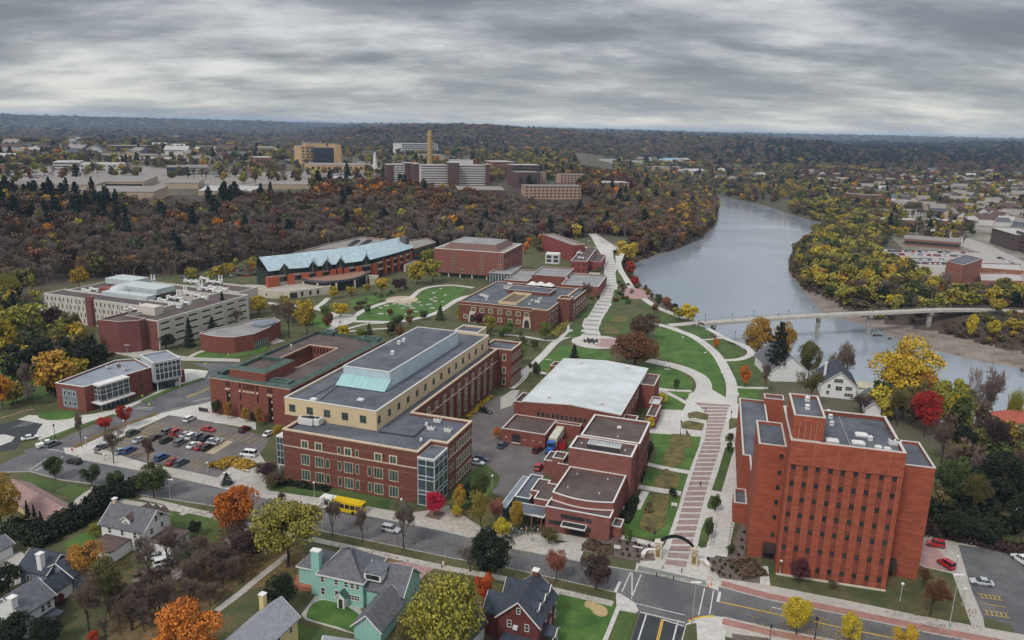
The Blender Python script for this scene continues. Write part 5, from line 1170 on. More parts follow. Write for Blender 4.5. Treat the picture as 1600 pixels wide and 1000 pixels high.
for x,y,hw,top in((288,275,45,275),(528,262,34,262),(644,250,34,250),(758,235,38,235),(970,200,46,200)):
 tt=(x-155)/(1368-155);bst=min((i/400 for i in range(401)),key=lambda q_:abs(I(*lerp2(eav,q_),13)[0]-(390+x*.1875)))
 c=lerp2(eav,bst);d=lerp2(rdg,bst);a,b=lerp2(eav,bst-hw/1213*.95),lerp2(eav,bst+hw/1213*.95)
 dirn=((d[0]-c[0]),(d[1]-c[1]));L_=math.hypot(*dirn);dirn=(dirn[0]/L_,dirn[1]/L_)
 zc_=16.4;f0=(c[0]-dirn[0]*.4,c[1]-dirn[1]*.4);bk0=(c[0]+dirn[0]*L_*.62,c[1]+dirn[1]*L_*.62)
 a=(a[0]-dirn[0]*.3,a[1]-dirn[1]*.3);b=(b[0]-dirn[0]*.3,b[1]-dirn[1]*.3)
 mb=MB();mb.poly([(*a,10.5),(*b,10.5),(*b,12.8),(*f0,zc_-.1),(*a,12.8)]);dm=mb.build('dormer_glass',MATS['dark_teal_glass'],b5.root)
 mb=MB();f1=(f0[0]-dirn[0]*.5,f0[1]-dirn[1]*.5);a1=(a[0]-dirn[0]*.5,a[1]-dirn[1]*.5);b1_=(b[0]-dirn[0]*.5,b[1]-dirn[1]*.5)
 mb.poly([(*a1,12.9),(*f1,zc_+.15),(*bk0,zc_+.4),(a[0]+dirn[0]*.8,a[1]+dirn[1]*.8,13.25)]);mb.poly([(*f1,zc_+.15),(*b1_,12.9),(b[0]+dirn[0]*.8,b[1]+dirn[1]*.8,13.25),(*bk0,zc_+.4)])
 mb.tube((*a1,12.9),(*f1,zc_+.15),.15,n=4);mb.tube((*f1,zc_+.15),(*b1_,12.9),.15,n=4)
 mb.build('dormer_roof',M_skyroof,b5.root)
 mb=MB();mb.tube((*f0,10.5),(*f0,zc_-.3),.08,n=4);mb.build('mullion',M_frame,dm)
M_ob=brick('brick_orange',(0.40,0.105,0.055),.8)
for x,y,wd,hgt in((98,330,2.2,9.5),(202,440,6.2,9.0),(340,410,4.0,9.6),(462,360,4.0,9.6),(577,340,3.6,9.8),(690,325,3.6,9.8),(750,330,2.4,10.5),(803,312,3.6,9.8),(908,300,3.4,9.8),(1036,330,5.0,9.8),(1128,300,2.2,10.6),(1185,285,2.2,10.6),(1240,262,2.2,10.6),(1293,240,2.2,10.6),(1348,215,2.2,10.6)):
 bst=min((i/400 for i in range(401)),key=lambda q_:abs(I(*lerp2(eav,q_),9)[0]-(390+x*.1875)));c=lerp2(eav,bst);d=lerp2(rdg,bst);L_=math.dist(c,d);c2=lerp2(eav,min(bst+.01,1));c0_=lerp2(eav,max(bst-.01,0))
 ang=math.atan2(c2[1]-c0_[1],c2[0]-c0_[0]);mb=MB();o=.6 if x>1000 else-.6
 mb.box(c[0]+(d[0]-c[0])/L_*(o+1),c[1]+(d[1]-c[1])/L_*(o+1),0,wd,2.6,hgt,ang);mb.build('brick_pier',M_ob,b5.root)
for zz_ in(4.2,8.4):
 mb=MB()
 for i in range(20):
  a,b=lerp2(inn,i/20),lerp2(inn,(i+1)/20);mb.box((a[0]+b[0])/2,(a[1]+b[1])/2,zz_,math.dist(a,b)+.1,.5,1.3,math.atan2(b[1]-a[1],b[0]-a[0]))
 mb.build('floor_band',C_limestone,b5.root)
arc=[w1(430,402,6.5),w1(500,416,6.5),w1(600,424,6.5),w1(720,420,6.5),w1(840,405,6.5),w1(930,382,6.5),w1(985,352,6.5)]
arc=smooth(arc,3);bkp=[lerp2(inn,.62),lerp2(inn,.4),lerp2(inn,.25)]
pav=arc+bkp;mb=MB();mb.prism(pav,5.4,6.6);mb.build('pavilion_roof_edge',mat('charcoal_metal',(.085,.09,.095),.6),b5.root)
mb=MB();mb.poly([(*p,6.64)for p in(inset(pav,1.2))]);mb.build('planted_roof',mat('planted_roof',(.30,.15,.09),.95,scale=.3,col2=(.20,.14,.11),fine=2),b5.root)
mb=MB();mb.prism(inset(pav,2.0),0,5.38);mb.build('pavilion_glass',MATS['dark_teal_glass'],b5.root)
for i in range(1,len(arc)-1,4):mb=MB();mb.box(arc[i][0],arc[i][1]+.7,0,.9,1.4,5.4);mb.build('stone_pier',C_limestone,b5.root)
tw_=[w1(-10,452,4.5),w1(215,512,4.5),w1(665,470,4.5),w1(665,440,4.5),w1(300,440,4.5),w1(60,400,4.5)]
ter=[w1(0,458,4.2),w1(150,505,4.2),w1(330,510,4.2),w1(665,470,4.2)];terp=ter+[lerp2(inn,.42),lerp2(inn,.02),(inn[0][0]-14,inn[0][1]+2)]
b5.block(terp,0,4.3,C_limestone,mat('terrace_paving',(.42,.37,.32),.9,fine=2),cope=C_limestone,cw=.4,par=.5,walln='terrace_wall',roofn='terrace_floor')
F=(terp[2],terp[3]);l=elen(F);wins(b5.root,*F,sof(*F,'W1',[(438,535),(507,530),(570,525)]),[.9],1.5,2.4,2,1,.12,M_green_fr);s=sof(*F,'W1',[(340,530)]);wallpanel(b5.root,*F,.3,4.6,.1,3.2,M_door,'loading_door')
F=(terp[0],terp[1]);wins(b5.root,*F,sof(*F,'W1',[(192,545)])[:0]+[elen(F)-1.5],[1.0],1.2,1.8,2,1,.12,M_green_fr)
rw=[w1(1000,405,3.8),w1(1045,400,3.8),w1(1075,375,3.8),w1(990,370,3.8)]
b5.block(rw,0,3.9,C_limestone,R_grey,cope=C_limestone,walln='side_pavilion_wall',roofn='side_pavilion_roof')
rw=[w1(1285,290,4.4),w1(1300,292,4.4),w1(1395,255,4.4),w1(1370,245,4.4)]
b5.block(rw,0,4.4,C_limestone,R_grey,cope=C_limestone,walln='side_pavilion_wall',roofn='side_pavilion_roof')
rbk=[w1(360,190,16),w1(600,158,16),w1(900,140,16),w1(1140,75,16),w1(930,55,16),w1(660,110,16),w1(520,150,16)]
b5.block(rbk,0,16.3,B_mid,mat('roof_taupe',(.27,.24,.22),.9,fine=1),cope=C_cope,walln='rear_wall',roofn='rear_roof')
for x,y in((870,95),(970,92)):
 a,b=w1(x-40,y+20,17),w1(x+40,y-25,17);mb=MB();mb.box((a[0]+b[0])/2,(a[1]+b[1])/2,16,math.dist(a,b),3,1.4,math.atan2(b[1]-a[1],b[0]-a[0]),0,.5);mb.build('roof_monitor',M_darkm,b5.root)
mb=MB();c=w1(1290,90,17);mb.box(*c,8,5,5,12,R(-20));mb.build('brick_shaft',mat('brick_grey',(.13,.12,.12),.9),b5.root)
b5b=Bld('rear_wing_building','low dark grey roofed building at the right end of the sky blue roof','building',[w1(1320,140,12),w1(1550,92,12),w1(1480,60,12),w1(1290,75,12)])
pq=[w1(1370,152,12),w1(1552,95,12),w1(1470,62,12),w1(1270,88,12)]
b5b.block(pq,0,12,B_vio,mat('roof_taupe',(.27,.24,.22),.9,fine=1),cope=C_cope)
F=(pq[0],pq[1]);wallpanel(b5b.root,*F,1,elen(F)-1,8,10.5,M_glass,'window_band');wallpanel(b5b.root,*F,1,elen(F)-1,3.5,6,M_glass,'window_band')
# 10 square fine arts building
LH=frame('U1',(190,240),18.2,-16);wq,dq=47.5,43.5
b6=Bld('square_brick_library','big square rose brick block with sloped brown metal roof hat and pale grey top','university building',rc(LH,0,0,wq,dq))
b6.block(rc(LH,0,0,wq,dq),2.8,18.3,B_pink,R_grey,cope=C_limestone,cw=1.4,par=.2)
mb=MB();ho=rc(LH,5,5,wq-5,dq-5);hi_=rc(LH,8,8,wq-8,dq-8)
for i in range(4):a,b=edge(ho,i);c,d=hi_[(i+1)%4],hi_[i];mb.quad((*a,18),(*b,18),(*c,21.5),(*d,21.5))
mb.build('sloped_metal_roof',mat('brown_metal_roof',(.16,.08,.065),.6),b6.root);mb=MB();mb.prism(hi_,21.4,21.8);mb.build('top_roof',R_grey,b6.root)
mb=MB();mb.prism(rc(LH,2,2,wq-2,dq-2),0,2.75);mb.build('recessed_ground_floor',M_glassb,b6.root)
F=(LH(0,0),LH(wq,0))
for x in(333,350,557,572,705,718):
 s=sof(*F,'U1',[(x,300)])[0];wins(b6.root,*F,[s],[3.6,7.3,10.9,14.4],1.0,2.0,1,1,.1,M_framec if x!=350 else C_limestone)
for x in(200,256,270,408,420,485,497,630,643):wins(b6.root,*F,sof(*F,'U1',[(x,430)]),[3.6],1.0,2.2,1,1,.1,M_framec)
F=(LH(wq,0),LH(wq,dq));wins(b6.root,*F,lin(dq,9),[15.0],2.6,1.6,2,1,.1,M_green_fr);wins(b6.root,*F,lin(dq,4),[4,7.6,11.2],1.0,2.0,1,1,.1,M_framec)
for s in(3,10,18,26,36,44):mb=MB();mb.box(*LH(s,.9),0,.8,.8,2.8,LH.ang);mb.build('concrete_column',C_white,b6.root)
for p in((450,370),(765,283)):x,y=PP('U1',[p],16)[0]
# 11 tudor style hall
LU=frame('U1',(385,650),10.4,-18.8)
b7=Bld('tudor_hall','brown brick collegiate hall with stone window frames, arched doors and dark flat roof','university building',rc(LU,0,0,47,50))
zt7=b7.block([LU(0,0),LU(39.4,0),LU(39.4,-2.6),LU(47,-2.6),LU(47,34),LU(33,50),LU(0,58)][0:0]+rc(LU,0,0,47,56),0,10.4,B_dark,R_dark,cope=B_trim,cw=.5)
b7.block(rc(LU,39.4,-2.6,47.05,-.02),0,10.4,B_dark,R_dark,cope=B_trim,walln='bay_wall',roofn='bay_roof',cw=.3)
b7.block(rc(LU,46.0,18,52.5,26),0,12.4,B_dark,mat('roof_tan',(.30,.27,.22),.9),cope=B_trim,walln='stair_tower_wall',roofn='stair_tower_roof',cw=.5,par=1.0)
b7.block(rc(LU,47.06,26.06,52.3,58),0,10.4,B_dark,R_dark,cope=B_trim,walln='east_wing_wall',roofn='east_wing_roof',cw=.4)
b7.band(rc(LU,0,0,47,56),8.7,.25,B_trim)
wl_=rc(LU,20,13,31,29);mb=MB();ring(mb,wl_,-.3,.1,zt7,zt7+1.0)
mb.build('light_well_kerb',B_trim,b7.root)
q0_=LU.inv('U1',(700,660),10.4);q1_=LU.inv('U1',(840,670),10.4);q2_=LU.inv('U1',(940,600),10.4)
mb=MB();wl2=rc(LU,q0_[0],q0_[1],q1_[0],q2_[1]);ring(mb,wl2,-.3,.3,zt7,zt7+1.3);mb.build('light_well_rim',C_cream,b7.root);mb=MB();mb.poly([(*p,zt7+.06)for p in wl2]);mb.build('light_well_floor',mat('deep_shade_roof',(.16,.12,.08),.9),b7.root)  # well floor is a sheet near roof level, deep shade painted into its colour
for o in[o for o in b7.root.children if o.name.startswith('light_well_kerb')]:bpy.data.objects.remove(o)
b7.block(rc(LU,14,32,38,44),zt7,11.6,B_dark,R_dark,cope=C_cope,walln='upper_wall',roofn='upper_roof',par=.3)
for x,y in((960,510),(1025,513),(1090,520)):
 c=LU(*LU.inv('U1',(x,y),12));mb=MB();mb.box(*c,11.2,5.4,5,1.6,LU.ang,0,.25);mb.build('pyramid_skylight',C_copew,b7.root)
rooftop(b7.root,'U1',[(570,615),(600,625),(785,525),(1000,665),(995,545),(965,585)],zt7,'unit',.9);rooftop(b7.root,'U1',[(600,645),(955,652),(935,680),(1028,635),(1010,640)],zt7,'vent',.8)
rooftop(b7.root,'U1',[(770,560)],zt7,'unit',1.5,m=C_cope)
F=(LU(0,0),LU(39.4,0));wy=lambda x:728+(x-500)*.105
wins(b7.root,*F,sof(*F,'U1',[(x,wy(x))for x in(500,565,634,705,776,848,915)]),[5.6],2.5,2.3,3,2,.26,M_framec)
wins(b7.root,*F,sof(*F,'U1',[(438,775),(565,800),(634,808),(705,816),(785,822),(848,832)]),[1.7],2.3,2.2,3,2,.26,M_framec)
def arch_door(root,F,s):
 a,b=F;d=elen(F);ux,uy=(b[0]-a[0])/d,(b[1]-a[1])/d;nx,ny=uy,-ux
 pr=lambda r,o:[(a[0]+ux*(s+x)+nx*o,a[1]+uy*(s+x)+ny*o,z)for x,z in[(-r,.1),(r,.1),(r,2.4),(r*.7,3.4*r/1.3+.4),(0,2.4+1.7*r/1.3*1.1),(-r*.7,3.4*r/1.3+.4),(-r,2.4)]]
 mb=MB();p1,p2=pr(2.1,.35),pr(1.3,.35);n=len(p1)
 for i in range(n):j=(i+1)%n;mb.quad(p1[i],p1[j],p2[j],p2[i])
 p3=pr(2.1,-.02)
 for i in range(n):j=(i+1)%n;mb.quad(p3[i],p3[j],p1[j],p1[i])
 dr=mb.build('arched_doorway',C_limestone,root);mb=MB();mb.poly(pr(1.35,.06));mb.build('door',M_door,dr)
F2=(LU(39.4,-2.6),LU(47,-2.6));arch_door(b7.root,F,sof(*F,'U1',[(915,850)])[0]);arch_door(b7.root,F,sof(*F,'U1',[(492,790)])[0])
F=(LU(47,-2.6),LU(47,18));wins(b7.root,*F,lin(elen(F),3),[5.2,1.2],4.2,3.0,4,1,.2,M_framec,C_limestone if 0 else M_glass)
F=(LU(52.3,26),LU(52.3,58));wins(b7.root,*F,lin(elen(F),6),[5.2,1.2],2.8,2.8,3,1,.2,M_framec)
# 12 grey roofed hall behind + small ones
LG=frame('W3',(100,718),8.5,-14)
g0=LG.inv('W3',(590,740),8.5);g2_=LG.inv('W3',(640,600),8.5)
b9=Bld('commons_hall','flat grey roofed low hall between the tudor hall and the small red brick blocks','university building',rc(LG,0,0,g0[0],20))
b9.block(rc(LG,0,0,g0[0],30),0,8.6,B_mid,R_grey,cope=C_cope)
b9.block(rc(LG,g0[0]+.05,-14,g0[0]+22,24),0,6.8,B_mid,R_grey,cope=C_copew,walln='east_wall',roofn='east_roof')
b9.block(rc(LG,-14,-12,-.05,26),0,6.6,B_mid,R_grey,cope=C_cope,walln='west_wall',roofn='west_roof')
b9.block(rc(LG,-28,2,-14.05,32),0,7.5,M_glassb,R_grey,cope=C_cope,walln='glazed_wall',roofn='glazed_wing_roof')
F=(LG(-28,2),LG(-14,2))
for i in range(8):wallpanel(b9.root,*F,1+i*1.8-.12,1+i*1.8+.12,.2,6.9,M_frame,'mullion',.1)
LJ=frame('W3',(655,520),9,-12);j1=LJ.inv('W3',(885,525),9)[0];j2=LJ.inv('W3',(910,325),9)[1]
b10=Bld('small_brick_block','small dark red brick block with brown flat roof beside the upper mall','university building',rc(LJ,0,0,j1,j2))
b10.block(rc(LJ,0,0,j1,j2),0,9,mat('brick_crimson',(.25,.06,.055),.9,fine=4),R_brown,cope=C_copew)
F=(LJ(0,0),LJ(j1,0));wins(b10.root,*F,lin(j1,3),[2,5.8],1.2,1.5,1,1,.12,M_green_fr)
b10.block(rc(LJ,j1+.05,j2*.25,j1+8,j2*.75),0,6.5,MATS['brick_crimson'],R_brown,cope=C_cope,walln='annex_wall',roofn='annex_roof')
rooftop(b10.root,'W3',[(850,345),(800,490),(780,420)],8.4,'duct',.8)
q=[PP('W3',[p],z)[0]for p,z in(((250,140),13),((690,300),13),((855,290),13),((400,130),13))]
b11=Bld('slant_roof_hall','red brick hall with long narrow slanting brown roof at the foot of the wooded hill','university building',q)
b11.block([q[0],q[1],q[2],q[3]],0,13,MATS['brick_crimson'],mat('roof_taupe',(.27,.24,.22),.9,fine=1),cope=C_cope)
b12=Bld('white_plant_unit','white boxy cooling plant with dark louvres on the grey roof','plant unit',rc(frame('W3',(290,545),6.5,-14),0,0,14,8),z=8.6)
L12=frame('W3',(290,560),8.6,-10);u=L12.inv('W3',(475,580),8.6)[0]
mb=MB();mb.box(*L12(u/2,4),8.6,u,8,6.5,L12.ang);mb.build('housing',M_equip,b12.root)
for i in range(2):
 for j in range(2):wallpanel(b12.root,L12(0,0),L12(u,0),.8+i*u/2,u/2-.5+i*u/2,9.6+j*2.6,11.6+j*2.6,M_grille,'louvre')
LK=frame('W3',(905,710),3.5,-14);b13=Bld('stone_kiosk','small flat stone shelter beside the upper mall lawns','shelter',rc(LK,0,0,12,6));b13.block(rc(LK,0,0,LK.inv('W3',(1050,715),3.5)[0],7),2.6,3.5,C_limestone,R_grey,cope=C_limestone)
for u,v in((.5,.5),(.5,6),(11,.5),(11,6)):mb=MB();mb.box(*LK(u,v),0,.6,.6,2.6,LK.ang);mb.build('pillar',C_limestone,b13.root)
# trees
def mesh_np(name,V,F,mats,midx=None,smooth=False):
 me=bpy.data.meshes.new(name);V=np.asarray(V,np.float32);F=np.asarray(F,np.int32);k=F.shape[1]
 me.vertices.add(len(V));me.vertices.foreach_set('co',V.ravel());me.loops.add(F.size);me.loops.foreach_set('vertex_index',F.ravel())
 me.polygons.add(len(F));me.polygons.foreach_set('loop_start',np.arange(0,F.size,k,dtype=np.int32))
 for m in mats:me.materials.append(m)
 if midx is not None:me.polygons.foreach_set('material_index',np.asarray(midx,np.int32))
 me.update(calc_edges=True);return me
def leaves(rs,cen_,nrm,size,up=0.5):
 """small quads with roughly the given normals"""
 n=len(cen_);d=nrm+rs.normal(0,.8,(n,3));d/=np.linalg.norm(d,axis=1)[:,None]+1e-9
 a=np.cross(d,rs.normal(0,1,(n,3)));a/=np.linalg.norm(a,axis=1)[:,None]+1e-9;b=np.cross(d,a)
 s=(size*rs.uniform(.55,1.3,n))[:,None];t=s*rs.uniform(.6,1,n)[:,None]
 V=np.stack([cen_-a*s-b*t,cen_+a*s-b*t*.6,cen_+a*s*.8+b*t,cen_-a*s*.7+b*t*.9],1).reshape(-1,3)
 return V,np.arange(len(V)).reshape(-1,4)
def crown_cloud(rs,n,nlob,h,r,z0,shape='round',size=.06,inner=.25):
 """unit-ish crown: lobes spread through an ellipsoid; returns leaf centres and normals"""
 C=[];Nn=[]
 L_=[]
 for i in range(nlob):
  for _ in range(50):
   p=rs.uniform(-1,1,3)
   if np.linalg.norm(p)<1:break
  p=p/(np.linalg.norm(p)+1e-6)*np.linalg.norm(p)**.6
  zz_=(p[2]+1)/2
  w_={'round':1,'oval':1,'cone':(1.05-zz_*.9),'vase':.55+.5*zz_,'spread':1}[shape]
  L_.append((p[0]*r*.68*w_,p[1]*r*.68*w_,z0+h*(.13+.74*zz_),r*rs.uniform(.15,.42)*(w_*.6+.4)))
 for i in range(n):
  x,y,z,q=L_[rs.integers(nlob)]
  d=rs.normal(0,1,3);d/=np.linalg.norm(d)
  if d[2]<-.3 and rs.random()<.6:d[2]*=-1
  k=1-inner*rs.random()**1.5+(rs.random()<.2)*.3*rs.random()
  C.append((x+d[0]*q*k,y+d[1]*q*k,z+d[2]*q*.8*k));Nn.append(d)
 return np.array(C),np.array(Nn)
def limb(mb,p0,p1,r0,r1,n=5):
 mb.tube(p0,p1,r0,r1,n=n,cap=False)
def trunk_mb(rs,h,r,nl=6,z0=.3,top=.75,tr=.022):
 mb=MB();p=Vector((0,0,0));pts=[p.copy()]
 for i in range(4):p=Vector((rs.normal(0,.012)*h,rs.normal(0,.012)*h,h*(i+1)/4*top));pts.append(p)
 for i in range(4):mb.tube(pts[i],pts[i+1],h*tr*(1-i*.2),h*tr*(1-(i+1)*.2),n=7,cap=False)
 for i in range(nl):
  t=z0+(top-z0)*i/nl;a=i*2.4+rs.random();b=Vector((0,0,h*t));e=b+Vector((math.cos(a)*r*.6,math.sin(a)*r*.6,h*.2));m_=(b+e)/2-Vector((0,0,h*.03))
  mb.tube(b,m_,h*tr*.5,h*tr*.33,n=4,cap=False);mb.tube(m_,e,h*tr*.33,h*tr*.12,n=4,cap=False)
 return mb
M_bark=mat('bark',(0.085,0.065,0.050),.95,scale=2,var=.25,coord='obj');M_barkg=mat('bark_grey',(0.235,0.18,0.145),.95,scale=2,var=.2,coord='obj')
LEAF={}
def leafmat(nm,c,c2=None,rnd_=.16):
 if nm in LEAF:return LEAF[nm]
 m=mat('foliage_'+nm,c,.75,scale=5,col2=c2 or tuple(x*.5 for x in c),obj_rand=rnd_,spec=.1,coord='obj',detail=3,island=.42,split=(.2,.8));LEAF[nm]=m;return m
PAL=dict(orange=((.60,.255,.04),(.30,.10,.022)),mixed=((.36,.31,.05),(.06,.075,.025)),amber=((.48,.28,.05),(.24,.13,.03)),yellow=((.46,.34,.05),(.26,.19,.03)),gold=((.56,.42,.04),(.34,.25,.03)),ygreen=((.35,.31,.06),(.14,.13,.035)),olive=((.17,.145,.055),(.075,.07,.03)),green=((.085,.105,.038),(.035,.05,.02)),bright=((.17,.22,.05),(.075,.11,.03)),dark=((.036,.044,.026),(.012,.018,.011)),pine=((.036,.050,.036),(.012,.020,.015)),rust=((.20,.092,.045),(.09,.045,.025)),brown=((.135,.09,.058),(.06,.042,.03)),red=((.50,.055,.035),(.22,.02,.02)),crimson=((.60,.03,.06),(.34,.015,.03)),maroon=((.13,.04,.04),(.055,.02,.022)),salmon=((.38,.16,.10),(.22,.1,.06)),fire=((.56,.20,.03),(.34,.03,.025)),plum=((.085,.05,.048),(.035,.024,.024)))
def P_(n):return leafmat(n,*PAL[n])
PROTO={}
def hide_del(o):bpy.data.objects.remove(o)
def proto_mesh(kind,v,lod):
 """(trunk mesh, crown mesh) of unit height 1, crown radius .5 for deciduous"""
 key=(kind,v,lod)
 if key in PROTO:return PROTO[key]
 rs=np.random.default_rng(hash((kind=='bare',len(kind),v,5))%1000+v*17)
 n={0:10000,1:3000,2:620,3:130}[lod];sz={0:.0112,1:.023,2:.045,3:.095}[lod]
 if kind in('round','oval','vase','spread','column'):
  z0={'round':.16,'oval':.12,'vase':.22,'spread':.2,'column':.08}[kind]
  C,Nn=crown_cloud(rs,n,{0:30,1:24,2:15,3:9}[lod],1-z0,.5,z0,'vase' if kind=='vase' else 'round',inner=.45 if kind=='vase' else.3)
  V,F=leaves(rs,C,Nn,sz*(1.1 if kind=='vase' else 1.25));cm=mesh_np('crown',V,F,[P_('green')])
  t=trunk_mb(rs,1,.5,7 if lod<2 else 3)
 elif kind=='cone':
  C=[];Nn=[]
  for i in range(n):
   zq=rs.random()**1.25;a=rs.uniform(0,6.283);rr_=(.5*(1-zq)**.85+.02)*(.72+.28*math.sin(zq*40+a*2))*rs.uniform(.5,1)**.5
   C.append((math.cos(a)*rr_,math.sin(a)*rr_,.06+.94*zq-rr_*.12));Nn.append((math.cos(a)*.5,math.sin(a)*.5,.8))
  V,F=leaves(rs,np.array(C),np.array(Nn),sz*1.1);cm=mesh_np('crown',V,F,[P_('pine')]);t=MB();t.tube((0,0,0),(0,0,.9),.022,.005,n=6)
 elif kind=='pine':
  C=[];Nn=[];tiers=9;offs=rs.uniform(0,6.28,tiers);
  for i in range(n):
   k=rs.integers(tiers);zq=.30+.68*(k/(tiers-1));mx=.5*(1-(k/(tiers-1))**1.6*.82);nb=6;a=offs[k]+rs.integers(nb)*6.283/nb+rs.normal(0,.2);rr_=mx*rs.uniform(.15,1)**.6*(.7+.3*math.sin(offs[k]*7+a*3))
   C.append((math.cos(a)*rr_,math.sin(a)*rr_,zq+rs.normal(0,.014)+rr_*.06));Nn.append((0,0,1))
  V,F=leaves(rs,np.array(C),np.array(Nn),sz*1.15);cm=mesh_np('crown',V,F,[P_('pine')]);t=MB();t.tube((0,0,0),(0,0,.96),.02,.005,n=6)
 else:
  t=MB();tw=MB();maxd={0:6,1:5,2:4,3:3}[lod]
  def br(p,d,l,r,k):
   e=p+d*l
   (t if k<2 else tw).tube(p,e,r,r*.62,n=5 if k<2 else 3,cap=False)
   if k>=maxd:return
   nb=(3 if k<3 else 4)if k>0 else 6
   for i in range(nb+(rs.random()<.4)):
    ax=Vector(rs.normal(0,1,3));q=(d+ax.normalized()*(.55+.25*(k>1))).normalized()
    q.z=q.z*.8+.22;q.normalize();s0=p+d*l*(.55+.45*rs.random())if i else e
    br(s0,q,l*rs.uniform(.56,.82),max(r*.55,{0:.0019,1:.0032,2:.006,3:.010}[lod]),k+1)
  br(Vector((0,0,0)),Vector((rs.normal(0,.05),rs.normal(0,.05),1)).normalized(),.29,.020 if lod<2 else.026,0)
  mx=max(v_[2]for v_ in tw.v);s=1/mx
  for m_ in(t,tw):m_.v=[(x*s,y*s,z*s)for x,y,z in m_.v]
  o=tw.build('crown',M_barkg);cm=o.data;bpy.data.objects.remove(o)
 o=t.build('trunk',M_bark);tm=o.data;bpy.data.objects.remove(o)
 PROTO[key]=(tm,cm);return PROTO[key]
CM={}
def crown_with(me,m):
 k=(me.name,m.name)
 if k not in CM:c=me.copy();c.materials.clear();c.materials.append(m);CM[k]=c
 return CM[k]
NAMES=dict(cone='spruce_tree',pine='pine_tree',bare='bare_tree')
def tree(x,y,z,h,wd,kind,colr,label,group=None,lod=1,name=None,seed=None,cat=None):
 v=(seed if seed is not None else int(abs(x*7+y*3)))%3
 tm,cm=proto_mesh(kind,v,lod)
 if kind=='bare':cm=crown_with(cm,{'grey':M_barkg,'brown':M_brt,None:M_barkg}[colr]if colr in('grey','brown',None)else P_(colr))
 else:cm=crown_with(cm,P_(colr))
 r=thing(name or NAMES.get(kind,'tree'),(x,y,z),label,cat or('bush' if name and 'bush' in name else 'tree'),group,rz=(x*1.7+y)%6.28)
 wr_={'bare':.85,'pine':1,'cone':1}.get(kind,1)
 r.scale=(wd*wr_,wd*wr_,h)
 a=bpy.data.objects.new('trunk',tm);a.parent=r;COL.objects.link(a)
 b=bpy.data.objects.new('crown',cm);b.parent=r;COL.objects.link(b);return r
M_brt=mat('twigs_brown',(0.175,0.125,0.095),.95,scale=2,var=.2,coord='obj')
def tpx(bx,by,ty,wpx,kind,colr,label,group=None,lod=1,k='S',name=None,z=None,seed=None):
 """tree from the photo: foot pixel, top row, crown width in pixels"""
 (bx,by),(_,ty)=rg(k,[(bx,by),(bx,ty)]);wpx*=REG[k][2]
 if z is None:x,y,z=T(bx,by)
 else:x,y=P(bx,by,z)
 if seg_dist(x,y,WATER)>-5:
  while seg_dist(x,y,WATER)>-5:x,y=x*(1-2/math.hypot(x,y)),y*(1-2/math.hypot(x,y))
  z=float(H(x,y))
 h=max(zat(x,y,ty,z,z+60)-z,.9);dep=y*_cp+(CAMH-z-h/2)*_sp;wd=wpx*dep/FPX
 return tree(x,y,z,h,wd,kind,colr,label,group,lod,name,seed)
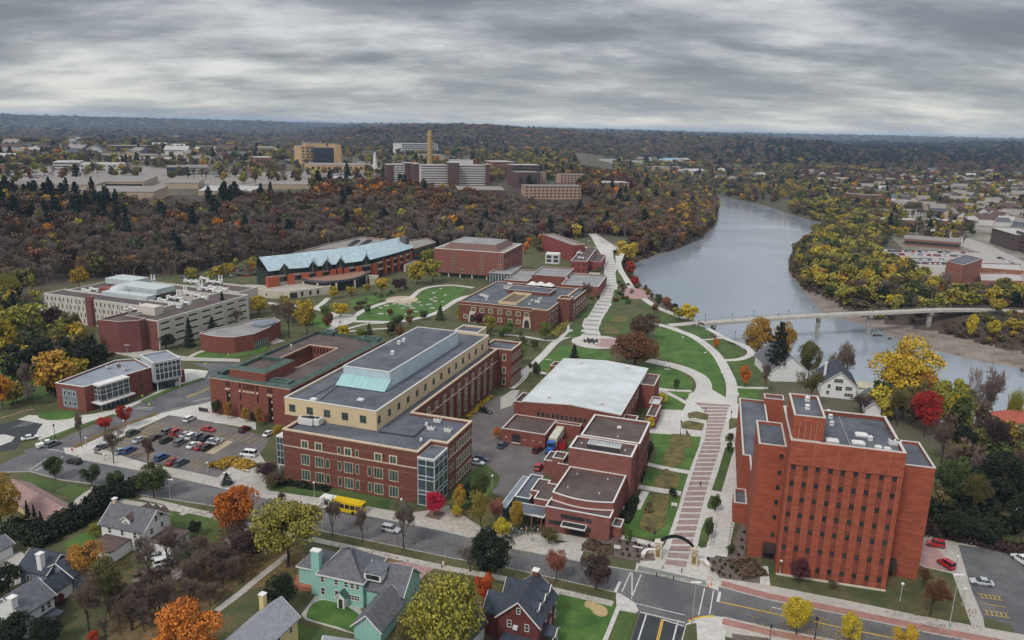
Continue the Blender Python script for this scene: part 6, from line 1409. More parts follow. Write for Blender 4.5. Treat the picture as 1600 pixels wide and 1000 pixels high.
NT=[(5,832,735,62,'round','amber',0,'large amber yellow tree at the left edge beside the tan garage house'),(371,838,753,72,'round','orange',0,'tall orange and red maple beside the white house at the street corner'),(450,886,782,112,'spread','ygreen',0,'broad yellow green tree behind the mint house'),(295,1052,944,112,'round','orange',0,'vivid orange maple at the bottom edge of the view'),(690,1035,897,122,'round','mixed',0,'big yellow tipped green tree between the mint and dark red houses'),(755,950,888,34,'vase','fire',0,'narrow orange red tree behind the big yellow green tree'),(765,908,828,74,'round','dark',0,'dark evergreen tree beside the street near the crowd'),(735,893,850,72,'bare','grey',0,'grey leafless tree in front of the dark evergreen'),(437,957,898,54,'round','dark',0,'dark green tree left of the mint house terrace'),(241,777,722,50,'round','green',0,'dark green tree at the kerb above the white house'),(135,905,845,62,'round','amber',0,'yellow orange tree beside the navy roofed house'),(140,990,905,86,'bare','brown',0,'broad brown leafless tree below the navy roofed house'),(168,955,870,50,'round','olive',0,'dull green tree right of the yellow orange tree'),(235,926,828,58,'bare','grey',0,'tall forked leafless tree beside the parked white cars'),(262,880,826,66,'bare','brown',0,'brown leafless tree against the white house'),(300,925,868,70,'bare','brown',0,'brown leafless thicket tree beside the alley'),(345,905,850,66,'bare','brown',0,'brown leafless thicket tree halfway along the alley'),(205,985,930,70,'bare','brown',0,'brown leafless tree left of the vivid orange maple'),(250,960,905,64,'bare','brown',0,'brown leafless tree above the vivid orange maple'),(390,880,830,50,'round','plum',0,'dark purplish shrubby tree beside the alley'),(679,806,768,32,'oval','crimson',0,'small bright crimson tree at the science hall corner'),(717,800,757,20,'oval','amber',0,'small narrow amber tree right of the crimson tree'),(713,808,790,18,'round','gold',0,'small yellow bush like tree below the amber tree'),(720,775,757,16,'round','orange',0,'small orange tree close to the science hall east wall'),(752,838,765,58,'bare','ygreen',0,'tall yellowish half bare tree left of the theatre canopy'),(776,822,775,28,'vase','salmon',0,'salmon pink tree left of the theatre canopy'),(785,845,808,28,'round','gold',0,'small yellow tree beside the crowd'),(807,832,778,22,'oval','amber',0,'narrow amber tree in front of the theatre canopy'),(858,850,824,30,'round','olive',0,'round olive shrub at the theatre front'),(869,909,856,40,'vase','salmon',0,'small pinkish brown tree on the near verge'),(930,920,864,54,'round','plum',0,'dark purple tree on the near verge before the crossing'),(981,851,824,14,'oval','bright',0,'slim bright green tree in the gateway bed'),(520,838,776,44,'bare','grey',0,'leafless street tree directly in front of the yellow bus'),(567,847,792,40,'bare','grey',0,'leafless street tree just right of the yellow bus'),(631,858,780,58,'bare','grey',0,'leafless street tree beside the silver car'),(438,790,768,22,'bare','brown',0,'small leafless tree at the kerb left of the bus'),(1244,992,930,46,'oval','gold',0,'yellow street tree below the brick tower, leftmost of three'),(1326,1012,955,34,'oval','gold',0,'yellow street tree below the brick tower, middle of three'),(1411,1020,970,36,'oval','gold',0,'yellow street tree below the brick tower, rightmost of three'),(1248,912,874,32,'round','maroon',0,'maroon shrubby tree against the brick tower front'),(1300,922,905,26,'bare','brown',0,'low leafless shrub against the brick tower front'),(1452,962,902,68,'bare','rust',0,'spreading russet tree right of the brick tower'),(1440,922,885,34,'bare','rust',0,'small russet tree at the right corner of the brick tower'),(577,600,585,1,'round','green',2,None),(18,476,422,56,'bare','ygreen',1,'pale yellow half bare tree at the left edge by the woods'),(40,532,468,72,'round','ygreen',1,'broad yellow olive tree left of the white concrete block'),(4,568,494,46,'round','yellow',1,'yellow tree at the left edge beside the dark trees'),(124,452,416,30,'round','amber',1,'golden tree behind the white concrete block'),(84,524,478,34,'round','plum',1,'dark purple tree before the white concrete facade'),(109,524,483,32,'round','olive',1,'olive and orange tree before the white concrete facade'),(40,590,530,60,'round','dark',1,'dark green tree left of the orange tree and teal shed'),(85,575,522,54,'round','dark',1,'dark green tree below the teal roofed shed'),(135,585,528,60,'round','dark',1,'dark green tree behind the modern office'),(160,575,545,34,'bare','dark',1,'thin dark tree right of the dark green trees'),(88,618,550,74,'round','amber',1,'large rounded orange tree left of the modern office'),(45,625,562,34,'bare','grey',1,'slender leafless tree left of the rounded orange tree'),(5,640,585,34,'round','orange',1,'orange tree at the left edge above the lawn'),(196,668,630,28,'vase','red',0,'small red tree before the modern office, right of two'),(165,676,650,28,'vase','red',0,'small red tree before the modern office, left of two'),(128,699,640,24,'bare','grey',0,'tall thin leafless tree beside the diagonal street'),(178,724,667,42,'bare','grey',0,'leafless tree at the car park corner'),(232,735,680,34,'bare','brown',0,'dark leafless tree among the parked cars'),(355,757,738,20,'cone','pine',0,'tiny spruce beside the plaza benches'),(350,508,456,20,'cone','pine',1,'tall dark spruce before the white precast wall'),(297,542,496,18,'cone','pine',1,'dark spruce left of the curved brick hall'),(330,520,490,30,'cone','pine',1,'squat dark spruce behind the curved brick hall'),(260,545,522,28,'round','dark',1,'dark bush at the foot of the precast wall'),(370,512,480,34,'bare','brown',1,'leafless brown tree at the right end of the precast wall'),(252,530,490,26,'bare','grey',1,'leafless tree against the precast wall corner'),(404,492,462,30,'round','yellow',1,'yellow tree at the right end of the precast wall'),(479,528,464,38,'vase','yellow',1,'tall loose yellow tree beside the path junction'),(452,528,464,56,'bare','brown',1,'broad leafless brown tree beside the curved hall'),(432,505,470,40,'bare','brown',1,'leafless brown tree below the stone terrace'),(532,496,470,28,'round','gold',1,'round yellow tree on the lawn edge'),(510,500,476,18,'oval','bright',1,'small green yellow tree left of the round yellow tree'),(513,515,487,16,'oval','rust',1,'small russet tree beside the path junction'),(521,466,446,17,'oval','gold',1,'small yellow tree before the student centre, leftmost of three'),(549,462,445,16,'oval','yellow',1,'small yellow tree before the student centre, middle of three'),(574,460,442,15,'vase','yellow',1,'small yellow tree before the student centre, rightmost of three'),(598,462,432,28,'vase','yellow',1,'yellow tree at the end of the round pavilion'),(625,455,432,24,'round','plum',1,'dark reddish tree between pavilion and green'),(652,445,408,32,'round','yellow',1,'bright yellow tree beside the square brick block, left of two'),(677,442,404,32,'round','ygreen',1,'yellow green tree against the square brick block'),(668,420,385,26,'round','ygreen',1,'yellow green tree behind the square brick block corner'),(537,528,506,18,'oval','gold',1,'small yellow tree behind the courtyard hall'),(566,528,512,18,'oval','bright',1,'small green tree behind the courtyard hall'),(577,522,505,14,'cone','green',1,'small dark conical tree behind the courtyard hall'),(621,515,488,18,'oval','green',1,'dark green tree on the path beside the oval green'),(612,524,503,16,'oval','dark',1,'dark small tree between science hall and oval green'),(625,528,506,16,'oval','rust',1,'rust coloured small tree behind the science hall'),(688,500,476,16,'cone','green',1,'dark conical tree at the right end of the oval green'),(610,494,481,12,'round','rust',1,'small rusty bush on the oval green, left of two'),(640,496,483,12,'round','rust',1,'small rusty bush on the oval green, right of two'),(662,500,484,14,'oval','green',1,'small green tree on the oval green edge'),(574,490,478,12,'round','green',1,'small green bush at the left tip of the oval green'),(766,520,487,20,'oval','ygreen',1,'yellow green tree before the tudor hall front'),(748,512,488,22,'vase','maroon',1,'dark red tree before the tudor hall front'),(792,526,500,22,'oval','bright',1,'green tree left of the tudor hall arched door'),(852,532,500,22,'oval','bright',1,'green tree at the tudor hall corner'),(718,500,480,12,'oval','yellow',1,'small yellow tree at the tudor hall west corner'),(812,570,532,24,'oval','bright',1,'bright green tree right of the science hall pavilion'),(838,592,563,14,'oval','green',1,'narrow green tree left of the sports hall'),(897,560,537,15,'cone','pine',1,'blue green spruce behind the sports hall'),(835,548,528,14,'round','green',1,'small green tree beside the path below the tudor hall'),(1005,532,486,50,'round','brown',0,'large brown green oak, rear one of the two behind the sports hall'),(992,574,520,78,'spread','rust',0,'large russet oak, front one of the two behind the sports hall'),(915,480,438,28,'bare','brown',1,'leafless tree beside the tudor hall east wall'),(1163,606,569,18,'oval','orange',1,'narrow orange tree beside the loop path'),(1119,545,525,12,'oval','orange',1,'small orange tree inside the loop path'),(1035,632,612,16,'oval','gold',1,'small yellow tree right of the sports hall'),(1016,672,652,14,'round','gold',1,'small yellow tree at the sports hall entrance'),(1056,610,590,10,'oval','green',1,'slim young green tree on the lawn right of the sports hall'),(1075,502,472,30,'round','gold',1,'golden tree at the west end of the footbridge'),(1395,482,457,30,'round','gold',1,'bright yellow tree just above the footbridge, left of two'),(1438,481,463,30,'round','gold',1,'bright yellow tree just above the footbridge, right of two'),(1515,528,485,18,'oval','gold',1,'tall narrow yellow tree below the right end of the footbridge'),(1552,527,500,22,'round','gold',1,'round yellow tree below the right end of the footbridge'),(1584,518,496,30,'round','yellow',1,'pale yellow tree at the right edge below the footbridge'),(1556,492,465,26,'round','yellow',1,'yellow tree rising beside the right end of the footbridge'),(1060,500,478,22,'round','ygreen',1,'pale yellow tree left of the golden tree by the river'),(1028,480,456,14,'round','green',1,'green tree beside the river plaza'),(1040,486,462,18,'vase','salmon',1,'pinkish tree beside the river plaza'),(1054,490,474,12,'round','dark',1,'dark bush beside the river plaza'),(1024,490,474,12,'round','rust',1,'rust coloured bush below the river plaza'),(984,428,408,20,'round','red',1,'red tree on the bank beside the upper mall'),(992,448,432,14,'round','red',1,'small red tree on the bank above the river plaza'),(978,412,372,36,'round','yellow',1,'yellow tree on the bank at the top of the mall'),(1185,540,497,50,'round','amber',0,'amber tree on the bank left of the white gabled house'),(1225,540,500,36,'round','amber',0,'pale orange tree behind the white gabled house'),(1213,592,505,40,'pine','pine',0,'tall dark pine beside the white gabled house'),(1262,600,530,46,'vase','olive',0,'half bare olive tree between the two white gabled houses'),(1265,640,575,56,'bare','olive',0,'shrubby olive tree in front of the white gabled house'),(1195,615,565,26,'bare','brown',0,'brown leafless tree left of the white gabled house'),(1322,600,528,46,'bare','grey',0,'large open leafless tree by the river behind the white house'),(1300,590,545,30,'bare','grey',0,'slender leafless tree by the river behind the white house'),(1345,645,612,50,'bare','brown',0,'reddish leafless tree in front of the chimneyed white house'),(1410,622,530,104,'spread','gold',0,'huge golden yellow tree on the near river bank'),(1440,640,582,60,'round','amber',0,'orange gold tree right of the huge golden tree'),(1443,682,602,46,'oval','red',0,'fiery red tree behind the brick tower'),(1485,650,583,64,'round','ygreen',0,'yellow green tree right of the fiery red tree'),(1512,672,612,52,'round','ygreen',0,'lower yellow green tree right of the fiery red tree'),(1540,650,566,66,'bare','grey',0,'wide grey leafless tree on the near river bank'),(1590,650,600,40,'bare','ygreen',0,'pale leafless tree at the right edge by the river'),(1410,655,600,46,'round','olive',0,'olive tree left of the fiery red tree'),(1400,665,605,40,'bare','olive',0,'half bare olive tree below the huge golden tree'),(1470,725,655,54,'bare','brown',0,'brown leafless tree right of the brick tower'),(1500,715,660,44,'round','dark',0,'dark green tree right of the brick tower'),(1545,735,652,70,'bare','plum',0,'dark leafless tree left of the red roofed house'),(1590,770,700,50,'bare','brown',0,'brown leafless tree at the right edge'),(1565,800,710,84,'round','dark',0,'large dark tree before the white shed'),(1515,820,735,60,'bare','olive',0,'dull half bare tree behind the car park hedge'),(1480,790,720,50,'round','green',0,'dull green tree directly right of the brick tower roof'),(1595,845,770,60,'round','dark',0,'dark tree at the right edge behind the car park'),(1590,705,678,34,'round','orange',0,'orange tree at the right edge below the red roof'),(1490,845,800,50,'round','dark',0,'dark evergreen behind the bike racks, left of two'),(1535,850,808,56,'round','dark',0,'dark evergreen behind the bike racks, right of two'),(752,790,735,26,'round','green',0,'green shrub mass beside the service yard'),(735,790,752,26,'round','dark',0,'dark shrub mass at the science hall east corner'),(775,700,682,1,'round','green',2,None),(777,688,667,14,'round','orange',0,'small orange bush at the loading wing corner'),(1140,690,676,12,'round','green',1,'small green tree on the mall edge, upper one'),(1139,708,690,10,'round','green',1,'small green tree on the mall edge, lower one'),(1117,800,772,16,'round','green',0,'round green shrub beside the mall'),(1107,845,808,14,'oval','green',0,'dark green shrub beside the mall bike racks'),(1141,866,850,14,'oval','green',0,'small green tree in the bed by the tower'),(1051,780,762,14,'round','dark',0,'dark small tree at the mall lawn corner'),(417,745,722,36,'round','plum',0,'dark purple shrub at the science hall left corner'),(430,762,740,34,'round','brown',0,'brown shrub against the science hall front'),(357,655,622,14,'oval','amber',0,'small amber tree before the courtyard hall, left of four'),(338,650,620,13,'oval','green',0,'small green tree before the courtyard hall'),(384,660,634,14,'oval','amber',0,'small amber tree before the courtyard hall, third of four'),(405,665,634,15,'oval','amber',0,'small amber tree before the courtyard hall, right of four'),(436,700,660,24,'bare','gold',0,'small yellow tree between courtyard hall and science hall'),(86,748,711,30,'oval','green',0,'clipped round green street tree, leftmost of three'),(143,759,722,29,'oval','green',0,'clipped round green street tree, middle of three'),(183,768,733,28,'oval','green',0,'clipped round green street tree, rightmost of three'),(46,824,781,13,'cone','dark',0,'slim dark arborvitae, left of the three by the garage'),(57,828,787,12,'cone','dark',0,'slim dark arborvitae, middle of the three by the garage'),(66,828,797,12,'cone','dark',0,'slim dark arborvitae, right of the three by the garage'),(150,842,818,24,'round','ygreen',0,'yellow green shrub at the white house corner'),(305,838,812,22,'oval','dark',0,'dark shrub beside the white house porch'),(15,925,880,40,'round','dark',0,'dark green tree at the left edge below the drive'),(-5,935,905,40,'round','dark',0,'dark green tree at the bottom left edge'),(20,1010,960,70,'round','dark',0,'dark hedge like tree in the bottom left corner'),(75,1012,965,46,'round','dark',0,'dark tree right of the bottom left corner hedge'),(147,1004,986,20,'round','red',0,'low red bush at the bottom edge'),(95,955,925,20,'round','maroon',0,'low reddish shrub between the two left houses'),(720,985,935,50,'round','dark',0,'dark tree beside the green roofed building'),(640,1010,960,50,'round','olive',0,'dull olive tree below the mint house wing'),]
for bx,by,ty,wd,kd,cl__,lod,lb in NT:
 if lb:tpx(bx,by,ty,wd*(1.12 if kd!='bare' else 1.05),kd,cl__,lb,None,lod,z=0.1 if by>445 and bx<1180 else None)
def litter(k,pts,n,r,colr,label,seed):
 rs=np.random.default_rng(seed);C=[]
 for p in pts:
  x,y=P(*rg(k,[p])[0]);a=rs.uniform(0,6.28,n);q=r*rs.uniform(0,1,n)**.7;C.append(np.stack([x+q*np.cos(a),y+q*np.sin(a),np.full(n,.24)],1))
 C=np.concatenate(C);V,F=leaves(rs,C,np.tile([0,0,3.],(len(C),1)),.11);c=V.mean(0);c[2]=0;me=mesh_np('fallen_leaves',V-c,F,[P_(colr)]);o=bpy.data.objects.new('fallen_leaves',me);o.location=c;COL.objects.link(o);tag(o,label,'leaves',None,'stuff')
litter('S',[(371,838),(295,1000),(135,905),(717,803),(752,950)],700,9,'orange','orange leaves fallen under the near trees',1);litter('S',[(450,886),(660,960),(785,845),(1244,992),(1326,1000),(1410,612),(715,920)],600,9,'yellow','yellow leaves fallen under the near trees',2);litter('S',[(1000,560),(240,940),(330,900),(869,909),(580,850),(640,868),(320,800),(250,905),(1450,950)],600,10,'rust','brown leaves fallen on the lawns',3)
def hedge(k,pts,wd,h,label,colr='dark',n=2600):
 w_=smooth(PP(k,pts),4);rs=np.random.default_rng(5);acc=[0]
 for i in range(1,len(w_)):acc.append(acc[-1]+math.dist(w_[i],w_[i-1]))
 C=[];Nn=[]
 for i in range(n):
  s=rs.uniform(0,acc[-1]);j=min(np.searchsorted(acc,s),len(w_)-1);j=max(j,1);t=(s-acc[j-1])/(acc[j]-acc[j-1]+1e-9)
  p=[w_[j-1][q]+(w_[j][q]-w_[j-1][q])*t for q in(0,1)];a=rs.uniform(0,math.pi);hh=h*(.85+.15*math.sin(s*1.3)+.08*math.sin(s*3.1))
  dx,dy=w_[j][0]-w_[j-1][0],w_[j][1]-w_[j-1][1];l=math.hypot(dx,dy);nx,ny=-dy/l,dx/l;k_=rs.uniform(.7,1.03)
  o=math.cos(a)*wd/2*k_*(1.15 if math.sin(a)<.5 else 1);z=max(.1,math.sin(a)**.5*hh*k_)
  if rs.random()<.3:z*=rs.random()
  C.append((p[0]+nx*o,p[1]+ny*o,z));Nn.append((nx*math.cos(a),ny*math.cos(a),math.sin(a)))
 V,F=leaves(rs,np.array(C),np.array(Nn),.30);c=V.mean(0);c[2]=0
 me=mesh_np('hedge',V-c,F,[P_(colr)]);o=bpy.data.objects.new('hedge',me);o.location=c;COL.objects.link(o);tag(o,label,'hedge');return o
hedge('R1',[(730,240),(650,240),(560,270),(500,330),(430,375),(330,430),(230,470),(150,500)],5.5,5.0,'long tall dark green hedge curving between the garage house and white house',n=6000)
hedge('R1',[(60,430),(130,450),(190,480),(260,510)],5,3.5,'lower dark hedge beside the utility pole',n=2200)
hedge('R4',[(800,440),(930,460),(1110,500),(1290,545),(1400,600)],4,2.8,'low dark hedge behind the bike racks and car park','plum',3000)
hedge('R4',[(780,330),(860,400),(1000,420),(1150,430),(1250,470)],9,6,'tall dark evergreen hedge bank right of the brick tower','dark',4500)
hedge('R2',[(60,180),(150,190),(380,225)],2.2,1.6,'dark shrub row along the science hall front','dark',900)
hedge('R6',[(1100,850),(1180,770),(1225,735)],1.6,1.2,'low yellow shrub row along the science hall east wall','gold',700)
hedge('R7',[(215,420),(250,380),(290,350)],3,1.6,'yellow green shrub row along the tudor hall east side','ygreen',800)
hedge('R5',[(1190,180),(1180,60)][:0]+[(1120,60),(1250,95)],1,1,'x',n=10)if 0 else None
hedge('R1',[(1120,110),(1190,75),(1260,90),(1310,110)],4.5,1.6,'orange brown shrub bed beside the car park exit','amber',1300)
hedge('U4',[(960,680),(930,760),(890,830)],2.5,2,'dark shrub row along the theatre east wall','dark',900)
hedge('U4',[(1050,330),(1010,440),(975,560)],3,2.6,'dark shrub row beside the tall theatre wall','dark',1400)
hedge('R3',[(395,500),(450,530),(520,540)],3.5,1.4,'brown green shrub bed right of the theatre steps','brown',1000)
hedge('R3',[(1190,590),(1230,640),(1270,680)],6,1.0,'dark planting bed at the left foot of the brick tower','brown',1400)
ns_=0
for k,pts in(('R3',[(420,490),(470,510),(560,490),(600,500),(640,495),(660,510),(715,510),(600,530),(650,540),(610,560),(655,565),(560,530),(690,545),(540,510),(575,555)]),('R3',[(1020,580),(1050,600),(1085,590),(1045,640),(1080,650),(1090,625),(1110,610),(1140,620),(1130,590),(1160,610),(1135,670),(1170,640),(1180,560),(1200,520),(1195,480),(1210,440),(1100,660),(1190,600)])):
 for p in pts:tpx(p[0],p[1]+6,p[1]-6,22,'round','plum' if(p[0]%3)else 'dark','low dark round shrub in the mulch bed beside the gateway','low shrubs in the gateway beds',2,k,'bush',0.2)
# woods
fores=[]
def in_poly(x,y,poly):
 ins=False;n=len(poly)
 for i in range(n):
  ax,ay=poly[i];bx,by=poly[(i+1)%n]
  if(ay>y)!=(by>y)and x<ax+(y-ay)*(bx-ax)/(by-ay):ins=not ins
 return ins
def scat(x0,x1,y0,y1,sp,seed):
 rs=np.random.default_rng(seed);gx=np.arange(x0,x1,sp);gy=np.arange(y0,y1,sp);X,Y=np.meshgrid(gx,gy)
 X=X+rs.uniform(-.48,.48,X.shape)*sp;Y=Y+rs.uniform(-.48,.48,Y.shape)*sp;return X.ravel(),Y.ravel()
KEEP=[]
# footbridge
BRL=[P(x,y,.6)for x,y in((1096,504),(1200,496.5),(1280,491.5),(1360,487.5),(1440,484),(1490,482.5),(1560,484),(1640,489),(1760,498))]
bl=smooth(BRL,4);bz=.6
fbr=thing('footbridge',(*BRL[0],0),'long pale concrete footbridge crossing the river on tall piers','bridge')
mb=MB();a=offset_line(bl,2.6);b=offset_line(bl,-2.6)
for i in range(len(bl)-1):
 for(p,q,r,s)in(((*b[i],bz),(*b[i+1],bz),(*a[i+1],bz),(*a[i],bz)),((*b[i],bz-1.3),(*b[i+1],bz-1.3),(*b[i+1],bz),(*b[i],bz)),((*a[i+1],bz-1.3),(*a[i],bz-1.3),(*a[i],bz),(*a[i+1],bz)),((*a[i],bz-1.3),(*a[i+1],bz-1.3),(*b[i+1],bz-1.3),(*b[i],bz-1.3))):mb.quad(p,q,r,s)
mb.build('deck',mat('bridge_concrete',(.46,.42,.37),.85,scale=.3,var=.1),fbr)
for o_,e_ in((2.5,a),(-2.5,b)):
 mb=MB()
 for i in range(len(bl)-1):
  for z in(.5,1.15):mb.tube((*e_[i],bz+z),(*e_[i+1],bz+z),.05,n=4,cap=False)
  for t in(0,.25,.5,.75):x=e_[i][0]+(e_[i+1][0]-e_[i][0])*t;y=e_[i][1]+(e_[i+1][1]-e_[i][1])*t;mb.tube((x,y,bz),(x,y,bz+1.2),.05,n=4)
 mb.build('railing',mat('rail_metal',(.25,.22,.20),.5),fbr)
for px_ in(1125,1271,1358,1450):
 c=min(bl,key=lambda q_:abs(I(*q_,0)[0]-px_));zb=float(H(*c))-2
 mb=MB();mb.box(*c,zb,3.6,2.2,-1.9-zb,R(70));mb.box(*c,-2.1,5.6,2.6,1.4,R(70));mb.build('pier',mat('pier_concrete',(.33,.31,.29),.9,scale=.4,var=.25),fbr)
# houses
Wsid=mat('white_siding',(.66,.66,.65),.7,scale=.5,var=.05,fine=8,stretch=(1,1,5));Tsid=mat('mint_siding',(.27,.48,.42),.7,scale=.5,var=.05);Rsid=mat('oxblood_siding',(.13,.035,.035),.8,var=.1);Ysid=mat('yellow_siding',(.62,.50,.24),.7,var=.05);Nsid=mat('blue_grey_siding',(.17,.19,.24),.8,var=.1)
Sh=mat('shingles_grey',(.135,.135,.15),.9,scale=1.2,col2=(.085,.085,.097),fine=5);Shn=mat('shingles_navy',(.055,.065,.085),.9,scale=1,var=.2,fine=5);Shb=mat('shingles_brown',(.12,.085,.075),.9,scale=1,var=.2,fine=5);Shp=mat('shingles_pinkish',(.30,.19,.175),.9,scale=1,var=.12,fine=4);Shl=mat('shingles_lilac_grey',(.29,.29,.32),.9,scale=1.2,var=.12,fine=5);Shr=mat('shingles_red',(.36,.09,.06),.85,var=.12)
def house(name,label,cat='house'):
 return lambda x,y:thing(name,(x,y,0),label,cat)
def gab(root,L_,u0,v0,u1,v1,ze,zr_,axis,wall,roof,z0=0,over=.5,t=.22,trim=None):
 """gabled volume in local frame; ridge along axis 'u' or 'v'"""
 f=(lambda p,q:L_(p,q))if axis=='v' else(lambda p,q:L_(q,p))
 if axis=='v':a0,a1,b0,b1=u0,u1,v0,v1
 else:a0,a1,b0,b1=v0,v1,u0,u1
 am=(a0+a1)/2;mb=MB()
 for b_ in(b0,b1):mb.poly([(*f(a0,b_),z0),(*f(a1,b_),z0),(*f(a1,b_),ze),(*f(am,b_),zr_),(*f(a0,b_),ze)])
 for a_ in(a0,a1):mb.quad((*f(a_,b0),z0),(*f(a_,b1),z0),(*f(a_,b1),ze),(*f(a_,b0),ze))
 mb.build('wall',wall,root)
 mb=MB();dz=(zr_-ze)/(am-a0)*over
 for s in(-1,1):
  ae=a0-over if s<0 else a1+over
  q=[(*f(ae,b0-over),ze-dz),(*f(am,b0-over),zr_),(*f(am,b1+over),zr_),(*f(ae,b1+over),ze-dz)]
  up=[(x,y,z+t)for x,y,z in q];mb.poly(up);mb.poly(q[::-1])
  for i in range(4):j=(i+1)%4;mb.quad(q[i],q[j],up[j],up[i])
 rf=mb.build('roof',roof,root)
 mb=MB();
 for b_ in(b0-over-.03,b1+over+.03):
  for s in(-1,1):ae=a0-over if s<0 else a1+over;mb.tube((*f(ae,b_),ze-dz+.08),(*f(am,b_),zr_+.08),.13,n=4)
 mb.build('barge_board',trim or M_frame,rf);return rf
def hw(root,a,b,ss,z,w_=.95,h=1.4,gl=None,nx=1,ny=2,fr=.1):wins(root,a,b,ss,[z],w_,h,nx,ny,fr,M_frame,gl or M_glass,depth=.07)
def chim(root,x,y,z0,z1,w_=.8,m=None,ang=0):
 mb=MB();mb.box(x,y,z0,w_,w_,z1-z0,ang);c=mb.build('chimney',m or B_dark,root);mb=MB();mb.box(x,y,z1,w_+.25,w_+.25,.2,ang);mb.build('chimney_cap',M_frame,c)
LN=frame('U7',(205,417),6.0,-17.5);i=LN.inv;uR=i('U7',(600,492),6)[0];dm=9.5
r=thing('mint_house',(*LN(uR/2,dm/2),0),'large mint green house with grey shingle roofs and tall mint chimney','house')
def hip(root,L_,u0,v0,u1,v1,ze,zr_,ins,wall,roof,over=.4):
 mb=MB();p=rc(L_,u0,v0,u1,v1);mb.prism(p,0,ze);mb.build('wall',wall,root)
 vm=(v0+v1)/2;e=rc(L_,u0-over,v0-over,u1+over,v1+over);a,b=L_(u0+ins,vm),L_(u1-ins,vm);z=ze-.1;mb=MB()
 mb.quad((*e[0],z),(*e[1],z),(*b,zr_),(*a,zr_));mb.quad((*e[2],z),(*e[3],z),(*a,zr_),(*b,zr_));mb.poly([(*e[1],z),(*e[2],z),(*b,zr_)]);mb.poly([(*e[3],z),(*e[0],z),(*a,zr_)]);mb.poly([(*q,z)for q in e[::-1]]);mb.build('roof',roof,root)
 mb=MB();ring(mb,e,-.05,.1,z-.2,z+.05);mb.build('eaves',M_frame,root)
hip(r,LN,0,0,uR,dm,6.0,10.2,5.5,Tsid,Sh)
hip(r,LN,-6.2,2.4,-.02,9.0,5.0,8.0,2.4,Tsid,Sh)
mb=MB();mb.box(*LN(-1.3,1.6),0,2.2,1.3,9.8,LN.ang,0,.8);c=mb.build('chimney',Tsid,r);mb=MB();mb.box(*LN(-1.3,1.6),9.8,2.1,1.3,.3,LN.ang);mb.build('chimney_cap',M_frame,c)
gab(r,LN,uR+.02,1,uR+8.2,9.3,4.4,8.0,'u',Tsid,Sh)
g0=i('U7',(515,860),3.2);g1=i('U7',(745,920),3.2)
gab(r,LN,g0[0],g0[1],g1[0],.9,3.2,5.8,'v',Tsid,Sh)
mb=MB();mb.box(*LN(uR+1.6,2.6),6.0,3.8,3,1.7,LN.ang);d_=mb.build('dormer',Wsid,r);mb=MB();mb.box(*LN(uR+1.6,2.8),7.7,4.3,3.8,.2,LN.ang);mb.build('dormer_roof',Sh,d_);wallpanel(d_,LN(uR-.3,1.1),LN(uR+3.5,1.1),.5,3.4,6.3,7.3,M_glass,'dormer_window',.03)
F=(LN(0,0),LN(uR,0));hw(r,*F,sof(*F,'U7',[(243,448),(362,478),(448,498),(502,512),(550,522)]),4.1,.95,1.25);hw(r,*F,sof(*F,'U7',[(248,552),(368,580)]),1.2,.95,1.7);hw(r,*F,sof(*F,'U7',[(520,605)]),1.5,2.4,1.2,nx=4)
s=sof(*F,'U7',[(435,620)])[0];mb=MB();mb.box(*LN(s,-.8),0,1.6,1.6,2.6,LN.ang);pc=mb.build('porch',M_frame,r);wallpanel(pc,LN(s-.8,-1.6),LN(s+.8,-1.6),.35,1.25,.2,2.2,M_glass,'porch_door',.03);gab(pc,LN,s-1,-1.8,s+1,-.05,2.6,3.6,'v',M_frame,mat('green_canopy',(.06,.12,.10),.7),z0=2.5,over=.15)
F=(LN(uR+8.2,1),LN(uR+8.2,9.3));hw(r,*F,[2.4,5.6],4.6,.7,1.1);hw(r,*F,[2,6],1.3,.9,1.4)
F=(LN(g0[0],g0[1]),LN(g1[0],g0[1]));lF=elen(F);mb=MB()
for t in(.15,.3,.5,.7,.85):mb.box(F[0][0]+(F[1][0]-F[0][0])*t+.02,F[0][1]+(F[1][1]-F[0][1])*t-.08,3.1,.1,.1,2.4*(1-abs(t-.5)*2)+.2,LN.ang)
mb.build('gable_lattice',M_frame,r)
tag(r,None)
LQ=frame('W4',(675,870),6.2,0);a0=PP('W4',[(675,870)],6.2)[0];a1=PP('W4',[(822,608)],6.2)[0];dgr_=math.degrees(math.atan2(a1[1]-a0[1],a1[0]-a0[0]))-90
LQ=frame('W4',(675,870),6.2,dgr_);LN_=math.dist(a0,a1);wq_=-LQ.inv('W4',(340,792),6.2)[0];wq_=max(min(wq_,10),8)
r=thing('dark_red_house',(*LQ(-wq_/2,LN_/2),0),'dark red gabled house with blue grey roof, white trim and three dormers','house')
gab(r,LQ,-wq_,0,0,LN_,6.2,10.0,'v',Rsid,Shn)
gab(r,LQ,-wq_-3.2,1.5,-wq_/2,6.5,5.6,8.0,'u',Rsid,Shn);gab(r,LQ,-wq_-1.8,8.4,-wq_/2,12,5.6,7.6,'u',Rsid,Shn)
for v in(2.8,6.0,9.2):gab(r,LQ,-3.4,v-.8,-.9,v+.8,8.0,8.8,'u',Wsid,Shn,z0=6.6,over=.2);hw(r,LQ(-.88,v-.8),LQ(-.88,v+.8),[.8],6.9,.8,1.0)
chim(r,*LQ(-wq_/2,LN_-.6),8,11,1.1,B_dark,LQ.ang)
F=(LQ(-wq_,0),LQ(0,0));hw(r,*F,[wq_/2],7.4,.8,1.3);hw(r,*F,[wq_*.28,wq_*.72],4.2,.9,1.5);hw(r,*F,[wq_*.25,wq_*.7],1.1,.9,1.5)
F=(LQ(0,0),LQ(0,LN_));hw(r,*F,[1.5,4.5,7.5,10.5],4.1,.9,1.5);hw(r,*F,[7.5,10.5],1.1,.9,1.5)
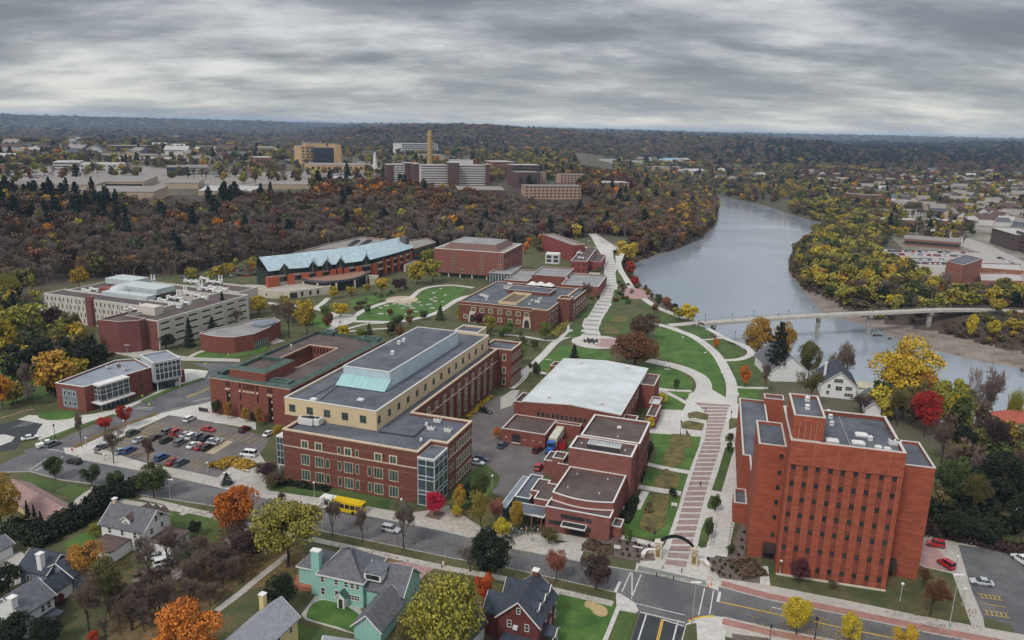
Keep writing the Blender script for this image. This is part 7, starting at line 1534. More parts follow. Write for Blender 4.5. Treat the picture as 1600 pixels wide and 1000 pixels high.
gab(r,LQ,.02,2.0,2.4,5.0,3.0,3.9,'u',M_frame,Shn,z0=2.8,over=.2)
for u,v in((2.2,2.2),(2.2,4.8)):mb=MB();mb.tube((*LQ(u,v),0),(*LQ(u,v),2.9),.14,n=8);mb.build('porch_column',M_frame,r)
mb=MB();mb.prism(rc(LQ,-wq_+1.5,-5.5,-.5,-.04),0,2.7);mb.build('rear_extension',Rsid,r);mb=MB();mb.prism(rc(LQ,-wq_+1.2,-5.8,-.2,-.04),2.72,2.95);mb.build('flat_roof',Shn,r)
mb=MB();mb.box(*LQ(-wq_+3.6,-.35),4.3,.9,.6,.7,LQ.ang);mb.build('air_conditioner',M_equip,r)
LQ2=frame('W4',(60,850),3,-18);
def simple(name,label,k,a,b,c,ze,zr_,axis,wall,roof,cat='house',win=((.3,.7),1.2),ch=None,chm=None,z=0,wn2=None,over=.45):
 A,B,C_=PP(k,[a,b,c],ze);dg=math.degrees(math.atan2(B[1]-A[1],B[0]-A[0]));L_=frame(k,a,ze,dg);U_=math.dist(A,B);V_=max(abs(L_.inv(k,c,ze)[1]),3)
 r=thing(name,(*L_(U_/2,V_/2),0),label,cat);gab(r,L_,0,0,U_,V_,ze,zr_,axis,wall,roof,over=over)
 if win:
  for z_ in win[1:]:hw(r,L_(0,0),L_(U_,0),[U_*t for t in win[0]],z_)
 if wn2:
  for z_ in wn2[1:]:hw(r,L_(U_,0),L_(U_,V_),[V_*t for t in wn2[0]],z_)
 if ch:chim(r,*L_(U_*ch[0],V_*ch[1]),ze-1,zr_+ch[2],ch[3],chm,L_.ang)
 r['_l']=0;del r['_l'];return r,L_,U_,V_
r,L_,U_,V_=simple('white_house','white two storey house with grey roof and one small front dormer','R1',(525,392),(745,437),(880,348),5.4,8.6,'u',Wsid,Sh,win=((.2,.5,.8),3.4,1.0),wn2=((.3,.7),1.0,3.6),ch=(.04,.5,1.0,.8),chm=B_trim)
hw(r,L_(U_,0),L_(U_,V_),[V_*.5],5.9)
gab(r,L_,U_*.45,.7,U_*.65,3.2,7.0,7.8,'v',Wsid,Shb,z0=5.8,over=.25);hw(r,L_(U_*.45,.68),L_(U_*.65,.68),[U_*.1],6.0,.9,.8)
for t in(.55,.74,.93):gab(r,L_,U_*t-1,V_-3,U_*t+1,V_-.4,6.8,7.7,'v',Wsid,Shb,z0=5,over=.2)
mb=MB();mb.prism(rc(L_,1.5,-6,8,-.05),0,2.8);mb.build('garage',Wsid,r);mb=MB();mb.prism(rc(L_,1.2,-6.3,8.3,-.05),2.82,3.05);mb.build('garage_roof',Shb,r)
mb=MB();mb.prism(rc(L_,U_+.05,1,U_+6,V_-1),0,2.6);mb.build('sun_room',Wsid,r);mb=MB();mb.prism(rc(L_,U_+.05,.7,U_+6.3,V_-.7),2.62,2.85);mb.build('sun_room_roof',Shb,r)
wins(r,L_(U_+6,1),L_(U_+6,V_-1),[1.2,2.9,4.6],[.8],1.1,1.5,1,1,.1,M_frame)
r,L_,U_,V_=simple('garage_house','low tan house with pinkish roof and wide dark garage door','R1',(250,372),(392,318),(90,200),2.8,4.8,'v',mat('tan_siding',(.56,.44,.24),.7,var=.06),Shp,win=None,over=.6)
wallpanel(r,L_(0,0),L_(U_,0),U_*.3,U_*.85,.1,2.2,mat('garage_door_brown',(.07,.035,.03),.6),'garage_door')
r,L_,U_,V_=simple('navy_roof_house','blue grey house with dark navy roofs and a white chimney','R1',(98,622),(240,655),(300,545),4.2,6.6,'u',Nsid,Shn,win=((.3,.75),1.4),ch=(.75,.1,1.4,1.1),chm=Wsid)
gab(r,L_,U_*.7,1.5,U_+5.5,V_+1,4.0,6.2,'v',Nsid,Shn);gab(r,L_,U_+1,-5,U_+5,1.4,3.2,5,'v',Wsid,Shn)
r,L_,U_,V_=simple('white_gabled_house','white house with dark grey roof at the lower left, white chimney at its end','R1',(120,868),(277,768),(165,690),5.2,7.8,'u',Wsid,Sh,win=((.12,.62,.82),3.2),ch=(-.02,.25,.6,1.2),chm=Wsid)
mb=MB();mb.prism(rc(L_,1,-3,U_*.95,-.05),2.5,2.75);mb.build('porch_roof',Shn,r)
simple('yellow_house','pale yellow house with lilac grey roof at the bottom edge','R2',(-45,1120),(215,882),(95,788),5.6,8.6,'u',Ysid,Shl,win=((.35,.6,.85),3.6),ch=(.93,.92,.6,1),chm=Ysid)
simple('small_shed','small lilac grey roofed shed at the bottom edge below the mint lawn','R2',(345,1040),(480,1060),(500,1000),2.4,3.6,'u',Wsid,Shl,'shed',None)
simple('grey_shed','small grey roofed white garage at the left edge','R1',(-60,560),(62,500),(20,450),2.6,4.0,'u',Wsid,Sh,'garage',None)
simple('green_roof_house','house with dark green grey roof half hidden behind trees','R2',(1090,1010),(1190,900),(1130,860),4,6.5,'u',Wsid,mat('shingles_dark_green',(.055,.07,.065),.9,fine=4),'house',None)
simple('white_gabled_barn_house','tall plain white gabled house with slate roof beside the pine by the river','W5',(330,560),(730,570),(880,400),4.6,10.6,'v',Wsid,Sh,win=None)
r,L_,U_,V_=simple('chimneyed_house','white gabled house by the river with dark windows and tall white chimney','W5',(885,705),(1278,745),(1272,600),5.2,10.2,'v',Wsid,Shn,win=None,ch=(.12,.35,1.3,.8),chm=Wsid)
hw(r,L_(0,0),L_(U_,0),[U_*.47],6.0,3.2,1.5,nx=4,fr=.06);hw(r,L_(0,0),L_(U_,0),[U_*.5],3.0,2.3,1.7,nx=2,fr=.06);hw(r,L_(0,0),L_(U_,0),[U_*.22],3.6,1.1,1.5,fr=.06);hw(r,L_(0,0),L_(U_,0),[U_*.78],3.4,2.3,1.5,nx=3,fr=.06);hw(r,L_(0,0),L_(U_,0),[U_*.2],1.2,1.1,1.4,fr=.06);hw(r,L_(0,0),L_(U_,0),[U_*.8],1.0,3.0,1.3,nx=3,fr=.06)
simple('flat_cream_annex','low cream roofed annex behind the chimneyed white house','W5',(1270,745),(1420,770),(1400,700),3,3.3,'u',Wsid,mat('cream_roof',(.5,.45,.33),.8),'annex',None)
simple('red_roof_house','house with a bright red roof at the right edge by the river','R8',(1215,880),(1390,860),(1380,790),4.6,6.8,'u',Wsid,Shr,'house',((.3,.7),1.4))
simple('white_shed','white shed beside the dark trees behind the car park','R4',(1300,350),(1380,365),(1370,330),2.4,3.6,'u',Wsid,Wsid,'shed',None)
simple('grey_roof_cottage','grey roofed cottage partly hidden right of the chimneyed white house','R8',(510,790),(590,800),(560,720),3.4,5.6,'v',Wsid,Sh,'house',None)
q=PP('U3',[(155,520),(250,545),(405,500),(310,478)],3.4);sdd=Bld('teal_roof_shed','low shed with dark teal roof left of the brick end wall','shed',q);sdd.block(q,0,3.4,C_white,mat('teal_roof',(.10,.16,.16),.7),par=.05,cope=M_darkm)
# far buildings
def fb(name,label,k,xl,xr,yb,yt,dep,wall,roof,floors=0,cols=0,yb2=None,cat='building',grp=None,wm=None,rise=0,ind=False):
 (x0,y0),(x1,y1),(_,t_)=rg(k,[(xl,yb),(xr,yb2 or yb),(xl,yt)]);a=T(x0,y0);b=T(x1,y1);z=(a[2]+b[2])/2;a=P(x0,y0,z);b=P(x1,y1,z)
 h=zat(*a,t_,z,z+90)-z;ux,uy=b[0]-a[0],b[1]-a[1];l=math.hypot(ux,uy);ux/=l;uy/=l;nx,ny=-uy,ux
 poly=[a,b,(b[0]+nx*dep,b[1]+ny*dep),(a[0]+nx*dep,a[1]+ny*dep)];c=cen(poly)
 r=thing(name,(c[0],c[1],z),label,cat,grp);mb=MB();mb.prism(poly,z-6,z+h);mb.build('wall',wall,r);mb=MB()
 if rise:
  m0,m1=((a[0]+poly[3][0])/2,(a[1]+poly[3][1])/2),((b[0]+poly[2][0])/2,(b[1]+poly[2][1])/2);Z=z+h
  mb.quad((*a,Z),(*b,Z),(*m1,Z+rise),(*m0,Z+rise));mb.quad((*poly[2],Z),(*poly[3],Z),(*m0,Z+rise),(*m1,Z+rise));mb.poly([(*b,Z),(*poly[2],Z),(*m1,Z+rise)]);mb.poly([(*poly[3],Z),(*a,Z),(*m0,Z+rise)])
 else:mb.prism(inset(poly,-.2),z+h,z+h+.4)
 mb.build('roof',roof,r);wm=wm or M_glass
 for f in range(floors):
  z0=z+h*(f+.3)/floors;z1=z+h*(f+.72)/floors
  if not cols:wallpanel(r,a,b,l*.02,l*.98,z0,z1,wm,'window_band',.08);wallpanel(r,b,poly[2],dep*.05,dep*.95,z0,z1,wm,'window_band',.08)
  else:
   for cc in range(cols):wallpanel(r,a,b,l*(cc+.25)/cols,l*(cc+.75)/cols,z0,z1,wm,'window',.08)
 n=max(1,int(l/15))
 if h>7 and k in('T2','T3'):
  for j in range(n+1):
   for e_ in((26,46,66)if k=='T2' else(26,)):KEEP.append((a[0]+(b[0]-a[0])*j/n-nx*e_,a[1]+(b[1]-a[1])*j/n-ny*e_,13))
 for j in range(n+1):KEEP.append((a[0]+(b[0]-a[0])*j/n+nx*dep/2,a[1]+(b[1]-a[1])*j/n+ny*dep/2,dep*.75+4));KEEP.append((a[0]+(b[0]-a[0])*j/n-nx*9,a[1]+(b[1]-a[1])*j/n-ny*9,12))
 return r
tan=mat('far_tan',(.50,.33,.18),.85,var=.06);beige=mat('far_beige',(.44,.34,.24),.85,var=.08);fgl=mat('far_dark_glass',(.03,.04,.065),.2,spec=.6);fwh=mat('far_white',(.56,.54,.52),.8,var=.08);fbr_=mat('far_brick',(.24,.11,.085),.9,var=.1);fbd=mat('far_brick_dark',(.11,.065,.06),.9,var=.1);frf=mat('far_roof_pale',(.42,.40,.38),.9,var=.1);frg=mat('far_roof_taupe',(.25,.22,.20),.9,var=.1);fpk=mat('far_tan_brick',(.38,.25,.19),.9,var=.08);ftl=mat('far_teal',(.25,.42,.40),.7);fbl=mat('far_blue_roof',(.25,.42,.58),.6)
fb('hospital_tower','tan medical tower wing with slim windows, left of the dark glass front','T2',285,366,350,236,60,tan,frg,6,3)
fb('glass_hospital_block','dark blue glass block between two tan towers','T2',366,498,352,243,50,fgl,frg,9,0,wm=mat('far_blue_glass',(.05,.06,.09),.2))
fb('tan_tower','narrow tan tower right of the dark glass front','T2',498,535,354,224,50,tan,frg)
fb('tan_rear_block','tan upper block behind the dark glass front','T2',318,445,350,216,30,tan,frg)
fb('striped_office','white and dark striped office block behind the yellow chimney','T2',910,1138,280,218,45,fwh,frf,5,0,wm=fgl)
fb('striped_dormitory','long striped white and brown dormitory slab, widest on the plateau','T2',1025,1448,488,352,16,fwh,frf,9,0,wm=mat('far_window_brown',(.07,.05,.045),.6))
fb('dormitory_stair','brown brick stair tower in the middle of the long striped dormitory','T2',1208,1270,492,338,20,fbd,frf)
fb('dormitory_stair','brown brick stair tower at the right end of the long striped dormitory','T2',1440,1460,490,350,20,fbd,frf)
fb('dormitory_stair','brown brick stair tower at the left end of the long striped dormitory','T2',985,1028,486,345,20,fbd,frf)
fb('small_dormitory','shorter striped dormitory slab left of the long one','T2',862,930,478,348,16,fwh,frf,9,0,wm=MATS['far_window_brown'])
fb('dormitory_stair','brown end wall of the shorter striped dormitory','T2',820,864,478,350,18,fbd,frf)
fb('dormitory_stair','brown brick tower at the right of the shorter striped dormitory','T2',930,985,478,340,18,fbd,frf)
fb('rooftop_plant_block','white plant block above the long striped dormitory','T2',1218,1355,480,322,12,fwh,frf)
fb('low_hall','low grey roofed hall in front of the long striped dormitory','T2',1180,1555,545,505,50,fbd,frg,yb2=550)
fb('dark_brick_tower','dark brick dormitory tower with grey cap on the plateau','T3',32,165,498,398,22,fbd,frg,1,3)
fb('dark_brick_slab','dark brick slab behind the dark brick dormitory tower','T3',0,172,480,352,22,fbd,frf,7,0)
fb('tan_dormitory','long low tan brick dormitory with five rows of windows at the top of the hill','T3',80,430,560,482,16,fpk,frg,4,14)
fb('tan_dormitory','tan brick dormitory behind trees, left of the yellow trees','T3',302,465,468,412,16,fpk,frg,4,8)
fb('tan_dormitory','small tan brick dormitory left of the dark green trees','T3',165,212,470,400,16,fpk,frg,5,3)
fb('pink_dormitory','pale pink building behind the maroon trees','T3',540,730,510,462,25,fpk,frf,3,8)
fb('long_pale_hall','long pale blue roofed low hall in the valley','T3',160,315,335,318,25,fwh,mat('far_pale_blue',(.32,.36,.42),.7))
for i,(x0,x1,y0,y1,m_,rf_,lb)in enumerate([(490,690,335,322,fwh,frf,'long white warehouse in the valley'),(690,830,345,325,fwh,frg,'grey industrial shed beside the long white warehouse'),(830,905,325,308,fwh,frf,'small white factory in the valley'),(965,1090,342,318,fwh,fbl,'blue roofed hall in the valley'),(1085,1115,345,318,beige,frf,'beige hall right of the blue roofed hall'),(905,1095,405,395,fwh,frf,'long thin white building near the far river bend'),(1095,1215,410,388,fwh,frf,'white gable roofed hall near the far river bend'),(850,1090,385,365,beige,frg,'low beige sheds in the valley')]):fb('valley_hall',lb,'T3',x0,x1,y0,y1,40,m_,rf_,rise=4 if 'gable' in lb or 'blue' in lb else 0)
for x0,x1,yb,yt,dp,m_,rf_,fl,cl_,lb in[(240,600,520,476,90,beige,frg,0,0,'long beige shopping mall wing at the left of the plateau'),(600,900,498,458,90,beige,frg,1,0,'beige shopping mall wing behind the tall pines'),(-40,450,580,545,70,beige,frg,0,0,'flat brown roofed store at the far left of the plateau'),(450,965,592,520,60,beige,frg,0,0,'beige store front among the tall pines'),(1030,1240,500,465,60,beige,frg,0,0,'beige mall block right of the tall pines'),(1240,1620,545,515,60,beige,frf,0,0,'pale roofed store behind the pines'),(335,500,385,335,50,fwh,frf,3,0,'white office block with dark corner, left of two'),(500,770,392,348,50,fwh,frf,2,8,'white office block with rows of windows, right of two'),(1045,1155,420,366,40,fgl,frg,0,0,'black glass office corner block'),(1155,1300,415,362,40,fwh,frg,3,0,'grey banded office block right of the black glass corner'),(700,940,268,232,60,fbd,frg,3,9,'dark brick apartment row in the far left city'),(580,1060,305,290,60,beige,frg,0,0,'long beige warehouse in the far left city'),(730,1100,330,315,60,beige,frf,0,0,'second long beige warehouse in the far left city'),(1255,1385,262,235,40,frg,frg,2,5,'grey school building on the far lawn'),(-20,80,215,198,60,fwh,frf,0,0,'white shed at the far left edge'),(1100,1320,330,300,40,fwh,frg,1,6,'low white building above the black glass corner'),(0,110,385,350,40,fbr_,frg,0,0,'red brown house group at the left edge')]:
 fb('city_building',lb,'T1',x0,x1,yb,yt,dp,m_,rf_,fl,cl_)
for x0,x1,yb,yt,dp,m_,rf_,fl,cl_,lb in[(0,105,350,305,40,fbr_,frf,1,5,'red brick low block left of the medical tower'),(20,130,275,240,40,beige,frf,1,6,'tan block far left of the medical tower'),(205,330,345,325,40,fgl,frg,0,0,'dark low pavilion in front of the medical tower'),(340,740,392,352,60,tan,frg,1,12,'long low tan clinic in front of the dark glass block'),(495,600,475,438,40,beige,frf,0,0,'beige block above the orange trees'),(660,735,362,335,30,ftl,frg,1,3,'teal glass pavilion beside the white obelisk'),(1480,1620,400,332,40,fbr_,frf,3,10,'red brick hall right of the striped dormitory'),(1030,1180,320,288,40,beige,frg,0,0,'tan block behind the yellow chimney'),(0,330,500,475,50,beige,frg,0,0,'beige mall wing left of the orange trees'),(330,560,500,480,50,beige,frf,0,0,'beige mall wing directly above the orange trees')]:
 fb('city_building',lb,'T2',x0,x1,yb,yt,dp,m_,rf_,fl,cl_)
def mast(name,label,k,x,yb,yt,r0,r1,m,cat):
 (px_,py_),(_,ty_)=rg(k,[(x,yb),(x,yt)]);X,Y,Z=T(px_,py_);h=zat(X,Y,ty_,Z,Z+120)-Z;r=thing(name,(X,Y,Z),label,cat);mb=MB();mb.tube((X,Y,Z-1),(X,Y,Z+h),r0,r1,n=12);mb.build('shaft',m,r);KEEP.append((X,Y,15));return r,X,Y,Z,h
r,X,Y,Z,h=mast('power_plant_chimney','tall tan yellow chimney behind the striped dormitory','T2',1087,400,135,4.4,3.2,mat('chimney_tan',(.42,.29,.12),.9),'chimney');mb=MB();mb.lathe([(4,0),(4,2.5),(3.2,3)],12,0,(X,Y,Z+h*.86));mb.build('collar',MATS['chimney_tan'],r)
r,X,Y,Z,h=mast('white_obelisk','slim white obelisk in the hospital car park','T2',745,396,270,4.5,1.2,fwh,'obelisk');mb=MB();mb.box(X,Y,Z,16,16,5);mb.build('base',fwh,r)
# water street district
for x0,x1,yb,yt,dp,m_,rf_,fl,cl_,y2,lb in[(845,1200,852,812,30,fbr_,frg,1,0,880,'long low red brick store above the big car park'),(470,575,580,528,14,fbr_,frg,3,8,588,'red brick row behind the river trees, left part'),(575,715,590,540,14,fbr_,frg,3,10,592,'red brick row behind the river trees, right part'),(575,700,600,572,8,ftl,frg,1,8,602,'teal fronted row in front of the brick row'),(775,900,610,575,18,tan,frf,2,8,612,'timber coloured building with pale roof'),(600,765,668,638,16,fbr_,frg,1,8,662,'low red brick shop in the middle of the street'),(850,1030,668,635,16,fwh,frg,2,10,670,'white shop row behind the brown shop row'),(700,925,730,690,16,fbr_,frf,1,12,738,'brown shop row with flat pale roof'),(980,1195,720,690,20,fbd,frf,2,10,745,'dark brick shop row behind the street'),(325,450,520,492,16,fwh,frf,1,5,525,'white flat building near the river bend'),(1385,1530,840,745,22,fbd,frf,5,10,890,'large dark brick apartment block, left wing'),(1532,1750,880,760,30,fbd,frf,5,12,960,'large dark brick apartment block, right wing')]:
 fb('street_building',lb,'T4',x0,x1,yb,yt,dp,m_,rf_,fl,cl_,y2)
q=[PP('R8',[p],17)[0]for p in((925,35),(1020,48),(1118,15),(1010,-25))]
q=quadrect('R8',(1003,48),(1118,18),(1040,-12),17);at_=Bld('arts_tower','tall plain red brick arts block with dark roof on the far bank','building',q)
A_,B_,C__=PP('R8',[(930,25),(1020,47),(1118,12)],17);q=[A_,B_,C__,(A_[0]+C__[0]-B_[0],A_[1]+C__[1]-B_[1])];at_.block(q,-3,17,mat('brick_arts',(.30,.125,.085),.9,fine=2),R_dark,par=.4)
q=[PP('R8',[p],5)[0]for p in((1110,130),(1330,132),(1320,90),(1105,92))];at_.block(q,-3,5.5,MATS['brick_arts'],frf,walln='low_wall',roofn='low_roof')
q=[PP('R8',[p],8)[0]for p in((1115,60),(1333,75),(1320,40),(1112,35))];at_.block(q,-3,8,MATS['brick_arts'],frf,walln='low_wall',roofn='low_roof')
q=[PP('R8',[p],3)[0]for p in((740,100),(870,122),(1000,160),(960,185),(1333,190),(1500,195),(1500,165),(1120,160),(930,120),(925,85),(800,80))];tag(sheet('far_bank_terrace',[P(x,y,-.3)for x,y in rg('R8',[(735,100),(870,122),(960,182),(1333,192),(1600,198),(1600,100),(1000,60),(860,60)])],.3,mat('terrace_stone',(.38,.33,.29),.9),1.5),None)
LOT=[P(x,y,0)for x,y in rg('T4',[(612,968),(700,875),(850,885),(1300,900),(1370,905),(1600,1000),(1500,1060),(1000,1010)])]
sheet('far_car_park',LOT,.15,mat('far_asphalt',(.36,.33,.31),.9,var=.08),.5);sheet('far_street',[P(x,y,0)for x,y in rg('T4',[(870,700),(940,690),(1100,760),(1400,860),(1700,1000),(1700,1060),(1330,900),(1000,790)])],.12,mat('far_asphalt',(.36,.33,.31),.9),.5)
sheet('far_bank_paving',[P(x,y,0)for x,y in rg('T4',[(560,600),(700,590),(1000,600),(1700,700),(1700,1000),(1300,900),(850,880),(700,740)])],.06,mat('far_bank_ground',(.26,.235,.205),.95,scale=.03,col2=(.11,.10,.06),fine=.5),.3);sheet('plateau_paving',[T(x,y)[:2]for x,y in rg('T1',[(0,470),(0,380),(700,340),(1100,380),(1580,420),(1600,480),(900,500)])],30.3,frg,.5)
sheet('plateau_paving',[T(x,y)[:2]for x,y in rg('T2',[(0,470),(0,400),(400,385),(790,400),(800,450),(500,480)])],30.35,frg,.5)
for p in LOT[:4]:KEEP.append((*p,20))
hp=[]
for i,(wm_,rm_)in enumerate(((fwh,frg),(fwh,frf),(beige,frg),(fwh,fbd),(fwh,Sh),(Nsid,frg))):
 r=MB();r.prism([(-5,-4),(5,-4),(5,4),(-5,4)],-2,5);r.add([(-5,-4,5),(5,-4,5),(5,4,5),(-5,4,5),(-5,0,8),(5,0,8)],[(4,0,3),(1,5,2)]);r.add([(-5.4,-4.5,4.7),(5.4,-4.5,4.7),(5.4,0,8.1),(-5.4,0,8.1),(5.4,4.5,4.7),(-5.4,4.5,4.7)],[(0,1,2,3),(2,4,5,3)],1);o=r.build('suburb_house',[wm_,rm_]);hp.append(o.data);bpy.data.objects.remove(o)
hr=random.Random(4);nh=0
zones=[('T4',780,1600,600,740,45,'white or grey building in the streets across the river','buildings in the far streets'),('T4',0,1600,395,700,150,'small house among the autumn trees across the river','houses across the river'),('T3',1180,1600,380,480,14,'small house near the far river bend','houses near the river bend'),('T1',0,1600,190,330,36,'small building in the far left suburb','houses of the far left suburb'),('T2',0,300,215,300,8,'small building left of the medical tower','houses by the hospital')]
for k,x0,x1,y0,y1,n,lb,gp in zones:
 for _ in range(n):
  for tr in range(40):
   px_,py_=hr.uniform(x0,x1),y0+(y1-y0)*hr.random()**.8
   if k=='T4' and y0<500 and(py_>545 and px_<780 or py_>600):continue
   if k=='T4' and py_>620+(px_-780)*.3:continue
   X,Y,Z=T(*rg(k,[(px_,py_)])[0])
   if seg_dist(X,Y,WATER)>-20 or any((X-a)**2+(Y-b)**2<c_*c_ for a,b,c_ in KEEP):continue
   break
  else:continue
  o=bpy.data.objects.new('suburb_house',hr.choice(hp+[hp[3],hp[5]]));COL.objects.link(o);o.location=(X,Y,Z);o.rotation_euler=(0,0,hr.uniform(0,3.14));s=hr.uniform(.8,1.5)*(2.2 if k=='T1' else 1.2);o.scale=(s*hr.uniform(1,1.5),s,s if k!='T1' else s*.7);tag(o,lb,'house',gp);KEEP.append((X,Y,8*s));u=math.hypot(X,Y);KEEP.append((X*(1-10/u),Y*(1-10/u),5*s))
# vehicles
PAINT={}
def paint(n):
 c=dict(black=(.012,.012,.014),white=(.70,.70,.69),silver=(.42,.43,.45),grey=(.12,.13,.14),blue=(.035,.08,.22),red=(.36,.015,.02),maroon=(.10,.012,.02),teal=(.20,.30,.31),green=(.05,.07,.06),bluegrey=(.06,.085,.12),yellow=(.62,.42,.01))[n]
 return mat('car_paint_'+n,c,.28,var=.03,spec=.6)
M_tyre=mat('tyre_rubber',(.015,.015,.015),.9);M_rim=mat('wheel_rim',(.35,.35,.36),.35,metal=.6);M_lamp=mat('headlight_glass',(.6,.6,.58),.2);M_tail=mat('tail_light_red',(.3,.01,.01),.3);M_cg=mat('car_glass',(.012,.014,.018),.08,spec=.8)
def loft(mb,st,m=0):
 """stations (x, zb, zm, zt, wb, wm, wt)"""
 rings=[[(x,-wb,zb),(x,-wm,zm),(x,-wt,zt),(x,wt,zt),(x,wm,zm),(x,wb,zb)]for x,zb,zm,zt,wb,wm,wt in st];n=6;k=len(mb.v)
 vs=[p for r in rings for p in r];fs=[]
 for i in range(len(rings)-1):
  for j in range(n):fs.append((i*n+j,i*n+(j+1)%n,(i+1)*n+(j+1)%n,(i+1)*n+j))
 fs.append(tuple(range(n))[::-1]);fs.append(tuple(range((len(rings)-1)*n,len(rings)*n)));mb.add(vs,fs,m)
CARS={}
def car_proto(kind,col_):
 key=(kind,col_)
 if key in CARS:return CARS[key]
 r=bpy.data.objects.new({'suv':'suv_car','sedan':'sedan_car','van':'van','pickup':'pickup_truck','jeep':'off_road_car'}[kind],None);COL.objects.link(r)
 L_,W_h,hb,ht={'suv':(2.35,.95,1.0,1.68),'sedan':(2.35,.91,.88,1.44),'van':(2.5,1.0,1.15,2.1),'pickup':(2.85,1.0,1.1,1.85),'jeep':(2.05,.9,1.1,1.8)}[kind]
 b=MB();loft(b,[(-L_,.35,.6,hb*.85,W_h*.8,W_h*.88,W_h*.78),(-L_*.93,.25,.6,hb,W_h*.92,W_h,W_h*.88),(0,.22,.6,hb*1.03,W_h*.94,W_h*1.02,W_h*.9),(L_*.55,.22,.6,hb*.98,W_h*.94,W_h*1.02,W_h*.88),(L_*.93,.28,.55,hb*.78,W_h*.88,W_h*.95,W_h*.78),(L_,.38,.5,hb*.62,W_h*.75,W_h*.8,W_h*.7)])
 x0,x1,x2,x3={'suv':(-2.25,-1.95,.45,1.15),'sedan':(-1.75,-1.0,.35,1.15),'van':(-2.4,-2.25,1.2,1.9),'pickup':(-.7,-.5,.75,1.4),'jeep':(-1.95,-1.85,.5,.85)}[kind]
 loft(b,[(x1,ht-.06,ht-.03,ht,W_h*.76,W_h*.75,W_h*.68),(x2,ht-.06,ht-.03,ht,W_h*.76,W_h*.75,W_h*.68)])
 if kind=='pickup':
  for s in(-1,1):b.box(-1.8,s*.9,hb-.05,2.0,.12,.25)
  b.box(-2.78,0,hb-.05,.1,1.8,.25)
 for x in(x0+.1,(x1+x2)/2,x2-.05):
  for s in(-1,1):b.tube((x,s*W_h*.87,hb),((x1 if x<x1 else x2-.35 if x>x2-.2 else x),s*W_h*.74,ht-.03),.045,n=4)
 bo=b.build('body',paint(col_),r)
 g=MB();loft(g,[(x0,hb*.96,hb,hb+.02,W_h*.86,W_h*.86,W_h*.84),(x1,hb*.96,hb+.02,ht-.05,W_h*.88,W_h*.88,W_h*.70),(x2,hb*.96,hb+.02,ht-.05,W_h*.88,W_h*.88,W_h*.70),(x3,hb*.93,hb*.96,hb,W_h*.84,W_h*.84,W_h*.8)]);g.build('windows',M_cg,r)
 for x in(-L_*.62,L_*.63):
  for s in(-1,1):
   t=MB();rr_=.33 if kind in('sedan','van')else.38;t.tube((x,s*(W_h-.2),rr_),(x,s*(W_h+.03),rr_),rr_,n=12);to=t.build('wheel',M_tyre,r);q=MB();q.tube((x,s*(W_h-.1),rr_),(x,s*(W_h+.045),rr_),rr_*.58,n=8);q.build('rim',M_rim,to)
 for s in(-1,1):
  h=MB();h.box(L_*.96,s*W_h*.62,hb*.58,.16,.34,.16);h.build('headlight',M_lamp,r);h=MB();h.box(-L_*.97,s*W_h*.68,hb*.7,.1,.26,.22);h.build('tail_light',M_tail,r)
 CARS[key]=[r,False];return CARS[key]
def car(k,p,kind,col_,deg,label,group=None,z=.09):
 c=car_proto(kind,col_);x,y=P(*rg(k,[p])[0],.5)
 if not c[1]:c[1]=True;r=c[0];r.location=(x,y,z);r.rotation_euler=(0,0,R(deg));tag(r,label,'car',group);return r
 return dup(c[0],(x,y,z),R(deg),label,group,cat='car')
GL='cars in the small car park';A0=72
for x,y,kd,c,lb,dg in[(568,342,'suv','green','dark green suv parked alone at the upper left edge of the small car park',A0),(614,388,'sedan','silver','silver car parked below the dark green suv',A0),(352,438,'sedan','grey','dark grey car at the left corner of the small car park under the bare tree',A0),(482,468,'sedan','teal','pale teal car left of the blue suv near the street',A0),(542,462,'suv','blue','bright blue suv beside the pale teal car',A0),(722,374,'sedan','black','black car at the left end of the upper parked row',A0),(812,331,'suv','grey','dark grey suv left of the red suv in the upper row',A0),(868,336,'suv','red','red suv in the upper row of parked cars',A0),(908,346,'sedan','maroon','dark red car right of the red suv',A0),(937,352,'sedan','silver','silver car right of the dark red car',A0),(800,392,'suv','black','large black suv in the middle of the small car park',A0),(896,408,'suv','grey','dark grey suv right of the large black suv',A0),(978,364,'suv','white','white suv right of the silver car in the upper row',A0),(1028,368,'suv','bluegrey','blue grey suv right of the white suv',A0),(1080,378,'suv','black','black suv second from the right in the upper row',A0),(988,426,'sedan','white','white car at the left end of the lower middle row',A0),(1038,436,'sedan','red','red car in the lower middle row',A0),(1086,442,'suv','black','black suv right of the red car in the lower middle row',A0),(1120,395,'sedan','silver','silver car near the right end of the middle row',A0),(1158,403,'sedan','silver','pale silver car at the very right end of the middle row',A0),(1090,316,'sedan','red','bright red car driving across the upper aisle',-14),(962,244,'suv','white','white suv parked in the rear row before the courtyard hall',A0),(1345,317,'suv','maroon','dark maroon suv parked in the rear row on the right',A0),(1510,345,'sedan','white','white car at the right corner of the small car park',A0),(1372,490,'van','white','white van parked on the plaza beside the shrub bed',168),(766,512,'suv','blue','dark blue suv left of the red car near the street',A0),(846,539,'sedan','red','red car in the row nearest the street',A0),(906,547,'suv','bluegrey','blue grey suv right of the red car nearest the street',A0)]:car('U5',(x,y),kd,c,dg,lb,GL)
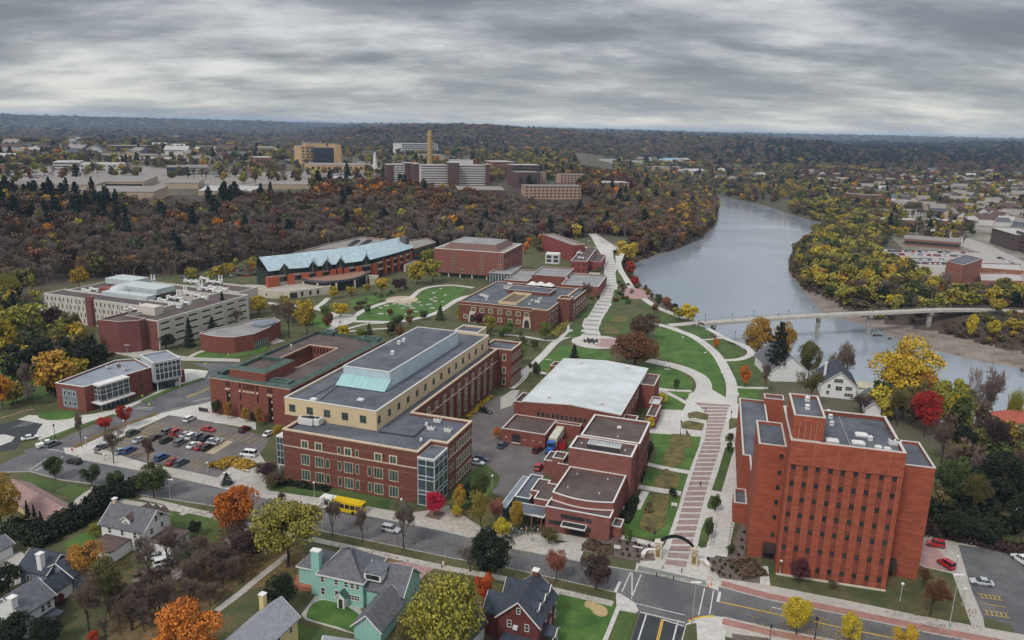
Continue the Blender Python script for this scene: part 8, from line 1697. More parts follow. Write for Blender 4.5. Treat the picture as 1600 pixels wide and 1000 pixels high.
for k,x,y,kd,c,dg,lb in[('U5',158,540,'suv','black',162,'black suv driving on the street below the small car park'),('U5',10,420,'suv','grey',70,'grey suv waiting at the junction left of the small car park'),('R2',702,425,'suv','silver',-19,'silver suv with dark roof driving on the street past the bare trees'),('R5',245,982,'pickup','white',45,'white pickup truck on the diagonal street'),('R5',157,947,'sedan','white',40,'white car turning out of the left car park'),('R6',1197,810,'suv','black',-25,'black suv parked in the service drive beside the science hall'),('U4',105,316,'suv','bluegrey',65,'blue grey suv before the loading door'),('U4',335,347,'suv','maroon',60,'dark red suv parked below the loading wing'),('U4',342,462,'jeep','red',70,'red off road car beside the low theatre block'),('U4',440,350,'sedan','red',60,'red car squeezed beside the theatre side block'),('R2',1170,55,'sedan','bluegrey',-15,'blue grey car parked beside the science hall east end'),('R2',1150,76,'sedan','white',-20,'white car parked beside the science hall east end'),('V2',280,322,'jeep','red',160,'red off road car with dark roof parked on the brick drive behind the tower'),('V2',357,465,'jeep','red',110,'red off road car at the lawn edge right of the tower'),('V2',608,590,'sedan','silver',165,'silver car parked alone in the right hand car park'),('V2',900,440,'pickup','white',100,'white pickup truck at the right edge of the right hand car park'),('R1',858,597,'suv','white',30,'white suv parked beside the white house'),('R1',815,565,'sedan','white',25,'white car parked under the forked bare tree')]:car(k,(x,y),kd,c,dg,lb)
fm=[]
for c in('white','silver','black','grey','red','blue'):
 b=MB();loft(b,[(-2.3,.2,.6,.9,.8,.9,.8),(0,.2,.6,1.0,.9,.95,.85),(2.3,.3,.5,.7,.75,.8,.7)]);loft(b,[(-1.6,.9,1.0,1.05,.85,.85,.8),(-.9,.9,1.2,1.5,.85,.8,.68),(.3,.9,1.2,1.5,.85,.8,.68),(1.1,.85,.9,.95,.82,.82,.8)],1);o=b.build('parked_car',[paint(c),M_cg]);fm.append(o.data);bpy.data.objects.remove(o)
cr=random.Random(9)
def row(k,a,b,n,deg,lb,gp,fill=.8,zf=None):
 a,b=rg(k,[a,b])
 for i in range(n):
  if cr.random()>fill:continue
  t=(i+.5)/n;px_,py_=a[0]+(b[0]-a[0])*t,a[1]+(b[1]-a[1])*t
  X,Y,Z=(*P(px_,py_,zf),zf)if zf is not None else T(px_,py_)
  o=bpy.data.objects.new('parked_car',cr.choice(fm));COL.objects.link(o);o.location=(X,Y,Z+.05);o.rotation_euler=(0,0,R(deg+cr.choice((0,180))));tag(o,lb,'car',gp)
G1='cars in the car park across the river'
for a,b,n in(((750,892),(1290,905),26),((750,912),(1240,925),24),((720,942),(1190,950),26),((715,962),(1110,972),24)):row('T4',a,b,n,95,'car parked in the big car park across the river',G1,.7,.16)
row('T4',(1375,905),(1560,985),9,20,'car parked beside the apartment blocks across the river','cars by the apartment blocks',.8,.16)
row('T4',(700,745),(930,765),14,90,'car parked before the brown shop row across the river','cars by the shop rows',.8,0);row('T4',(640,612),(760,612),9,90,'car parked behind the teal fronted row','cars behind the teal row',.8,0)
row('U3',(1135,72),(1250,62),7,70,'dark car parked behind the white concrete block','cars behind the concrete block',1,0);row('R5',(1205,105),(1333,100),8,60,'car parked in the rear lot left of the student centre','cars in the rear lot',1,0);row('R5',(1205,82),(1333,72),8,60,'car in the upper row of the rear lot','cars in the upper row of the rear lot',1,0);row('R5',(205,245),(240,290),3,70,'car parked left of the white concrete block','cars left of the concrete block',1,0)
for j in range(7):row('T2',(470+j*25,398+j*9),(800,398+j*10),22,60,'tiny car parked in front of the hospital blocks','cars in the hospital car park',.6)
for j in range(4):row('T1',(0,405+j*10),(330,400+j*12),20,60,'tiny car parked by the far shopping mall','cars by the shopping mall',.6)
for j in range(2):row('T1',(1330,415+j*12),(1590,420+j*12),16,60,'tiny car parked beside the banded office block','cars by the banded office',.6)
bx,by=P(*rg('V3',[(565,800)])[0],1.0);r=thing('city_bus',(bx,by,.09),'yellow city bus with white roof front driving past the science hall','bus',rz=R(-18.5)+math.pi)
M_by=paint('yellow');b=MB();b.prism([(-6,-1.27),(2.2,-1.27),(2.2,1.27),(-6,1.27)],.3,3.0);b.build('body',M_by,r,local=True);b=MB();b.prism([(2.2,-1.27),(5.8,-1.27),(6,-1.1),(6,1.1),(5.8,1.27),(2.2,1.27)],.3,3.0);b.build('front_body',paint('white'),r,local=True)
b=MB();b.box(-1.5,0,3.0,7.5,1.9,.28,0,0,.93);b.build('roof_pod',M_by,r,local=True);b=MB();b.box(4,0,3.0,2.2,1.7,.25,0,0,.93);b.build('roof_pod',paint('white'),r,local=True)
for s in(-1,1):
 for i in range(7):b=MB();b.box(-5+i*1.5,s*1.28,1.35,1.25,.04,1.1);b.build('side_window',M_cg,r,local=True)
 for x in(-3.6,3.6):b=MB();b.tube((x,s*1.0,.5),(x,s*1.3,.5),.5,n=14);b.build('wheel',M_tyre,r,local=True)
 b=MB();b.box(5.98,s*.95,.7,.08,.3,.2);b.build('headlight',M_lamp,r,local=True)
b=MB();b.box(6.0,0,1.2,.06,2.1,1.5);b.build('windscreen',M_cg,r,local=True);b=MB();b.box(-6.0,0,1.7,.06,2.0,.9);b.build('rear_window',M_cg,r,local=True)
a,c=PP('U4',[(470,235),(415,320)],2.6);an_=math.atan2(c[1]-a[1],c[0]-a[0]);r=thing('lorry',(*((a[0]+c[0])/2,(a[1]+c[1])/2),.09),'lorry with long pale trailer and blue cab at the loading bay','lorry',rz=an_)
b=MB();b.box(-3,0,1.1,11,2.5,2.7);b.build('trailer',mat('trailer_cream',(.62,.60,.50),.5),r,local=True);b=MB();b.box(4.2,0,.9,2.0,2.4,2.6,0,0,.93);b.box(6.0,0,.7,1.7,2.0,1.4,0,0,.9);cb_=b.build('cab',mat('cab_blue',(.03,.13,.42),.35),r,local=True);b=MB();b.box(5.22,0,2.2,.06,2.0,.9);b.build('windscreen',M_cg,cb_,local=True)
for x in(-7,-5.8,3.6,6.0):
 for s in(-1,1):b=MB();b.tube((x,s*.9,.5),(x,s*1.25,.5),.5,n=12);b.build('wheel',M_tyre,r,local=True)
x,y=P(*rg('U4',[(495,312)])[0],1);r=thing('skip_container',(x,y,.09),'red waste container beside the lorry','container',rz=an_);b=MB();b.box(0,0,.1,3.2,2.2,2.0,0,0,1.05);b.build('bin',paint('red'),r,local=True);b=MB();b.box(0,0,2.1,3.4,2.4,.15);b.build('lid',paint('maroon'),r,local=True)
# lamps, poles, signs
M_pole=mat('pole_grey',(.42,.42,.40),.5);M_poleb=mat('pole_black',(.015,.015,.017),.5);M_globe=mat('lamp_globe',(.75,.75,.72),.4);M_wood=mat('pole_wood',(.16,.12,.09),.9)
def lamp(k,bx,by,ty,style,label,group=None,z=.15):
 x,y=P(*rg(k,[(bx,by)])[0],z);h=zat(x,y,rg(k,[(bx,ty)])[0][1],z,40)-z;r=thing({'globe':'lamp_post','black':'street_lamp','tall':'light_pole','util':'utility_pole'}[style],(x,y,z),label,'pole' if style=='util' else 'lamp',group)
 m=M_poleb if style=='black' else M_wood if style=='util' else M_pole;b=MB();b.tube((0,0,0),(0,0,h-.3),.09 if style!='util' else.16,.06 if style!='util' else.11,n=8);b.tube((0,0,0),(0,0,.5),.16,.14,n=8);b.build('pole',m,r,local=True)
 b=MB()
 if style=='globe':b.lathe([(.08,h-.35),(.26,h-.2),(.34,h),(.3,h+.2),(.12,h+.32)],10);b.build('lamp_globe',M_globe,r,local=True)
 elif style=='black':b.lathe([(.1,h-.6),(.26,h-.2),(.28,h),(.05,h+.3)],8);b.build('lantern',M_poleb,r,local=True)
 elif style=='tall':b.box(.5,0,h-.3,1.2,.4,.16);b.box(-.5,0,h-.3,.9,.4,.16);b.build('lamp_head',M_globe,r,local=True)
 else:
  b.box(0,0,h-.9,2.2,.14,.14,.4);b.build('crossarm',M_wood,r,local=True);b=MB();b.tube((.25,0,h-2.4),(.25,0,h-1.5),.22,n=8);b.build('transformer',M_globe,r,local=True)
 return r
for a in[('R2',305,255,180,'globe','white globe lamp post on the lawn left of the bus'),('R2',758,345,268,'globe','white globe lamp post right of the bus'),('R2',1230,215,145,'globe','white globe lamp post beside the service yard kerb'),('R4',62,650,588,'globe','white globe lamp post at the left foot of the tower'),('R4',688,795,708,'globe','white globe lamp post beside the tower entrance path'),('R4',1010,820,735,'globe','white globe lamp post on the drive edge right of the tower'),('R4',975,650,566,'globe','white globe lamp post beside the right car park'),('U5',245,425,375,'globe','lamp post on the verge at the junction'),('U5',508,310,255,'globe','lamp post on the verge under the red tree'),('U5',372,528,490,'globe','lamp post beside the dark grey parked car'),('U5',1088,610,548,'globe','lamp post at the car park exit'),('R4',243,995,885,'black','black street lamp right of the leftmost yellow tree'),('R4',8,1010,925,'black','black street lamp left of the leftmost yellow tree'),('R7',1140,858,810,'black','black lamp beside the striped mall'),('R7',877,928,860,'black','black lamp beside the entrance plaza beds'),('R7',1160,440,395,'black','black lamp on the river bank path'),('R7',1005,345,308,'black','lamp at the near end of the footbridge'),('R7',1147,338,303,'black','lamp on the footbridge, second from the near end'),('R7',1257,320,285,'black','lamp on the footbridge, third from the near end'),('R8',105,315,283,'black','lamp on the footbridge before the middle pier'),('R8',232,305,265,'black','lamp on the footbridge above the middle pier'),('R8',405,300,275,'black','lamp on the footbridge between the piers'),('R8',545,295,272,'black','lamp on the footbridge above the right pier'),('R3',740,485,435,'black','black lamp beside the left gateway pillar'),('U3',695,660,592,'tall','street light before the brick end wall'),('R5',287,945,880,'black','dark lamp on the white paving at the left'),('U1',1395,250,180,'tall','tall light pole at the top of the upper mall'),('U5',735,345,238,'tall','tall light pole between the car park rows, left of two'),('U5',1162,370,262,'tall','tall light pole between the car park rows, right of two'),('R4',938,962,655,'tall','very tall thin street light below the russet tree'),('R2',320,440,288,'tall','street light at the near kerb left of the bus'),('R1',888,262,160,'tall','street light at the near kerb behind the white house'),('R1',172,462,352,'util','wooden utility pole beside the arborvitae'),('R2',735,945,845,'util','brown pole beside the mint house garage'),('R2',968,620,560,'util','short brown pole at the mint house drive')]:lamp(*a)
def sign(k,bx,by,ty,label,w_=.75,col_=None,shape='oct',z=.15):
 x,y=P(*rg(k,[(bx,by)])[0],z);h=zat(x,y,rg(k,[(bx,ty)])[0][1],z,30)-z;r=thing('street_sign',(x,y,z),label,'sign');b=MB();b.tube((0,0,0),(0,0,h),.05,n=6);b.build('post',M_pole,r,local=True);b=MB();n=8 if shape=='oct' else 4
 b.add([(w_/2*math.cos(math.pi/n+2*math.pi*i/n),yy,h-w_/2+w_/2*math.sin(math.pi/n+2*math.pi*i/n))for yy in(-.09,-.06)for i in range(n)],[tuple(range(n)),tuple(range(n,2*n))[::-1]]+[(i,(i+1)%n,n+(i+1)%n,n+i)for i in range(n)]);b.build('sign_plate',col_ or paint('red'),r,local=True);return r
lp=lamp('R3',938,915,695,'tall','dark traffic pole at the street corner with a red stop sign',z=.18)
r=sign('R3',933,915,878,'small red stop sign at the street corner');t_=bpy.data.curves.new('stop_lettering','FONT');t_.body='STOP';t_.size=.26;t_.align_x='CENTER';t_.extrude=.005;o=bpy.data.objects.new('lettering',t_);COL.objects.link(o);bpy.context.view_layer.update();tm_=bpy.data.meshes.new_from_object(o.evaluated_get(bpy.context.evaluated_depsgraph_get()));bpy.data.objects.remove(o);o=bpy.data.objects.new('lettering',tm_);COL.objects.link(o);o.parent=r;sp_=[c for c in r.children if c.name.startswith('sign_plate')][0];o.location=(0,-.1,max(v.co.z for v in sp_.data.vertices)-.46);o.rotation_euler=(R(90),0,0);tm_.materials.clear();tm_.materials.append(M_frame)
lime=mat('sign_lime',(.50,.65,.03),.5)
for k,x,y,ty,lb in[('U5',635,110,72,'lime crossing sign on the far side of the diagonal street'),('U5',683,165,132,'lime crossing sign on the near side of the diagonal street'),('U6',285,290,262,'lime crossing sign before the curved hall'),('U6',108,365,330,'lime crossing sign beside the side street')]:sign(k,x,y,ty,lb,.9,lime,'sq')
sign('U5',148,470,445,'small red stop sign at the west junction',.8)
x,y=P(*rg('U5',[(1057,195)])[0],.2);r=thing('monument_sign',(x,y,.15),'low dark sign board before the courtyard hall','sign',rz=R(-18.8));b=MB();b.box(0,0,.2,3.6,.3,1.3);b.build('board',M_darkm,r,local=True);b=MB();b.box(0,0,0,4,.5,.25);b.build('plinth',C_limestone,r,local=True)
for k,x,y,lb in(('R3',548,522,'small white sign panel in the bed before the theatre'),('R3',845,300,'blue and white sign panel beside the mall')):
 X,Y=P(*rg(k,[(x,y)])[0],1);r=thing('information_sign',(X,Y,.2),lb,'sign',rz=R(-18.8));b=MB();b.box(0,0,.7,1.5,.08,.9);b.build('panel',M_frame if 'white sign' in lb else mat('sign_blue',(.04,.12,.3),.5),r,local=True)
 for s in(-.6,.6):b=MB();b.box(s,0,0,.08,.08,.7);b.build('leg',M_pole,r,local=True)
for i,(x,y)in enumerate([(1037,712),(1020,725),(945,705),(883,648),(785,628),(752,668),(840,685),(662,600)]):
 X,Y=P(*rg('R3',[(x,y)])[0],.2);orange_=i<3;r=thing('traffic_cone' if orange_ else 'bollard',(X,Y,.18),'orange traffic marker on the corner by the gateway' if orange_ else 'short dark bollard at the mall end','cone' if orange_ else 'bollard','orange markers at the corner' if orange_ else 'bollards at the mall end');b=MB()
 b.lathe([(.22,0),(.22,.05),(.12,.1),(.04,.95)]if orange_ else[(.1,0),(.1,.9),(.06,1.0)],10);b.build('marker_body',mat('cone_orange',(.65,.13,.03),.6)if orange_ else M_poleb,r,local=True)
(gx0,gy0),(gx1,gy1)=P(*rg('R3',[(760,575)])[0]),P(*rg('R3',[(946,612)])[0]);gw=thing('gateway_arch',((gx0+gx1)/2,(gy0+gy1)/2,.16),'curved dark gateway arch on two stone pillars at the foot of the striped mall','arch');ga=math.atan2(gy1-gy0,gx1-gx0)
for i,(x,y)in enumerate(((gx0,gy0),(gx1,gy1))):
 b=MB();b.box(x,y,.16,1.7,1.3,4.0,ga,0,.88);pl_=b.build('stone_pillar',C_limestone,gw);b=MB();b.box(x,y,4.16,2.0,1.6,.3,ga);b.box(x,y,4.46,.9,.9,.5,ga,0,.6);b.build('pillar_cap',C_limestone,pl_)
 nx,ny=math.sin(ga),-math.cos(ga);b=MB();b.tube((x+nx*.6,y+ny*.6,3.1),(x+nx*.74,y+ny*.74,3.1),.55,n=18);b.build('round_emblem',mat('bronze',(.25,.17,.06),.5),pl_);b=MB();b.tube((x+nx*.74,y+ny*.74,3.1),(x+nx*.77,y+ny*.77,3.1),.36,n=18);b.build('emblem_centre',C_limestone,pl_)
 b=MB();b.box(x+nx*.72,y+ny*.72,.8,.9,.06,1.6,ga);b.build('plaque',mat('bronze',(.25,.17,.06),.5),pl_)
b=MB();n=22
for i in range(n):
 t0,t1=i/n,(i+1)/n;f=lambda t:(gx0+(gx1-gx0)*t,gy0+(gy1-gy0)*t,3.9+2.1*(1-(2*t-1)**2));p,q=f(t0),f(t1);b.tube(p,q,.09,n=5);b.tube((p[0],p[1],p[2]+.75),(q[0],q[1],q[2]+.75),.09,n=5);b.quad(p,q,(q[0],q[1],q[2]+.75),(p[0],p[1],p[2]+.75))
b.build('arch_band',M_poleb,gw)
for k,p0,p1,p2,lb in(('R3',(680,575),(700,550),(745,550),'curved limestone seat wall left of the gateway'),('R3',(960,600),(1000,605),(1020,630),'curved limestone seat wall right of the gateway')):
 w_=smooth(PP(k,[p0,p1,p2]),4);c=w_[len(w_)//2];r=thing('seat_wall',(*c,.16),lb,'seat wall');a=offset_line(w_,.35);b_=offset_line(w_,-.35);b=MB();b.prism(b_+a[::-1],.1,1.0);b.build('wall',C_limestone,r);b=MB();b.prism(offset_line(w_,-.45)+offset_line(w_,.45)[::-1],1.0,1.12);b.build('cap',C_copew,r)
def bench(k,x,y,deg,lb,gp=None,l=1.8):
 X,Y=P(*rg(k,[(x,y)])[0],.4);r=thing('bench',(X,Y,.17),lb,'bench',gp,R(deg));b=MB();b.box(0,0,.4,l,.5,.08);b.build('seat',C_copew,r,local=True)
 for s in(-.7,.7):b=MB();b.box(s*l/1.8,0,0,.15,.45,.4);b.build('leg',M_pole,r,local=True)
for k,x,y,d_,lb in[('R1',1180,135,-20,'picnic bench beside the tiny spruce'),('R1',1280,118,-20,'picnic bench on the plaza near the science hall'),('R3',655,520,-19,'pale bench in the gateway bed'),('R7',192,543,-10,'pale bench on the lawn behind the sports hall'),('R7',890,425,60,'bench on the curved path above the big lawn'),('R7',1008,505,50,'bench halfway along the curved path'),('R7',1092,607,80,'bench near the foot of the curved path'),('R7',808,592,-15,'bench beside the lower curved path'),('R7',1178,722,80,'bench at the lawn beside the mall top'),('R7',955,850,-15,'long bench between the planted beds'),('R7',1266,523,-10,'bench outside the loop path')]:bench(k,x,y,d_,lb,l=2.4)
for k,a_,b_,n,lb,gp in(('R3',(1060,400),(1040,510),8,'bike rack hoop on the pale paving beside the mall','bike hoops left row'),('R3',(1150,400),(1135,500),7,'bike rack hoop near the tower foot','bike hoops right row'),('V2',(255,258),(570,308),11,'dark bike rack post behind the red off road car','bike racks behind the tower')):
 for i in range(n):
  t=i/(n-1);X,Y=P(*rg(k,[(a_[0]+(b_[0]-a_[0])*t,a_[1]+(b_[1]-a_[1])*t)])[0]);r=thing('bike_rack',(X,Y,.16),lb,'bike rack',gp);b=MB();pts_=[(-.35,0,0),(-.35,0,.7),(-.15,0,.9),(.15,0,.9),(.35,0,.7),(.35,0,0)]
  for p,q in zip(pts_[:-1],pts_[1:]):b.tube(p,q,.04,n=5)
  b.build('hoop',M_poleb,r,local=True)
X,Y=P(*rg('R7',[(410,447)])[0],.2);r=thing('fountain_sculpture',(X,Y,.19),'ring of dark boulders and jets in the round plaza','fountain');b=MB();b.lathe([(4.6,0),(4.6,.25),(4.2,.25),(4.2,.1)],24);b.build('basin',C_limestone,r,local=True)
fr_=random.Random(2)
for i in range(16):a=i*.393;b=MB();b.lathe([(.55,0),(.6,.3),(.4,.7+fr_.random()*.4),(.1,.95)],6,0,(3*math.cos(a)*(.5+.5*(i%2)),3*math.sin(a)*(.5+.5*(i%2)),.1));b.build('boulder',mat('boulder_dark',(.06,.06,.07),.9),r,local=True)
X,Y=P(*rg('W3',[(640,890)])[0],8);r=thing('flagpole',(X,Y,6.8),'flagpole with red, white and blue flag above the tudor hall roof','flagpole');b=MB();b.tube((0,0,0),(0,0,7.5),.08,.05,n=6);b.build('pole',M_pole,r,local=True)
for i in range(7):b=MB();b.quad((-3,-.02,4.9+i*.3),(-.1,0,4.9+i*.3),(-.1,0,5.2+i*.3),(-3,-.02,5.2+i*.3));b.build('flag_stripe',mat('flag_red',(.45,.04,.06),.8)if i%2==0 else M_frame,r,local=True)
b=MB();b.box(-.7,0,5.9,1.2,.06,1.1);b.build('flag_canton',mat('flag_blue',(.04,.05,.2),.8),r,local=True)
# people
def person_mesh(v):
 me=bpy.data.meshes.new('person');st=[.0,.28,-.2,.12][v];sw=[.1,.3,-.25,.05][v]
 V=[(0,0,.95),(0,0,1.2),(0,0,1.42),(0,0,1.52),(0,0,1.62),(0,.01,1.72),(-.1,0,.9),(-.11,st*.5,.5),(-.11,st,.08),(-.11,st-.13,.04),(.1,0,.9),(.11,-st*.5,.5),(.11,-st,.08),(.11,-st-.13,.04),(-.2,0,1.4),(-.25,-sw*.4,1.12),(-.24,-sw-.08,.86),(-.24,-sw-.1,.76),(.2,0,1.4),(.25,sw*.4,1.12),(.24,sw-.08,.86),(.24,sw-.1,.76)]
 E_=[(0,1),(1,2),(2,3),(3,4),(4,5),(0,6),(6,7),(7,8),(8,9),(0,10),(10,11),(11,12),(12,13),(2,14),(14,15),(15,16),(16,17),(2,18),(18,19),(19,20),(20,21)]
 me.from_pydata(V,E_,[]);o=bpy.data.objects.new('person',me);COL.objects.link(o);o.modifiers.new('s','SKIN');rad=[.15,.15,.15,.06,.1,.08,.09,.07,.05,.05,.09,.07,.05,.05,.07,.05,.04,.035,.07,.05,.04,.035]
 for i,r_ in enumerate(rad):me.skin_vertices[0].data[i].radius=(r_,r_*.8);me.skin_vertices[0].data[i].use_root=i==0
 md=o.modifiers.new('b','SUBSURF');md.levels=1;bpy.context.view_layer.update();m2=bpy.data.meshes.new_from_object(o.evaluated_get(bpy.context.evaluated_depsgraph_get()));bpy.data.objects.remove(o);return m2
PMS=[person_mesh(v)for v in range(4)];M_skin=mat('skin',(.45,.28,.2),.6);HAIR=[mat('hair_dark',(.03,.02,.015),.8),mat('hair_fair',(.25,.16,.07),.8)]
CLO=dict(black=(.02,.02,.022),navy=(.03,.04,.09),white=(.6,.6,.58),grey=(.16,.16,.17),maroon=(.14,.02,.03),gold=(.5,.3,.04),blue=(.08,.15,.35),green=(.06,.1,.05));pcs={}
def person(X,Y,z,top,leg,v,deg,lb,gp=None):
 k_=(v,top,leg)
 if k_ not in pcs:
  me=PMS[v].copy();me.materials.clear()
  for m_ in(mat('cloth_'+leg,CLO[leg],.9),mat('cloth_'+top,CLO[top],.9),M_skin,HAIR[v%2],M_poleb):me.materials.append(m_)
  for f in me.polygons:c=f.center;f.material_index=4 if c.z<.1 else 2 if(abs(c.x)>.19 and c.z<.84 and c.z>.7)else 0 if c.z<.93 and abs(c.x)<.2 else 1 if c.z<1.5 else 3 if(c.y>.0 or c.z>1.72)else 2
  pcs[k_]=me
 o=bpy.data.objects.new('person',pcs[k_]);COL.objects.link(o);o.location=(X,Y,z);o.rotation_euler=(0,0,R(deg));return tag(o,lb,'person',gp)
pr=random.Random(6);tops=list(CLO)
for i in range(30):
 u,v=pr.uniform(0,1),pr.uniform(0,1);x_,y_=125+u*215,880+u*-8+v*42*(1-.2*u);X,Y=P(*rg('U4',[(x_,y_)])[0]);tp=pr.choice(tops+['black']*4+['navy']*2);person(X,Y,.17,tp,pr.choice(('black','navy','grey')),pr.randrange(4),pr.uniform(0,360),'person in %s top standing in the crowd before the theatre'%tp,'crowd before the theatre')
for k,x,y,tp,lg,v,d_,lb in[('U4',300,945,'white','black',1,180,'person in white top walking just below the crowd'),('U4',335,832,'white','grey',0,30,'person in white top under the theatre canopy edge'),('R3',980,205,'black','black',1,0,'person in dark clothes walking alone on the striped mall'),('R7',820,592,'blue','black',1,90,'person in blue walking on the lower curved path'),('R7',1008,812,'grey','navy',2,0,'person in grey beside the upper planted bed'),('R7',510,185,'navy','black',1,0,'person in navy walking on the upper mall'),('R7',490,135,'black','navy',2,20,'person in black in the group on the upper mall, left one'),('R7',500,136,'grey','black',1,0,'person in grey in the group on the upper mall, right one'),('R7',468,425,'black','black',0,60,'person in black beside the fountain plaza'),('R8',55,312,'black','navy',1,90,'person in black walking on the footbridge'),('U2',752,785,'black','black',0,0,'person in black at the path junction, left one'),('U2',762,782,'navy','black',2,0,'person in navy at the path junction, right one'),('R7',1218,322,'navy','black',1,90,'person in navy walking on the near part of the footbridge'),('U5',1160,445,'maroon','navy',1,200,'person in maroon walking beside the car park row, left one'),('U5',1182,425,'white','navy',2,200,'person in white walking beside the car park row, right one'),('R7',970,358,'black','grey',0,10,'person in black at the footbridge entrance, left one'),('R7',990,356,'white','navy',0,50,'person in white at the footbridge entrance, right one')]:
 X,Y=P(*rg(k,[(x,y)])[0],.6 if k=='R8' or x==1218 else 0);person(X,Y,.62 if k=='R8' or x==1218 else.19,tp,lg,v,d_,lb)
def bays(k,a,b,n,ln,ang,z,m,nm='bay_lines'):
 a,b=PP(k,[a,b]);line_marks(nm,[((a[0]+(b[0]-a[0])*i/n,a[1]+(b[1]-a[1])*i/n),(a[0]+(b[0]-a[0])*i/n+math.cos(R(ang))*ln,a[1]+(b[1]-a[1])*i/n+math.sin(R(ang))*ln))for i in range(n+1)],.13,z,m)
bays('U5',(745,265),(1480,375),17,-5,72,.07,M_yellow);bays('U5',(640,330),(1190,420),16,5,72,.07,M_yellow);bays('U5',(640,330),(1190,420),16,-5,72,.07,M_yellow);bays('U5',(420,480),(1000,590),18,5,72,.07,M_yellow);bays('U5',(620,335),(330,470),8,5,-18,.07,M_yellow)
sheet('car_park_island',PP('U5',[(1068,480),(1200,395),(1270,400),(1130,490)]),.12,mat('tan_paving',(.42,.34,.24),.9),.1)
line_marks('bay_lines',[seg('V2',(575,672),(745,695)),seg('V2',(590,700),(760,722)),seg('V2',(600,740),(780,770)),seg('V2',(615,788),(790,812)),seg('V2',(625,820),(808,845))]+[seg('V2',(600+i*32,676+i*4.3),(615+i*32,704+i*4.3))for i in range(5)]+[seg('V2',(640+i*34,792+i*4.3),(650+i*34,822+i*4.3))for i in range(5)],.15,.07,M_yellow)
bays('R5',(60,895),(130,862),4,5,30,.07,M_white)
# wood and suburb trees
def proj(X,Y,Z):
 v0,v1,v2=X,Y,Z-CAMH;c=v1*_F[1]+v2*_F[2]+v0*_F[0]
 return 800+FPX*(v0*_R[0]+v1*_R[1]+v2*_R[2])/c,500-FPX*(v0*_U[0]+v1*_U[1]+v2*_U[2])/c
rs=np.random.default_rng(11)
CLS=['bare','barel','orange','rust','amber','yellow','ygreen','olive','green','pine','maroon','brown']
def vnoise(X,Y,s,ph=0):
 return.5+.25*np.sin(X/s+ph+1.7*np.sin(Y/s*.8+ph))+.25*np.sin(Y/s*1.3+2*ph+1.3*np.sin(X/s*1.1))
def pick(w):
 w=np.maximum(w,0)+1e-9;c=np.cumsum(w/w.sum(1)[:,None],1);return(rs.random(len(w))[:,None]>c).sum(1)
def W(n,**k):
 w=np.zeros((n,len(CLS)))
 for a,b in k.items():w[:,CLS.index(a)]=b
 return w
pts=[]
X,Y=scat(-900,420,380,1150,6.4,1)
df=seg_dist(X,Y,FOOT);dw=seg_dist(X,Y,WATER);Z=H(X,Y);px,py=proj(X,Y,Z)
edge_n=14*vnoise(X,Y,25)
bridge_gap=np.abs(px-897)<4
ok=((df>3)|((px>990)&(df>-45)&(dw<-5)))&(df<178+edge_n)&(dw<-5)&(px>-260)&(px<1250)&~(bridge_gap&(py>300)&(py<365))
ok&=~((px>850)&(px<905)&(py>288)&(py<312))
for x,y,r in KEEP:ok&=(X-x)**2+(Y-y)**2>r*r
X,Y,Z,px,py,df=[a[ok]for a in(X,Y,Z,px,py,df)]
t=df/185;nz=vnoise(X,Y,22,1);n2=vnoise(X,Y,9,3)
left=px<450;mid=(px>=450)&(px<880);right=px>=880
up=sst((t-.45)/.3)
w=W(len(X),bare=4.5*(1-up*.85)*(1-.5*right),barel=2.0*(1-up)*(px<500),orange=.07+up*(nz>.55)*1.3*(px>300)+.22*(nz>.75),rust=.22+up*(nz>.35)*2.6*(px>420)+.8*right*(nz>.4),amber=.10+up*.5*(n2>.6)+.8*right*(px>1060),yellow=.06+.6*(px>1080)*(n2>.5),ygreen=.06+.4*(n2>.8),olive=.2+.3*up+.5*right,green=.15+.3*up,pine=.08+5.5*up*left*(nz>.3)+.4*up*mid*(nz<.4),maroon=.05+.4*right*(nz>.75)*up,brown=1.3+.8*up)
c=pick(w);hill=dict(X=X,Y=Y,Z=Z,c=c,px=px,py=py,S=np.where(c==9,rs.uniform(15,22,len(c)),rs.uniform(9,16,len(c))),Wd=rs.uniform(8,16,len(c)))
EB=rg('R8',[(100,60),(150,-60),(330,-120),(480,-60),(560,10),(740,80),(760,130),(900,175),(960,190),(1333,215),(1500,230),(1500,560),(1333,520),(1000,435),(850,392),(560,335),(460,310),(320,262),(210,180)])
X,Y=scat(180,620,250,1100,7.0,2);Z=H(X,Y);px,py=proj(X,Y,Z);dw=seg_dist(X,Y,WATER)
BR_=[P(x,y,0)for x,y in((1080,503),(1360,489),(1490,485),(1700,492))]
def dline(X,Y,L_):
 d=np.full(X.shape,1e9)
 for a,b in zip(L_[:-1],L_[1:]):
  ex,ey=b[0]-a[0],b[1]-a[1];t_=np.clip(((X-a[0])*ex+(Y-a[1])*ey)/(ex*ex+ey*ey),0,1);d=np.minimum(d,np.hypot(X-a[0]-t_*ex,Y-a[1]-t_*ey))
 return d
EB2=rg('T4',[(0,600),(100,580),(190,575),(300,580),(420,600),(520,640),(600,675),(690,670),(700,760),(720,860),(640,930),(560,960),(300,1000),(250,800),(200,700)]);inE=(seg_dist(px,py,EB)>0)|(seg_dist(px,py,EB2)>0);dgr=seg_dist(X,Y,GRAVEL)
ok=inE&(dw<-5)&(dgr<-2)&(dline(X,Y,BR_)>8)
X,Y,Z,px,py=[a[ok]for a in(X,Y,Z,px,py)]
n2=vnoise(X,Y,12,2);low=py>492
w=W(len(X),bare=.5+2.5*low,barel=.3,orange=.03,amber=.4*(n2>.6),yellow=2.6*(n2>.62)+.2,ygreen=2.2,olive=1.8,green=1.0,pine=.1,brown=.3+2*low,rust=.1)
